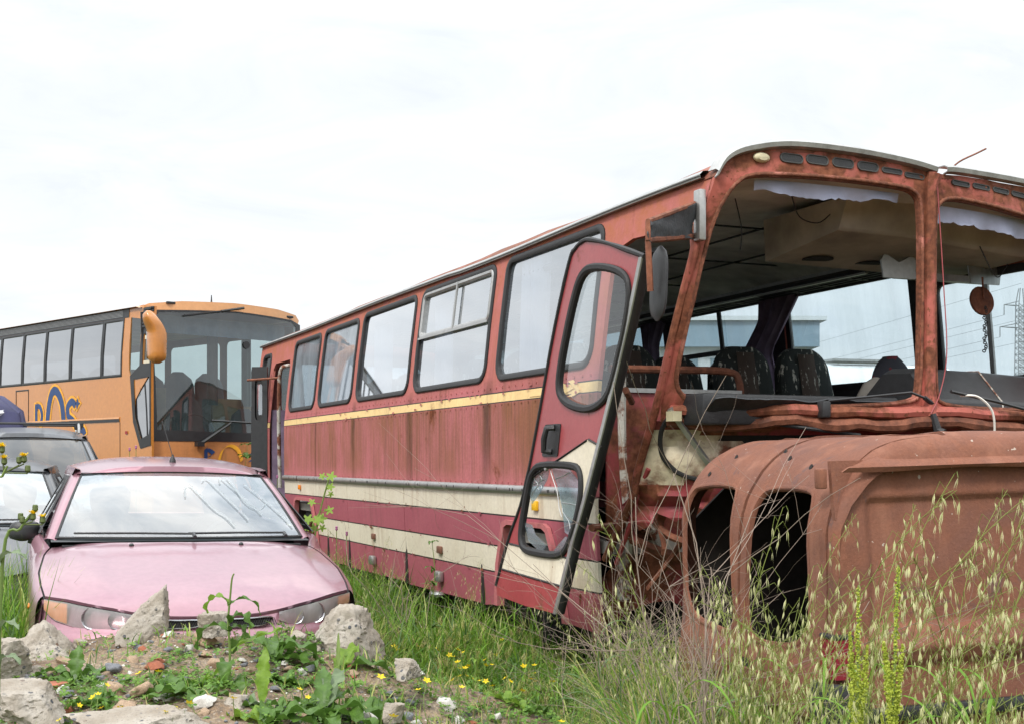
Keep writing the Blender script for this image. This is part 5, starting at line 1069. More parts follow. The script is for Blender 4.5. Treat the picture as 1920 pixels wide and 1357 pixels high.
MB().panel([(gapx - .03, .3), (gapx + .03, .3), (gapx + .03, SROOF + .3), (gapx - .03, SROOF + .3)], (), vr, cv=fr(.4, SROOF + .2, 30), off=-.035).build('door_gap', 'dark_under', van)
def roof_dent(x, y): return -.05 * math.exp(-((x - .62) / .18) ** 2 - ((y - .3) / .3) ** 2) * .6 - .012 * (math.sin(y * 24) > .7)
MB().panel([(.0, .30), (.050, .30), (.050, SROOF + .07), (VW, SROOF + .07), (VW, SROOF + 2.0), (0, SROOF + 2.0)], (), lambda y, s, h: tuple(Vector(vr(y, s, h)) + Vector((0, 0, .02 * fbm(s * 1.5, y * 1.5, 8)))), cu=[.01, .02, .035, .05, .07, .09, .12, .16, .22] + fr(.3, 1.45, 12), cv=fr(.4, SROOF - .35, 10) + fr(SROOF - .3, SROOF + 1.9, 30)).build('roof', 'van_rust', van, solid=.02, soff=1, angle=50)
def vside(x, z, h):      # flank with its pressed panels
    rec = 0
    for (x0, x1, z0, z1) in ((.13, 1.9, .80, 1.275), (.13, 1.9, .30, .70)):
        ex = sst(0, .035, x - x0) * sst(0, .035, x1 - x); ez = sst(0, .03, z - z0) * sst(0, .03, z1 - z); rr = ex * ez
        cd = math.hypot(max(0, x0 + .08 - x), max(0, z - z1 + .08)) / .08
        if cd > 1: rr *= max(0, 1 - (cd - 1) * 2.4)
        cd = math.hypot(max(0, x0 + .08 - x), max(0, z0 + .08 - z)) / .08
        if cd > 1: rr *= max(0, 1 - (cd - 1) * 2.4)
        rec = max(rec, rr)
    return (x, .0 + .022 * rec - h + .012 * fbm(x * 2, z * 2, 6) + .04 * sst(.9, 1.45, z) ** 2 - .02 * math.exp(-((z - .745) / .03) ** 2), z)
MB().panel([(.02, .25), (2.3, .25), (2.3, 1.40), (.02, 1.40)], (), vside, cu=[.03, .05, .08] + fr(.1, .30, 16) + fr(.34, 1.8, 24) + fr(1.85, 1.95, 6), cv=fr(.29, .35, 4) + fr(.38, .66, 6) + fr(.68, .86, 16) + fr(.88, 1.2, 8) + fr(1.21, 1.38, 16)).build('flank', 'van_rust', van, solid=.02, angle=50)
MB().panel([(.10, .25), (2.3, .25), (2.3, 1.40), (.5, 1.39), (.3, 1.28), (.12, 1.12)], (), lambda x, z, h: (x, VW - .02, z)).build('far_flank', 'van_inner_shade', van, solid=.02)
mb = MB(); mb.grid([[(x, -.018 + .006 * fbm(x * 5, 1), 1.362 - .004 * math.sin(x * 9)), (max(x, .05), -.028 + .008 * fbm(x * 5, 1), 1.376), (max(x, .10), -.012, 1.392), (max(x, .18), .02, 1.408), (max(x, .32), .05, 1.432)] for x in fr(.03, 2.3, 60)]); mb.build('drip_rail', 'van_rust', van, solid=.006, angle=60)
mb = MB(); mb.box(2.28, 2.3, .02, VW - .02, .3, 1.42); mb.build('bulkhead', 'van_inner_shade', van)
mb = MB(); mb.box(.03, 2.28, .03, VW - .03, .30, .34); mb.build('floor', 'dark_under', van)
mb = MB(); mb.box(.09, 2.2, -.022, .004, .495, .545, ch=.008); mb.build('rub_strip', 'black_plastic', van)
plain('tail_lamp_red', (.20, .012, .03), .2, bump=0, coat=.5)
tlm = MB(); tlm.grid([[(-.022, .075, z), (-.032, .03, z), (-.015, -.028, z), (.035, -.030, z), (.05, -.01, z)] for z in (.655, .68, .74, .775, .79)]); tl_ = tlm.build('tail_lamp', 'tail_lamp_red', van, angle=40)
mb = MB(); mb.box(-.02, .055, -.027, .08, .79, .805, ch=.004); mb.build('lamp_frame', 'black_plastic', tl_)
mb = MB(); mb.grid([[(-.035, .09, .64), (-.045, .09, .6), (-.045, .09, .36), (-.03, .09, .3)], [(-.035, -.01, .64), (-.045, -.015, .6), (-.045, -.015, .36), (-.03, -.01, .3)], [(.0, -.035, .64), (-.0, -.045, .6), (.0, -.045, .36), (.0, -.03, .3)], [(.09, -.035, .62), (.09, -.045, .58), (.09, -.045, .36), (.09, -.03, .3)]]); mb.build('bumper_corner', 'black_plastic', van, solid=.015)
for x in (.55,):
    for y in (.12, VW - .12): wheel_mesh('wheel', .27, .16, van, (x, y, .2)).rotation_euler = (0, 0, R(90))
# ================================================================ far yard seen through the bus
plain('shed_wall', (.55, .58, .60), .8, var=.08, scale=.3); plain('shed_fascia', (.16, .24, .31), .6, var=.15, scale=.5); plain('shed_glass', (.14, .2, .24), .2, var=.2)
sh = thing('warehouse', 'pale warehouse with blue-grey fascia seen through the bus windows', 'warehouse', (6.2, 60, 0))
mb = MB(); mb.box(-8, 7.6, 0, 12, 0, 6.7); mb.build('wall', 'shed_wall', sh)
mb = MB(); mb.box(-8.4, 8.1, -.5, 12.4, 6.7, 7.9); mb.build('fascia', 'shed_fascia', sh); mb = MB(); mb.box(-8.6, 8.4, -.7, 12.6, 7.9, 8.1); mb.build('roof_edge', 'shed_wall', sh)
for i in range(7):
    o = MB().box(-7.4 + i * 2.1, -5.9 + i * 2.1, -.06, .02, 3.6, 6.2).build('window', 'shed_glass', sh)
    MB().box(-6.7 + i * 2.1, -6.6 + i * 2.1, -.1, -.061, 3.6, 6.2).build('mullion', 'shed_wall', o)
plain('white_body', (.7, .72, .73), .4, var=.05); plain('far_red', (.25, .05, .06), .5)
tk = thing('tanker', 'white rounded tanker seen beyond the driver window of the bus', 'tanker', (9.4, 34, 0), R(15))
mb = MB(); mb.lathe([(0, -2.6), (.8, -2.55), (1.05, -2.2), (1.05, 2.2), (.8, 2.55), (0, 2.6)], 24, Matrix.Translation((0, 0, 2.9)) @ Matrix.Rotation(R(90), 4, 'Y')); mb.build('tank', 'white_body', tk)
mb = MB(); mb.box(-2.6, 2.6, -.9, .9, 1.1, 1.9); mb.build('chassis', 'far_red', tk); mb = MB(); mb.box(2.7, 4.2, -1.1, 1.1, .8, 3.4, ch=.2); mb.build('cab', 'far_red', tk)
mb = MB(); mb.box(-1.2, .6, -.4, .4, 4.0, 4.06); mb.build('walkway', 'alu', tk)
for x in (-2, -1, 2.9):
    for y in (-.9, .9): wheel_mesh('wheel', .5, .3, tk, (x, y, .5)).rotation_euler = (0, 0, R(90))
# lattice pylon with lines
plain('pylon_steel', (.20, .21, .22), .7)
PX, PY = 99.5, 250
py = thing('pylon', 'steel lattice power pylon on the skyline', 'pylon', (PX, PY, 0)); mb = MB()
hw = lambda z: float(np.interp(z, [0, 14, 32, 36], [2.6, 1.0, .8, .25]))
zs = fr(0, 32, 26)
for sx in (-1, 1):
    for sy in (-1, 1): mb.tube([(sx * hw(z), sy * hw(z), z) for z in zs + [35]], .10, 4)
for a, b_ in zip(zs[:-1], zs[1:]):
    for sy in (-1, 1): mb.tube([(-hw(a), sy * hw(a), a), (hw(b_), sy * hw(b_), b_)], .06, 4); mb.tube([(hw(a), sy * hw(a), a), (-hw(b_), sy * hw(b_), b_)], .06, 4); mb.tube([(-hw(a), sy * hw(a), a), (hw(a), sy * hw(a), a)], .06, 4)
mb.build('tower', 'pylon_steel', py)
for zc, ln in ((27.5, 4.2), (31.8, 3.4)):
    mb = MB()
    for sx in (-1, 1):
        for sy in (-1, 1): mb.tube([(sx * .6, sy * .6, zc + .7), (sx * ln, 0, zc)], .07, 4); mb.tube([(sx * .6, sy * .6, zc - .2), (sx * ln, 0, zc)], .07, 4)
        mb.tube([(sx * ln, 0, zc), (sx * ln, 0, zc - 2.0)], .10, 5)
    mb.build('cross_arm', 'pylon_steel', py)
for k, (x0, z0) in enumerate(((-4.2, 25.5), (4.2, 25.5), (-3.4, 29.8), (3.4, 29.8), (0, 36))):
    mb = MB(); mb.tube([(PX + x0 - 112 * q, PY + 620 * q, z0 - 14 * math.sin(q * math.pi) * .5 + 3 * q) for q in fr(0, 1, 24)], .035, 4); o = mb.build('power_line', 'pylon_steel')
    tag(o, ['lower overhead wire from the near end of the long cross arm', 'lower overhead wire from the far end of the long cross arm', 'upper overhead wire from the near end of the short cross arm', 'upper overhead wire from the far end of the short cross arm', 'topmost overhead wire from the peak of the pylon'][k], 'power line', 'power lines from the pylon')
# ================================================================ rubble: concrete blocks, stones, gravel
def surf(x, y): return max(gz(x, y), mound(x, y) if (-4.55 < x < .9 and 1.25 < y < 6.44) else -9)
def look(px, py, y0=2.2, y1=16):
    """where the line of sight through a point of the view meets the ground or the heap"""
    y = y0
    while y < y1:
        x = (px - 960) * y / 2400; z = EYE + (863 - py) * y / 2400
        if z <= surf(x, y): return x, y, surf(x, y)
        y += .02
    return (px - 960) * y1 / 2400, y1, gz(0, y1)
m, nt, b = newmat('concrete'); co = objco(nt)
c = ramp(nt, noise(nt, co, 5, 8, .65), [(.3, (.22, .18, .135)), (.5, (.35, .31, .26)), (.72, (.46, .43, .385))])
vo = nt.nodes.new('ShaderNodeTexVoronoi'); vo.inputs['Scale'].default_value = 34; lk(nt, co, vo.inputs['Vector'])
agg = math_(nt, 'MULTIPLY', ramp(nt, vo.outputs['Distance'], [(.22, 1.), (.30, 0.)]), ramp(nt, noise(nt, co, 13, 2), [(.5, 0.), (.56, 1.)]))
c = mixc(nt, agg, c, ramp(nt, vo.outputs['Color'], [(.2, (.06, .07, .09)), (.6, (.16, .155, .15)), (.9, (.24, .15, .1))]))
c = mixc(nt, ramp(nt, noise(nt, co, 120, 3), [(.58, 0.), (.68, .7)]), c, (.2, .18, .16))
lk(nt, c, b.inputs['Base Color']); b.inputs['Roughness'].default_value = .93
lk(nt, bumpn(nt, math_(nt, 'ADD', noise(nt, co, 45, 6, .7), math_(nt, 'MULTIPLY', agg, .5)), .8, .012), b.inputs['Normal'])
plain('stone_tan', (.34, .24, .16), .85, var=.35, scale=9, bump=.4); plain('stone_grey', (.16, .165, .18), .85, var=.35, scale=9, bump=.4); plain('stone_white', (.55, .53, .49), .9, var=.25, scale=9, bump=.4); plain('brick_red', (.30, .10, .055), .9, var=.3, scale=12, bump=.4)
def rock(planes, amp=.05, sub=4, seed=0.0, size=(1, 1, 1)):
    bm = bmesh.new(); bmesh.ops.create_icosphere(bm, subdivisions=sub, radius=1); pl = [(Vector(n_).normalized(), d_) for n_, d_ in planes]
    for v in bm.verts:
        u = v.co.normalized(); r_ = min([d_ / max(.02, n_.dot(u)) for n_, d_ in pl if n_.dot(u) > .02] + [1.6]); n_ = mnoise.fractal(u * 2.2 + Vector((seed, seed * 1.7, 3)), 1.0, 2.1, 6); n2_ = mnoise.fractal(u * 9 + Vector((seed, 2, 3)), 1.0, 2.1, 3)
        v.co = Vector([a * s_ for a, s_ in zip(u * r_ * (1 + amp * n_ + amp * .5 * n2_ + amp * .22 * mnoise.fractal(u * 26 + Vector((seed, 1, 4)), 1.0, 2.1, 2)), size)])
    mb = MB(); bm.verts.index_update(); mb.add([v.co.copy() for v in bm.verts], [[v.index for v in f.verts] for f in bm.faces]); bm.free(); return mb
def rplanes(rs, n=9, tall=1.0):
    P = [((0, 0, 1), .7 * tall), ((0, 0, -1), .6)]
    for k in range(n): a = 2 * math.pi * (k + rs.random() * .7) / n; P.append(((math.cos(a), math.sin(a), rs.uniform(-.5, .8)), rs.uniform(.62, .95)))
    return P
rs = random.Random(11)
def block(label, px, py, dist, planes, size, rot, seed, amp=.11):
    o = rock(planes, amp, 5, seed, size).build('concrete_block', 'concrete', angle=40); x = (px - 960) * dist / 2400; z = EYE + (863 - py) * dist / 2400
    o.location = (x, dist, z - .012); o.rotation_euler = rot; return tag(o, label, 'concrete block', 'concrete blocks on the rubble heap')
block('pointed grey concrete shard like a shark fin before the bonnet', 284, 1150, 5.55, [((-.75, -.1, .72), .36), ((.95, -.1, .12), .42), ((-.2, -1, .25), .40), ((.2, 1, .2), .45), ((0, 0, -1), .8), ((.3, -.9, -.2), .5), ((-.9, .3, -.1), .8), ((.35, -.2, 1), .98)], (.15, .13, .17), (0, R(6), R(10)), 1.0)
block('pale angular concrete lump below the right headlamp', 642, 1180, 5.55, [((-.82, -.25, .5), .50), ((.95, -.2, .35), .62), ((.1, -1, .28), .55), ((0, 1, .3), .6), ((.12, -.1, 1), .72), ((0, 0, -1), .7), ((.6, -.7, -.1), .72), ((-.5, -.8, -.3), .75)], (.17, .17, .16), (0, R(4), R(-8)), 2.0)
block('low sloping concrete slab below the left headlamp', 72, 1216, 5.5, [((-.55, -.25, .8), .42), ((.75, -.2, .55), .55), ((0, -1, .5), .45), ((0, 1, .3), .6), ((0, 0, -1), .6), ((-1, 0, -.1), 1.1), ((1, 0, -.1), 1.0)], (.165, .16, .17), (0, R(-8), R(14)), 3.0)
block('broken concrete edge at the left margin of the heap', -8, 1232, 5.0, rplanes(rs), (.13, .13, .12), (0, 0, 0), 4.0)
block('flat pale concrete slab half buried near the left margin', 42, 1300, 4.3, rplanes(rs, 8, .7), (.14, .12, .085), (R(12), R(6), .4), 5.0)
block('long flat pale slab among the yellow flowers in front', 255, 1350, 4.15, rplanes(rs, 8, .6), (.21, .12, .085), (R(14), 0, .2), 6.0)
block('small pale lump beside the tall weed stem', 405, 1165, 5.45, rplanes(rs), (.075, .07, .075), (0, 0, 1), 7.0)
block('small pale block on the right shoulder of the heap', 762, 1248, 5.1, rplanes(rs), (.062, .06, .055), (0, 0, 2), 8.0)
block('small speckled block by the lower right leaves', 738, 1330, 4.55, rplanes(rs), (.038, .05, .05), (0, 0, 2.6), 9.0)
o = rock(rplanes(rs, 9), .07, 4, 12.0, (.055, .05, .045)).build('stone', 'stone_tan', angle=60); p = look(385, 1207); o.location = (p[0], p[1], p[2] + .02); tag(o, 'smooth brown cobble beside the tall weed', 'stone')
o = rock(rplanes(rs, 9), .03, 4, 13.0, (.09, .06, .03)).build('brick_fragment', 'brick_red', angle=50); p = look(92, 1296); o.location = (p[0], p[1], p[2] + .015); tag(o, 'rusty brown brick fragment on the flat slab', 'brick')
o = rock(rplanes(rs, 7), .03, 4, 14.0, (.05, .03, .014)).build('tile_fragment', 'brick_red', angle=50); p = look(286, 1168); o.location = (p[0], p[1], p[2] + .03); o.rotation_euler = (.3, .5, .3); tag(o, 'reddish tile fragment at the foot of the pointed shard', 'tile fragment')
for k, (px, py_, s_, lb) in enumerate(((215, 1178, .055, 'fist-sized concrete lump left of the pointed shard'), (345, 1172, .045, 'fist-sized concrete lump right of the pointed shard'), (455, 1165, .07, 'tan crumbly lump on the crest behind the tall weed'), (500, 1172, .05, 'small concrete lump on the crest right of the tall weed'), (560, 1195, .045, 'small concrete lump left of the right angular block'), (150, 1205, .04, 'small concrete lump between slab and toothed rosette'), (120, 1240, .035, 'pale pebble-like lump on the left slope'), (590, 1218, .03, 'little lump at the foot of the right angular block'), (445, 1315, .045, 'half-buried lump between the paddle leaf and tall weed'), (65, 1262, .04, 'broken lump above the flat left slab'))):
    o = rock(rplanes(rs), .12, 4, 40 + k, (s_, s_ * .9, s_ * .8)).build('concrete_lump', 'stone_tan' if k in (2, 6) else 'concrete', angle=40); p = look(px, py_ + 6); o.location = (p[0], p[1], p[2] + s_ * .18); o.rotation_euler = (rs.uniform(-.4, .4), rs.uniform(-.4, .4), rs.uniform(0, 6)); tag(o, lb, 'concrete lump', 'small lumps on the rubble heap')
protos = [rock(rplanes(rs, rs.randint(6, 9)), .08, 3, 20 + k, (1, rs.uniform(.7, 1), rs.uniform(.5, .8))) for k in range(5)]
pm = {}
for k, mb in enumerate(protos):
    for mt in ('stone_tan', 'stone_grey', 'stone_white', 'brick_red'):
        o = mb.build('stone', mt, angle=60); pm[k, mt] = o.data; bpy.data.objects.remove(o)
plc = 0
while plc < 190:
    px, py_ = rs.uniform(-20, 980), rs.uniform(1165, 1365); x, y, z = look(px, py_)
    if not (-4.4 < x < .6 and 2 < y < 6.2) or mound(x, y) < gz(x, y) + .03 or y > 6: continue
    if py_ < 1150 + max(0, px - 560) * .5: continue
    mt = rs.choices(['stone_tan', 'stone_grey', 'stone_white', 'brick_red'], [5, 5, 4, 1])[0]; s_ = rs.uniform(.010, .028) * (1 if rs.random() < .82 else 1.7)
    o = bpy.data.objects.new('stone', pm[rs.randrange(5), mt]); col.objects.link(o); o.location = (x, y, z + s_ * .25); o.scale = (s_, s_, s_); o.rotation_euler = (rs.uniform(-.4, .4), rs.uniform(-.4, .4), rs.uniform(0, 6))
    lab = {'stone_tan': 'small tan stone lying loose on the heap', 'stone_grey': 'small blue-grey stone lying loose on the heap', 'stone_white': 'small whitish stone lying loose on the heap', 'brick_red': 'small reddish brick crumb lying loose on the heap'}[mt]
    tag(o, lab, 'stone', 'loose %s stones on the heap' % mt.split('_')[1]); plc += 1
# gravel: thousands of chips
ico = bmesh.new(); bmesh.ops.create_icosphere(ico, subdivisions=1, radius=1); IV = np.array([v.co[:] for v in ico.verts]); ico.verts.index_update(); IF = np.array([[v.index for v in f.verts] for f in ico.faces]); ico.free()
def npmesh(name, V, Fc, mats, kind=None, mi=None, smooth=False):
    me = bpy.data.meshes.new(name); n = len(V); me.vertices.add(n); me.vertices.foreach_set('co', np.asarray(V, np.float32).ravel()); k = Fc.shape[1]; nf = len(Fc)
    me.loops.add(nf * k); me.loops.foreach_set('vertex_index', Fc.astype(np.int32).ravel()); me.polygons.add(nf); me.polygons.foreach_set('loop_start', np.arange(0, nf * k, k, dtype=np.int32)); me.polygons.foreach_set('loop_total', np.full(nf, k, np.int32))
    for m_ in mats: me.materials.append(M(m_))
    if mi is not None: me.polygons.foreach_set('material_index', mi.astype(np.int32))
    if smooth: me.polygons.foreach_set('use_smooth', np.ones(nf, bool))
    me.update(calc_edges=True); o = bpy.data.objects.new(name, me); col.objects.link(o)
    if kind: o['kind'] = kind
    return o
N = 5200; Vs = []; mi = []
for i in range(N):
    while True:
        x = rng.uniform(-3.6, .55); y = rng.uniform(2.6, 6.1)
        if mound(x, y) > gz(x, y) + .02 and fbm(x * 1.3, y * 1.3, 4) > rng.uniform(-.6, .25): break
    s_ = rng.uniform(.0028, .0085) * (1.5 if rng.random() < .06 else 1); V = IV * rng.uniform(.6, 1.2, (12, 1)) * np.array([1, rng.uniform(.6, 1), rng.uniform(.4, .8)]) * s_
    a = rng.uniform(0, 6.28); Vs.append(np.stack([V[:, 0] * np.cos(a) - V[:, 1] * np.sin(a) + x, V[:, 0] * np.sin(a) + V[:, 1] * np.cos(a) + y, V[:, 2] + mound(x, y) + s_ * .3], 1)); mi += [int(rng.choice([0, 1, 1, 2]))] * 20
V = np.concatenate(Vs); Fc = (IF[None] + (np.arange(N) * 12)[:, None, None]).reshape(-1, 3)
o = npmesh('gravel', V, Fc, ['stone_tan', 'stone_grey', 'stone_white'], 'stuff', np.array(mi)); tag(o, 'gravel and grit strewn over the rubble heap', 'gravel', kind='stuff')
# ================================================================ plants
def leafmat(name, c1, c2, trans=.35, rough=.55, bump=0.0):
    m, nt, b = newmat(name); o = nt.nodes['Material Output']; co = objco(nt)
    ge = nt.nodes.new('ShaderNodeNewGeometry'); f = math_(nt, 'ADD', math_(nt, 'MULTIPLY', ge.outputs['Random Per Island'], .75), math_(nt, 'MULTIPLY', noise(nt, co, 3, 3), .35))
    c = ramp(nt, f, [(.12, c1), (.88, c2)]); lk(nt, c, b.inputs['Base Color']); b.inputs['Roughness'].default_value = rough; b.inputs['Specular IOR Level'].default_value = .4
    if bump: lk(nt, bumpn(nt, noise(nt, co, 75, 4, .6), bump, .004), b.inputs['Normal']); c = mixc(nt, ramp(nt, noise(nt, co, 30, 4, .65), [(.35, .45), (.6, 0.)]), c, tuple(x * .5 for x in c1)); lk(nt, c, b.inputs['Base Color'])
    t = nt.nodes.new('ShaderNodeBsdfTranslucent'); lk(nt, c, t.inputs[0]); ms = nt.nodes.new('ShaderNodeMixShader'); ms.inputs[0].default_value = trans
    lk(nt, b.outputs[0], ms.inputs[1]); lk(nt, t.outputs[0], ms.inputs[2]); lk(nt, ms.outputs[0], o.inputs[0]); return m
leafmat('grass_green', (.06, .165, .014), (.22, .40, .04)); leafmat('grass_blue', (.08, .16, .05), (.15, .24, .09)); leafmat('grass_straw', (.34, .30, .11), (.55, .50, .22)); leafmat('grass_pale', (.26, .33, .075), (.44, .48, .15))
leafmat('oat_stem', (.16, .22, .045), (.26, .30, .07)); leafmat('oat_spike', (.46, .48, .19), (.80, .78, .50), .4); leafmat('dock_seed', (.34, .42, .04), (.50, .56, .09)); leafmat('weed_leaf', (.05, .125, .02), (.13, .24, .04), .3, .4, .7); leafmat('weed_bright', (.14, .28, .03), (.26, .40, .05), .4, .45, .7); leafmat('weed_grey', (.13, .19, .10), (.22, .29, .16), .25, .5, .7)
leafmat('clover', (.07, .17, .025), (.18, .32, .05)); leafmat('petal', (.75, .50, .005), (.85, .66, .01), .25); leafmat('twig_dry', (.19, .14, .11), (.32, .255, .21), .05, .8); leafmat('weed_stem', (.13, .20, .05), (.2, .27, .07), .15); leafmat('bud', (.07, .10, .03), (.12, .15, .05), .1); leafmat('vine_leaf', (.18, .32, .03), (.30, .45, .06), .45)
BLK = []
def inbus(x, y):
    dx, dy = x - bus.location.x, y - bus.location.y; a = dx * .92041 + dy * .39096; t = -dx * .39096 + dy * .92041 + T0
    return a > .12 and 5.9 < t < 15.8 and a < 2.45
def incar(x, y, o, w_, l_):
    dx, dy = x - o.location.x, y - o.location.y; c_, s_ = math.cos(o.rotation_euler.z), math.sin(o.rotation_euler.z); a = dx * c_ + dy * s_; t = -dx * s_ + dy * c_
    return -w_ < a < w_ and -.02 < t < l_
def invan(x, y):
    dx, dy = x - 1.1286, y - 4.383; a = dx * .964 + dy * .2655; t = -dx * .2655 + dy * .964; return a > -.02 and -.03 < t < 1.55
def blocked(x, y): return inbus(x, y) or incar(x, y, pink, .80, 4.4) or incar(x, y, grey, .8, 4.4) or incar(x, y, suv, .85, 4.5) or invan(x, y)
def blades(name, spots, mats, seg=4, label='', wbase=.0045):
    """spots: rows of x, y, z, height, bend, azimuth, width factor, material"""
    S = np.array(spots); n = len(S); q = np.linspace(0, 1, seg + 1)[None, :]
    h, bend, az, wf = S[:, 3:4], S[:, 4:5], S[:, 5:6], S[:, 6:7]
    ang = bend * q ** 1.3 * 1.0; dz = np.cos(ang); dr = np.sin(ang); st = h / seg
    z = np.concatenate([np.zeros((n, 1)), np.cumsum((dz[:, 1:] + dz[:, :-1]) / 2 * st, 1)], 1); r_ = np.concatenate([np.zeros((n, 1)), np.cumsum((dr[:, 1:] + dr[:, :-1]) / 2 * st, 1)], 1)
    wd = wbase * wf * (1 - q ** 1.8) * (.75 + .5 * q) + .0003; tw = az + np.pi / 2 + rng.normal(0, .5, (n, 1)) + q * rng.normal(0, .8, (n, 1))
    cx = S[:, 0:1] + r_ * np.cos(az); cy_ = S[:, 1:2] + r_ * np.sin(az); cz = S[:, 2:3] + z
    A = np.stack([cx + wd * np.cos(tw), cy_ + wd * np.sin(tw), cz], -1); B = np.stack([cx - wd * np.cos(tw), cy_ - wd * np.sin(tw), cz], -1)
    V = np.stack([A, B], 2).reshape(-1, 3); k = (seg + 1) * 2; base = (np.arange(n) * k)[:, None]; i = np.arange(seg)[None, :] * 2
    Fc = np.stack([base + i, base + i + 1, base + i + 3, base + i + 2], -1).reshape(-1, 4)
    o = npmesh(name, V, Fc, mats, 'stuff', np.repeat(S[:, 7].astype(int), seg), smooth=True); tag(o, label, 'grass', kind='stuff'); return o
def scatter(n, x0, x1, y0, y1, fn, dens=None):
    out_ = []; k = 0
    while len(out_) < n and k < n * 12:
        k += 1; x = rng.uniform(x0, x1); y = rng.uniform(y0, y1)
        if abs(x) > y * .44 + .6 or blocked(x, y): continue
        if dens is not None and rng.random() > dens(x, y): continue
        out_.append(fn(x, y))
    return out_
def g1(hs, bend, wf, ms): return lambda x, y: (x, y, surf(x, y) - .01, rng.uniform(*hs) * (1 + .4 * fbm(x * .9, y * .9, 2)), rng.uniform(*bend), rng.uniform(0, 6.28), rng.uniform(*wf), int(rng.choice(ms)))
offm = lambda x, y: 1.0 if mound(x, y) < gz(x, y) + .05 or y > 6.3 or x > .8 or x < -4 else .0
G4 = ['grass_green', 'grass_blue', 'grass_pale', 'grass_straw']
short = lambda x, y: 1 - .68 * math.exp(-(((x + .15) / .95) ** 4 + ((y - 6.0) / 1.7) ** 4))       # trampled, flowery patch beyond the heap
def gg(hs, bend, wf, ms): 
    f = g1(hs, bend, wf, ms)
    def k(x, y): r_ = list(f(x, y)); r_[3] *= short(x, y); return tuple(r_)
    return k
clump = lambda x, y: offm(x, y) * (.12 + .88 * sst(-.25, .2, fbm(x * 2.3, y * 2.3, 5)))
sp_ = scatter(24000, -2.0, 3.4, 4.6, 9.0, gg((.08, .36), (.6, 2.9), (.4, 1.2), [0, 0, 0, 0, 1, 2, 3]), clump)
blades('meadow_grass', sp_, G4, label='rank green and straw-coloured meadow grass in front of the bus')
sp_ = scatter(8000, -2.4, .6, 6.6, 13.5, gg((.18, .62), (.4, 2.5), (.6, 1.4), [0, 0, 0, 0, 1, 2]), clump) + scatter(7000, -4.2, -1.9, 4.6, 12, g1((.2, .7), (.4, 2.3), (.6, 1.5), [0, 0, 0, 1, 2]), lambda x, y: offm(x, y)) + scatter(3500, -3.8, -2.2, 6.3, 8.4, g1((.5, .95), (.3, 1.8), (.7, 1.5), [0, 0, 0, 1, 2]), lambda x, y: 1)
blades('meadow_grass', sp_, G4, label='tall lush grass around the pink car and along the bus')
sp_ = scatter(14000, -.2, 2.6, 2.9, 4.5, g1((.2, .6), (.4, 2.4), (.4, 1.2), [0, 0, 1, 2, 2, 3]), clump) + scatter(4500, .1, 1.3, 4.2, 6.0, g1((.25, .7), (.4, 2.3), (.5, 1.2), [0, 0, 1, 2, 2, 3]), clump)
blades('meadow_grass', sp_, G4, label='knee-high grass crowding round the rusty van')
sp_ = scatter(5000, -14, 12, 9, 30, g1((.2, .5), (.3, 1.4), (1.5, 3), [0, 0, 1, 2, 3]), lambda x, y: 1)
blades('meadow_grass', sp_, G4, seg=3, label='grass of the yard beyond the vehicles')
# feathery brome heads: fans of fine awns at the tips
def brome(n, x0, x1, y0, y1, h0, h1):
    out_ = []
    for (x, y, *_r) in scatter(n, x0, x1, y0, y1, lambda x, y: (x, y), clump):
        z = surf(x, y) + rng.uniform(h0, h1) * short(x, y); az = rng.uniform(0, 6.28); mt = int(rng.choice([2, 3, 3]))
        for k in range(9): out_.append((x + rng.normal(0, .006), y + rng.normal(0, .006), z + rng.normal(0, .012), rng.uniform(.035, .075), rng.uniform(1.2, 2.6), az + rng.normal(0, .55), rng.uniform(.25, .5), mt))
    return out_
blades('brome_heads', brome(1300, -1.6, 2.0, 4.4, 8.6, .10, .32) + brome(700, -.2, 2.2, 3.0, 4.6, .2, .5), G4, seg=3, label='feathery straw-coloured brome seed heads in the grass')
onm = lambda x, y: (1.0 if mound(x, y) > gz(x, y) + .02 and x > -3.4 else 0) * (.25 + .75 * sst(-.9, -.1, x)) * (fbm(x * 1.5, y * 1.5, 8) > .02)
sp_ = scatter(2200, -3.2, .8, 3.2, 6.1, g1((.04, .13), (.4, 2.0), (.5, .9), [0, 1, 2, 3]), onm); blades('heap_grass', sp_, G4, label='thin short grass sprouting on the rubble heap')
# --- clover carpet on the heap: three leaflets to a leaf
def clover(n, fn, name, label, s0=.007, s1=.0155):
    Q = np.array([(0, 0, 0), (.55, .45, .12), (1.1, .38, .05), (1.0, 0, .0), (1.1, -.38, .05), (.55, -.45, .12)]); F0 = np.array([(0, 1, 2, 3), (0, 3, 4, 5)]); Vs, Fs = [], []; c_ = 0; k = 0
    while c_ < n and k < n * 20:
        k += 1; x = rng.uniform(-3.4, .95); y = rng.uniform(2.8, 6.4)
        if abs(x) > y * .42 + .3 or rng.random() > fn(x, y): continue
        s_ = rng.uniform(s0, s1); z = surf(x, y) + rng.uniform(.004, .035); a0 = rng.uniform(0, 6.28); tx, ty = rng.normal(0, .35, 2)
        for j in range(3):
            a = a0 + j * 2.1; V = np.stack([(Q[:, 0] * np.cos(a) - Q[:, 1] * np.sin(a)), (Q[:, 0] * np.sin(a) + Q[:, 1] * np.cos(a)), Q[:, 2]], 1) * s_
            V[:, 2] += V[:, 0] * tx + V[:, 1] * ty; Vs.append(V + np.array([x, y, z])); Fs.append(F0 + (c_ * 3 + j) * 6)
        c_ += 1
    o = npmesh(name, np.concatenate(Vs), np.concatenate(Fs), ['clover'], 'stuff'); tag(o, label, 'ground cover', kind='stuff')
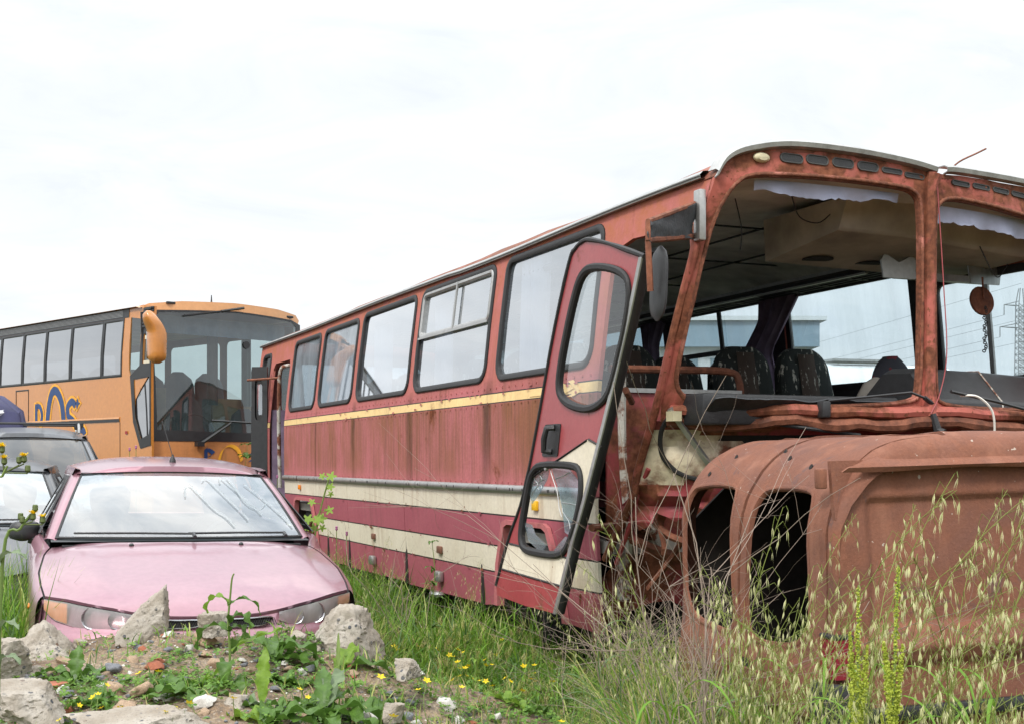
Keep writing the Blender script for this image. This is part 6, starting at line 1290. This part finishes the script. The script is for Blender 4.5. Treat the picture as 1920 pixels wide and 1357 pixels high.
cden = lambda x, y: (1.0 if mound(x, y) > gz(x, y) - .02 else .25) * (.10 + .9 * sst(-.05, .22, fbm(x * 1.4, y * 1.4, 12) + .30 * sst(-1.0, -.2, x) + .12 * sst(5.0, 4.4, y) * 1))
def herbs(n, x0, x1, y0, y1, hmax):
    Q = np.array([(0, 0, 0), (.5, .3, .1), (1.2, .22, .0), (1.6, 0, -.1), (1.2, -.22, .0), (.5, -.3, .1)]); F0 = np.array([(0, 1, 2, 3), (0, 3, 4, 5)]); Vs, Fs = [], []
    P = scatter(n, x0, x1, y0, y1, lambda x, y: (x, y), lambda x, y: offm(x, y) * (.3 + .7 * sst(-.2, .2, fbm(x * 2.6, y * 2.6, 21))))
    for i, (x, y) in enumerate(P):
        s_ = rng.uniform(.007, .017); z = surf(x, y) + rng.uniform(.01, hmax); a = rng.uniform(0, 6.28); tl = rng.normal(0, .5)
        V = np.stack([Q[:, 0] * np.cos(a) - Q[:, 1] * np.sin(a), Q[:, 0] * np.sin(a) + Q[:, 1] * np.cos(a), Q[:, 2] + Q[:, 0] * tl], 1) * s_; Vs.append(V + np.array([x, y, z])); Fs.append(F0 + i * 6)
    o = npmesh('herb_leaves', np.concatenate(Vs), np.concatenate(Fs), ['clover'], 'stuff'); tag(o, 'tangle of small green herb leaves low in the grass', 'ground cover', kind='stuff')
herbs(15000, -1.6, 1.9, 4.5, 8.6, .17)
clover(15000, cden, 'clover_carpet', 'low clover and small-leaved creepers over the rubble heap')
# --- generic leaf
def leaf(mb, base, az, L_, W_, lift, droop, wav=.0, fold=.25, n=9, tooth=0.0):
    p = Vector(base); a = lift; rows = []; ph = rng.uniform(0, 6)
    for i in range(n + 1):
        q = i / n; w_ = W_ * (math.sin(math.pi * min(1, q * .93 + .05)) ** .75) * (1 + tooth * math.sin(q * 40 + ph)); dr = Vector((math.cos(az) * math.cos(a), math.sin(az) * math.cos(a), math.sin(a))); sd = Vector((-math.sin(az), math.cos(az), 0)); up = sd.cross(dr) * -1
        wv = wav * math.sin(q * 19 + ph) * W_; wv2 = wav * math.sin(q * 17 + ph + 2) * W_
        rows.append([p + sd * w_ + up * (fold * w_ + wv), p + sd * w_ * .5 + up * fold * w_ * .4, p, p - sd * w_ * .5 + up * fold * w_ * .4, p - sd * w_ + up * (fold * w_ + wv2)]); p = p + dr * (L_ / n); a -= droop / n
    mb.grid(rows)
def rosette(label, px, py, leaves, mat='weed_leaf', stem=None, at=None):
    x, y, z = at or look(px, py); t = thing('broadleaf_weed', label, 'weed', (x, y, z), 0, 'broad-leaved weeds on the heap')
    for (az, L_, W_, lift, droop, *r_) in leaves:
        mb = MB(); b0 = r_[0] if r_ else (0, 0, 0); leaf(mb, b0, R(az + rng.normal(0, 5)), L_ * 1.3, W_ * 1.4, R(lift), R(droop * 1.15), wav=.42, fold=.38, tooth=.16, n=14); mb.build('leaf', r_[1] if len(r_) > 1 else mat, t, angle=0).data.polygons.foreach_set('use_smooth', [True] * 14 * 4)
    if stem:
        mb = MB(); mb.tube(spline(stem, 4), [.0055 - .003 * i / (len(stem) * 4) for i in range((len(stem) - 1) * 4 + 1)], 6); mb.build('stem', 'weed_stem', t)
    return t
rosette('toothed green rosette with one upright leaf on the left slope of the heap', 142, 1275, [(95, .105, .022, 80, 20), (175, .15, .02, 38, 75), (20, .15, .03, 35, 85), (350, .12, .03, 20, 60, (.02, 0, 0), 'weed_grey'), (300, .11, .032, 10, 50, (.03, -.02, 0), 'weed_grey'), (250, .10, .028, 15, 60), (210, .09, .02, 20, 50), (330, .14, .028, 30, 90, (.03, -.03, 0)), (270, .10, .028, 25, 70)])
rosette('tall drooping weed with long leaves in the middle of the heap', 430, 1283, [(178, .15, .018, 40, 130, (0, 0, .20)), (165, .12, .014, 60, 150, (0, 0, .30), 'weed_bright'), (5, .12, .012, 45, 120, (0, 0, .30)), (20, .17, .016, 25, 15, (.005, 0, .13), 'weed_bright'), (340, .10, .02, 70, 150, (0, 0, .23)), (355, .08, .016, 60, 160, (0, 0, .20)), (170, .09, .012, -20, 40, (0, 0, .07), 'weed_bright'), (230, .09, .02, 30, 100), (300, .12, .024, 40, 130), (265, .10, .022, 50, 150, (0, 0, .07)), (200, .12, .02, 10, 30, (0, -.04, .02), 'weed_bright')],
        stem=[(0, 0, -.02), (.002, 0, .12), (-.004, 0, .24), (.004, .0, .34), (.01, 0, .40), (.018, 0, .42)])
rosette('dark arching dock leaves behind the tall weed', 505, 1246, [(150, .19, .028, 62, 120, (0, 0, .04)), (60, .15, .036, 55, 110, (.0, .02, .03)), (20, .18, .035, 45, 105, (.02, 0, .03)), (340, .14, .03, 20, 60, (.03, 0, .02)), (100, .13, .03, 60, 90, (.02, 0, .02))], 'weed_leaf')
rosette('pair of broad bright leaves right of the heap crest', 634, 1264, [(68, .15, .030, 50, 40, (0, 0, .0), 'weed_bright'), (15, .20, .03, 35, 75), (92, .13, .006, 82, 10, (0, 0, 0), 'weed_stem'), (170, .10, .018, 20, 50)], 'weed_leaf')
rosette('large crinkled rosette low in the middle foreground', 605, 1345, [(75, .18, .026, 62, 45, (0, 0, 0), 'weed_grey'), (105, .17, .022, 68, 40), (170, .17, .032, 30, 70), (20, .19, .034, 30, 75), (345, .18, .034, 18, 60), (200, .15, .03, 18, 55), (55, .15, .026, 50, 60), (230, .12, .026, 20, 50), (140, .15, .028, 45, 80), (300, .11, .028, 12, 40)])
rosette('upright paddle leaf between the rosettes', 492, 1330, [(85, .15, .018, 82, 12, (0, 0, .02), 'weed_bright'), (175, .12, .028, 25, 60, (0, 0, 0), 'weed_grey'), (190, .1, .03, 15, 40), (350, .10, .025, 25, 60)])
rosette('flat dark green leaves near the tall weed foot', 566, 1288, [(150, .16, .032, 30, 60), (170, .15, .03, 22, 55), (30, .10, .02, 25, 60), (200, .09, .02, 20, 50)], 'weed_leaf')
rosette('grey-green leaves at the left foot of the tall weed', 372, 1305, [(170, .17, .026, 18, 40), (195, .14, .022, 20, 45), (20, .09, .02, 20, 50), (280, .10, .024, 15, 50)], 'weed_leaf')
rosette('broad leaf lying at the right end of the heap', 985, 1338, [(158, .17, .032, 28, 40, (0, 0, .02), 'weed_bright'), (185, .12, .03, 15, 35), (30, .10, .025, 20, 50)], 'weed_leaf')
rosette('leaves at the bottom edge below the bright pair', 690, 1352, [(120, .16, .034, 45, 80), (60, .16, .034, 45, 85), (20, .14, .03, 25, 70), (170, .13, .03, 25, 60)])
rosette('big dull leaves low at the bottom edge of the heap', 500, 1358, [(150, .13, .034, 25, 45, (0, 0, 0), 'weed_bright'), (30, .18, .034, 35, 70), (10, .17, .03, 22, 60), (80, .12, .03, 50, 80)])
rosette('leafy green clump left of the long flat slab', 175, 1325, [(100, .08, .02, 50, 60), (20, .09, .02, 30, 60), (160, .08, .02, 30, 60), (60, .08, .02, 45, 60), (200, .07, .02, 20, 50), (330, .08, .02, 20, 60)])
rosette('round green leaves low among the yellow flowers', 885, 1238, [(60, .10, .035, 40, 60), (120, .10, .035, 40, 60), (10, .09, .035, 25, 60), (170, .10, .035, 25, 60)])
rosette('dark toothed leaves at the foot of the small block', 320, 1300, [(150, .10, .026, 35, 80), (40, .11, .026, 35, 80), (90, .09, .02, 60, 80), (350, .10, .025, 20, 60)])
# --- yellow flowers
def flower_mesh(nm, np_=5, r_=.011):
    mb = MB()
    for k in range(np_):
        a = 2 * math.pi * k / np_; ca, sa = math.cos(a), math.sin(a); c2, s2 = math.cos(a + .5), math.sin(a + .5); c3, s3 = math.cos(a - .5), math.sin(a - .5)
        mb.add([(0, 0, 0), (c2 * r_ * .65, s2 * r_ * .65, .003), (ca * r_ * 1.05, sa * r_ * 1.05, .005), (c3 * r_ * .65, s3 * r_ * .65, .003)], [(0, 1, 2, 3)])
    return mb
fm = flower_mesh('flower', 5, .016).build('petals', 'petal', None, angle=0); fdat = fm.data; bpy.data.objects.remove(fm)
sm = []
for k in range(4):
    mb = MB(); mb.tube(spline([(0, 0, 0), (rng.normal(0, .02), rng.normal(0, .02), -.08), (rng.normal(0, .03), rng.normal(0, .03), -.2)], 3), .0014, 4); o = mb.build('stem', 'weed_stem'); sm.append(o.data); bpy.data.objects.remove(o)
FP = [(762, 1198), (782, 1200), (786, 1211), (788, 1204), (815, 1214), (822, 1218), (828, 1171), (863, 1197), (863, 1171), (885, 1159), (842, 1213), (850, 1230), (858, 1217), (870, 1221), (858, 1240), (862, 1252), (872, 1251), (878, 1247), (863, 1266), (876, 1266), (849, 1273), (843, 1227), (888, 1272), (900, 1275), (911, 1276), (923, 1285), (909, 1236), (911, 1246), (922, 1245), (928, 1227), (935, 1224), (941, 1198), (957, 1276), (947, 1270), (988, 1210), (1003, 1201), (982, 1248), (1002, 1246), (1003, 1261), (997, 1272), (1004, 1276), (1037, 1277), (925, 1104), (980, 1294), (866, 1287), (800, 1275), (714, 1268), (784, 1292), (737, 1342), (738, 1210), (745, 1215),
      (261, 1261), (297, 1258), (201, 1283), (174, 1306), (184, 1300), (149, 1321), (190, 1326), (223, 1329), (260, 1327), (332, 1326), (291, 1335), (310, 1333), (247, 1337), (111, 1349), (355, 1317), (437, 1308), (562, 1291), (577, 1306), (1172, 1335), (1053, 1352)]
for i, (px, py_) in enumerate(FP):
    x, y, z = look(px, py_ + 14); k = (y - (.16 if px < 620 else 1.0)) / y; hh = rng.uniform(.03, .05); x2, y2 = x * k, y * k; fz_ = EYE + (863 - py_) * y2 / 2400
    low = px < 620
    t = thing('buttercup', 'small yellow flower on a thin stalk among the grass beyond the heap' if not low else 'small yellow flower on a thin stalk low on the heap', 'flower', (x2, y2, fz_), rng.uniform(0, 6), 'yellow flowers in the grass' if not low else 'yellow flowers on the heap')
    sc_ = rng.uniform(.75, 1.25) * (y2 / 5.5) ** .4
    o = bpy.data.objects.new('petals', fdat); col.objects.link(o); o.parent = t; o.scale = (sc_,) * 3; o.rotation_euler = (rng.uniform(.1, .8), rng.uniform(-.4, .4), 0)
    o = bpy.data.objects.new('stem', sm[i % 4]); col.objects.link(o); o.parent = t
# --- wild oats
def oat(seed, H_=1.1, arch=.5, nsp=20):
    r_ = random.Random(seed); st = MB(); pts = []; p = Vector((0, 0, 0)); a = 0
    for i in range(22):
        q = i / 21; a = arch * q ** 2.2 * 1.5; pts.append(p.copy()); p += Vector((math.sin(a), .05 * math.sin(i), math.cos(a))) * H_ / 21
    st.tube(pts, [.0026 - .0018 * i / 21 for i in range(22)], 5)
    sp = MB(); lv = []
    for k in range(nsp):
        q = .58 + .42 * (k + r_.random()) / nsp; f = q * 21; i = min(20, int(f)); b0 = pts[i].lerp(pts[i + 1], f - i); az = r_.uniform(0, 6.28); ln = r_.uniform(.03, .11) * (1.25 - .75 * (q - .55) / .45)
        d = Vector((math.cos(az) * .8 + .25, math.sin(az) * .8, .55)); m_ = b0 + d * ln * .6; e = b0 + d * ln + Vector((0, 0, -ln * .75))
        st.tube([b0, m_, e], .0008, 3, cap=False)
        L_ = r_.uniform(.022, .034); sw = Vector((r_.uniform(-.25, .45), r_.uniform(-.3, .3), -1)).normalized(); sd = sw.cross(Vector((math.cos(az), math.sin(az), 0))).normalized(); s2 = sw.cross(sd)
        for (u_, o_) in ((sd, .14), (-sd, .14), (s2, .10)):
            w_ = L_ * .075; c1 = e + sw * L_ * .35 + u_ * w_; sp.add([e, e + sw * L_ * .4 + u_ * w_ * 1.1 + s2 * w_ * .7, e + sw * L_ * (1 + .1 * o_) + u_ * w_ * 1.5, e + sw * L_ * .4 + u_ * w_ * 1.1 - s2 * w_ * .7], [(0, 1, 2, 3)])
        sp.add([e + sw * L_ * .5 - s2 * .0005, e + sw * L_ * 1.7 + sd * .006, e + sw * L_ * .5 + s2 * .0005], [(0, 1, 2)])
    for k in range(3):
        i = 2 + k * 4; az = r_.uniform(0, 6.28); lv.append(MB()); leaf(lv[-1], pts[i], az, r_.uniform(.18, .32), .005, R(65), R(r_.uniform(70, 150)), fold=.5, n=8)
    return st, sp, lv
OV = []
for k, (H_, ar, ns) in enumerate(((1.15, .35, 22), (1.0, .55, 24), (1.25, .65, 26), (.9, .45, 18), (1.1, .85, 24), (.8, .7, 18))):
    a, b_, c = oat(50 + k, H_, ar, ns); oo = [a.build('stem', 'oat_stem'), b_.build('spikelets', 'oat_spike', angle=0), *[q_.build('blade', 'grass_green', angle=0) for q_ in c]]; OV.append([o.data for o in oo])
    for o in oo: bpy.data.objects.remove(o)
ro = random.Random(5)
def put_oat(x, y, v, sc_, rz, group, label):
    t = thing('wild_oat', label, 'wild oat', (x, y, surf(x, y) - .01), rz, group); t.scale = (sc_,) * 3; t.rotation_euler = (ro.uniform(-.1, .1), ro.uniform(-.1, .1), rz)
    for nm, d_ in zip(('stem', 'spikelets', 'blade', 'blade', 'blade'), OV[v]):
        o = bpy.data.objects.new(nm, d_); col.objects.link(o); o.parent = t
        if nm == 'spikelets': o['kind'] = 'stuff'
def px2x(px, y): return (px - 960) * y / 2400
TALL = ['tall wild oat whose head crosses the near van corner', 'very tall wild oat before the first part of the van flank', 'tallest wild oat reaching the drip rail of the van', 'strongly arching wild oat right beside the lime-green dock', 'tall wild oat leaning over the middle of the van flank', 'straight tall wild oat between two arching ones before the van flank', 'tall wild oat at the right margin before the van flank', 'tall wild oat in front of the near rear van window',
        'arching wild oat on the left side of the near van window', 'short-stemmed bushy wild oat filling the near van window', 'wild oat before the post between the van windows', 'tall wild oat just right of the dock spires']
for px, y, v, s_, rz in ((1500, 3.75, 2, 1.12, -.2), (1560, 3.6, 0, 1.20, .1), (1600, 3.5, 2, 1.15, .0), (1690, 3.4, 4, 1.0, .1), (1780, 3.6, 2, 1.10, .15), (1830, 3.5, 0, 1.10, .2), (1870, 3.7, 2, 1.06, .3), (1450, 3.9, 1, 1.1, .2), (1420, 4.0, 4, 1.0, -.4), (1480, 3.9, 5, 1.2, .6), (1390, 3.9, 3, 1.1, 2.6), (1660, 3.7, 1, 1.05, .3)):
    put_oat(px2x(px, y), y, v, s_, rz, 'tall wild oats before the van', TALL.pop(0))
for k in range(88):
    y = ro.uniform(3.1, 4.25); px = ro.uniform(1290, 1930); put_oat(px2x(px, y), y, ro.randrange(6), ro.uniform(.62, 1.1), ro.uniform(-1, 1) if ro.random() < .7 else ro.uniform(0, 6), 'shorter wild oats before the van', 'shorter wild oat with pale spikelets in the grass before the van')
for k in range(16):
    y = ro.uniform(4.6, 6.3); px = ro.uniform(1080, 1330); put_oat(px2x(px, y), y, ro.randrange(6), ro.uniform(.5, .8), ro.uniform(0, 6), 'wild oats below the bus door', 'small wild oat in the grass below the open bus door')
for k in range(10):
    y = ro.uniform(7, 10.5); px = ro.uniform(640, 900); put_oat(px2x(px, y), y, ro.randrange(6), ro.uniform(.5, .75), ro.uniform(0, 6), 'wild oats along the bus', 'small wild oat in the grass along the bus side')
# broad blue-green grass leaves bending over below the bus door
for px, y, h_, rz in ((1125, 5.0, .55, .2), (1165, 5.1, .50, .3), (1105, 4.8, .36, 2.6), (1240, 4.7, .42, .1), (1180, 4.6, .40, 2.9), (1340, 4.2, .5, .3), (1455, 3.8, .45, .2)):
    t = thing('reed_grass', 'single stalk of broad blue-green grass with leaf bent right over', 'grass', (px2x(px, y), y, surf(px2x(px, y), y)), rz, 'broad-leaved grass stalks'); mb = MB(); mb.tube([(0, 0, 0), (.005, 0, h_ * .5), (-.01, 0, h_)], [.004, .0035, .002], 5); mb.build('stem', 'grass_blue', t)
    for i, (zz_, az) in enumerate(((.5, 3), (.75, .2), (1.0, .1))): mb = MB(); leaf(mb, (0, 0, h_ * zz_), az, .24, .0065, R(70), R(160), fold=.4, n=10); mb.build('blade', 'grass_blue', t, angle=0)
# --- dock with two seed spires
dk = thing('dock', 'lime-green flowering dock with two dense spires before the van', 'dock plant', (px2x(1632, 3.2), 3.2, .0))
def spire(mb, x0, y0, z0, x1, z1, rad0, r_, n):
    for i in range(n):
        q = i / n; z = lerp(z0, z1, q); cx = lerp(x0, x1, q); rad = lerp(rad0, rad0 * .3, q) * r_.uniform(.4, 1.35)
        for k in range(int(lerp(26, 12, q))):
            a, rr = r_.uniform(0, 6.28), rad * math.sqrt(r_.random()); s_ = r_.uniform(.003, .0055); c = Vector((cx + rr * math.cos(a), y0 + rr * math.sin(a), z + r_.uniform(-.010, .010)))
            n_ = Vector((r_.gauss(0, 1), r_.gauss(0, 1), r_.gauss(0, 1))).normalized(); u_ = n_.orthogonal().normalized() * s_; v_ = n_.cross(u_); mb.add([c - u_, c - v_ * .8, c + u_, c + v_ * .8, c + n_ * s_ * .7], [(0, 1, 4), (1, 2, 4), (2, 3, 4), (3, 0, 4)])
for bx, top, lean, sd_k in ((-.035, 1.09, .005, 1), (.030, 1.14, .040, 2)):
    r_ = random.Random(sd_k); st = MB(); st.tube([(bx, 0, 0), (bx + lean * .4, 0, .5), (bx + lean, 0, top)], [.006, .005, .002], 6); st.build('stalk', 'weed_stem', dk); sd = MB(); spire(sd, bx + lean * .4, 0, .5, bx + lean, top, .014, r_, 44)
    for k in range(9): zb_ = .40 + .055 * k; sg = 1 if k % 2 else -1; spire(sd, bx + lean * zb_ / top + sg * .008, .012 * (k % 3 - 1), zb_, bx + lean * zb_ / top + sg * r_.uniform(.016, .026), zb_ + r_.uniform(.10, .17), .012, r_, 13)
    sd.build('seed_spire', 'dock_seed', dk, angle=0, kind='stuff')
for az, L_, z in ((20, .28, .15), (160, .25, .1), (200, .3, .25), (340, .2, .35), (95, .25, .2)): mb = MB(); leaf(mb, (0, 0, z), R(az), L_, .02, R(50), R(110), wav=.2); mb.build('leaf', 'weed_leaf', dk, angle=0)
# side spires lower down
r_ = random.Random(9); sd = MB()
for q in fr(0, 1, 14):
    for k in range(16): c = Vector((-.055 + .012 * r_.gauss(0, 1), .01 * r_.gauss(0, 1), lerp(.42, .60, q))); s_ = .0035; sd.add([c + Vector((-s_, 0, 0)), c + Vector((0, -s_, 0)), c + Vector((s_, 0, 0)), c + Vector((0, 0, s_))], [(0, 1, 3), (1, 2, 3)])
sd.build('side_spire', 'dock_seed', dk, angle=0, kind='stuff')
# --- dry branching stems
def twig(mb, p, d, L_, r0, dep, rr):
    n = 5; pts = [p.copy()]; d = d.copy()
    for i in range(n): d = (d + Vector((rr.gauss(0, .10), rr.gauss(0, .10), rr.gauss(0, .06)))).normalized(); pts.append(pts[-1] + d * L_ / n)
    mb.tube(pts, [r0 * (1 - .5 * i / n) for i in range(n + 1)], 4, cap=False)
    if dep > 0:
        for k in range(rr.randint(2, 4)):
            i = rr.randint(1, n); dd = (d + Vector((rr.gauss(0, .75), rr.gauss(0, .6), rr.gauss(0, .5)))).normalized(); twig(mb, pts[i], dd, L_ * rr.uniform(.45, .7), r0 * .55, dep - 1, rr)
def drybush(label, x, y, n, hh, dep, seed, spread=.25, r0=.004, group='dry dead stems'):
    rr = random.Random(seed); t = thing('dry_weed', label, 'dry weed', (x, y, surf(x, y)), 0, group)
    for k in range(n): mb = MB(); twig(mb, Vector((rr.gauss(0, .05), rr.gauss(0, .05), 0)), Vector((rr.gauss(0, spread), rr.gauss(0, spread), 1)).normalized(), hh * rr.uniform(.7, 1.1), r0 * rr.uniform(.7, 1.1), dep, rr); mb.build('branch', 'twig_dry', t)
drybush('tangled grey-brown dead weed before the left van window', px2x(1335, 4.25), 4.25, 11, .95, 3, 3, .22, .0034)
drybush('second tangle of bleached dead stems between bus corner and van', px2x(1285, 4.9), 4.9, 6, .85, 3, 4, .3)
drybush('tall bare dead stalks rising in front of the cream corner panel', px2x(1300, 4.5), 4.5, 4, 1.35, 1, 8, .06, .0042)
drybush('low dead tangle under the torn bumper corner', px2x(1180, 5.6), 5.6, 5, .6, 3, 6, .4, .003)
drybush('brown forked dead stem leaning against the bus flank', px2x(800, 8.3), 8.3, 4, .75, 2, 12, .35, .0045)
drybush('second brown dead stem at the bus flank', px2x(745, 9.0), 9.0, 3, .6, 2, 13, .4, .004)
drybush('wiry reddish dead weed below the door bottom', px2x(1040, 5.9), 5.9, 4, .45, 3, 15, .4, .0022)
# --- tall green weeds along the bus
def leafy(label, x, y, hh, nl, L_, W_, mat, seed, lean=0.0, cat='weed', name='tall_weed'):
    rr = random.Random(seed); t = thing(name, label, cat, (x, y, surf(x, y))); pts = [Vector((lean * (i / 10) ** 2 + .01 * math.sin(i), 0, hh * i / 10)) for i in range(11)]; mb = MB(); mb.tube(pts, [.006 - .004 * i / 10 for i in range(11)], 6); mb.build('stem', 'weed_stem', t)
    for k in range(nl):
        i = rr.randint(2, 10); mb = MB(); leaf(mb, pts[i], rr.uniform(0, 6.28), L_ * rr.uniform(.6, 1.1), W_, R(rr.uniform(20, 60)), R(rr.uniform(50, 130)), wav=.25, n=8); mb.build('leaf', mat, t, angle=0)
    return t
leafy('tall green dock stem standing against the cream bus band', px2x(812, 7.6), 7.6, .85, 16, .10, .012, 'weed_leaf', 2)
leafy('yellow-green thistle stem among the yellow flowers', px2x(890, 6.3), 6.3, .45, 14, .05, .008, 'weed_bright', 3)
vn = thing('vine_shoot', 'fresh bright-green vine shoot beside the rear wheel arch', 'vine', (px2x(590, 8.9), 8.9, .1)); mb = MB(); vp = spline([(0, 0, 0), (.01, 0, .45), (.0, .0, .75), (.05, 0, 1.0), (.10, 0, 1.18)], 4); mb.tube(vp, .006, 6); mb.build('stem', 'weed_stem', vn)
rr = random.Random(4)
for k in range(16):
    i = rr.randint(6, len(vp) - 1); az = rr.uniform(0, 6.28); mb = MB(); c = Vector(vp[i]) + Vector((math.cos(az), math.sin(az), .2)) * .07; mb.tube([vp[i], c], .002, 4); s_ = rr.uniform(.03, .055); n_ = 14; L5 = [c + Vector((math.cos(a) * s_ * (1 + .45 * math.cos(5 * (a - az))) * .6, math.sin(a) * s_ * .35 * (1 + .4 * math.cos(5 * (a - az))), math.sin(a) * s_ * .55 * (1 + .45 * math.cos(5 * (a - az))))) for a in fr(0, 6.283, 20)[:-1]]; mb.add([c] + L5, [(0, j + 1, (j + 1) % 20 + 1) for j in range(20)]); mb.build('leaf', 'vine_leaf', vn, angle=0)
cs_ = leafy('small leafy shrub growing up the front of the orange coach', px2x(442, 15.2), 15.2, 1.55, 40, .14, .03, 'weed_leaf', 6, .15, 'shrub', 'shrub')
# --- sow-thistle with yellow heads at the left edge
def sow(label, x, y, stems, seed):
    t = thing('sow_thistle', label, 'thistle', (x, y, surf(x, y))); rr = random.Random(seed)
    for st_, heads in stems:
        mb = MB(); P = spline(st_, 5); mb.tube(P, [.0055 - .003 * i / len(P) for i in range(len(P))], 6); mb.build('stem', 'weed_stem', t)
        for (hx, hy, hz, s_, op) in heads:
            mb = MB(); mb.tube([P[int(len(P) * .72)], Vector((hx, hy, hz - .02))], .0018, 4); mb.lathe([(.003, -.018), (.008, -.012), (.007, 0), (.005, .002)], 10, Matrix.Translation((hx, hy, hz))); h_ = mb.build('bud', 'bud', t)
            if op:
                f = MB()
                for k in range(46): a = rr.uniform(0, 6.28); L_ = s_ * rr.uniform(.6, 1.05); e_ = rr.uniform(.05, .9); d = Vector((math.cos(a) * math.cos(e_), math.sin(a) * math.cos(e_), math.sin(e_))); sd = Vector((-math.sin(a), math.cos(a), 0)) * .0018; c = Vector((hx, hy, hz)); f.add([c - sd, c + d * L_ - sd * .8, c + d * L_ + sd * .8, c + sd], [(0, 1, 2, 3)])
                f.build('petals', 'petal', h_, angle=0)
    for k in range(7): mb = MB(); leaf(mb, (0, 0, .15 + .09 * k), rr.uniform(0, 6.28), .16, .014, R(45), R(80), wav=.3, tooth=.25, n=10); mb.build('leaf', 'weed_grey', t, angle=0)
    return t
sx = px2x(-8, 3.4); z0 = surf(sx, 3.4)
def hz_(py_): return EYE + (863 - py_) * 3.4 / 2400 - z0
def hx_(px): return px2x(px, 3.4) - sx
sow('tall sow-thistle with several yellow heads at the left edge', sx, 3.4, [([(0, 0, 0), (hx_(5), 0, hz_(1050)), (hx_(38), 0, hz_(990)), (hx_(58), 0, hz_(962))], [(hx_(62), 0, hz_(962), .017, 1), (hx_(80), 0, hz_(968), .014, 1), (hx_(66), 0, hz_(946), .01, 0), (hx_(36), .01, hz_(962), .01, 0), (hx_(42), 0, hz_(968), .01, 0)]),
     ([(-.01, 0, 0), (-.02, 0, hz_(950)), (hx_(4), 0, hz_(892)), (hx_(14), 0, hz_(872))], [(hx_(45), 0, hz_(854), .016, 1), (hx_(8), 0, hz_(858), .016, 1), (hx_(4), 0, hz_(836), .017, 1), (hx_(36), 0, hz_(856), .01, 0), (hx_(52), 0, hz_(872), .009, 0)])], 3)
sow('slender yellow weed rising before the left headlamp', *(lambda p: (p[0], p[1]))(look(127, 1196)), [([(0, 0, 0), (-.01, 0, .10), (-.008, 0, .22), (.0, 0, .30)], [(-.002, 0, .31, .008, 1), (-.07, 0, .22, .009, 1)])], 8)
# pink clover and thistle heads near the bus
plain('flower_pink', (.35, .12, .25), .8)
THL = ['purple thistle head before the lower cream band of the bus', 'second purple thistle head just right of it by the bus', 'purple thistle head at the rear door of the bus', 'purple thistle head above the pink car roof before the coach', 'slightly lower purple thistle head beside it above the pink roof']
for px, py_, y in ((631, 990, 9.5), (650, 1000, 9.3), (520, 893, 12.5), (255, 838, 11.5), (243, 842, 11.5)):
    x = px2x(px, y); z = EYE + (863 - py_) * y / 2400; t = thing('purple_thistle', THL.pop(0), 'thistle', (x, y, surf(x, y)), 0, 'purple thistle heads'); h_ = z - surf(x, y)
    mb = MB(); mb.tube([(.03, 0, 0), (0, 0, h_ * .6), (0, 0, h_)], [.005, .004, .003], 5); mb.build('stem', 'weed_stem', t); mb = MB(); mb.lathe([(.004, -.014), (.010, -.004), (.008, .008), (.011, .016), (.004, .020)], 9, Matrix.Translation((0, 0, h_))); mb.build('flower_head', 'flower_pink', t)
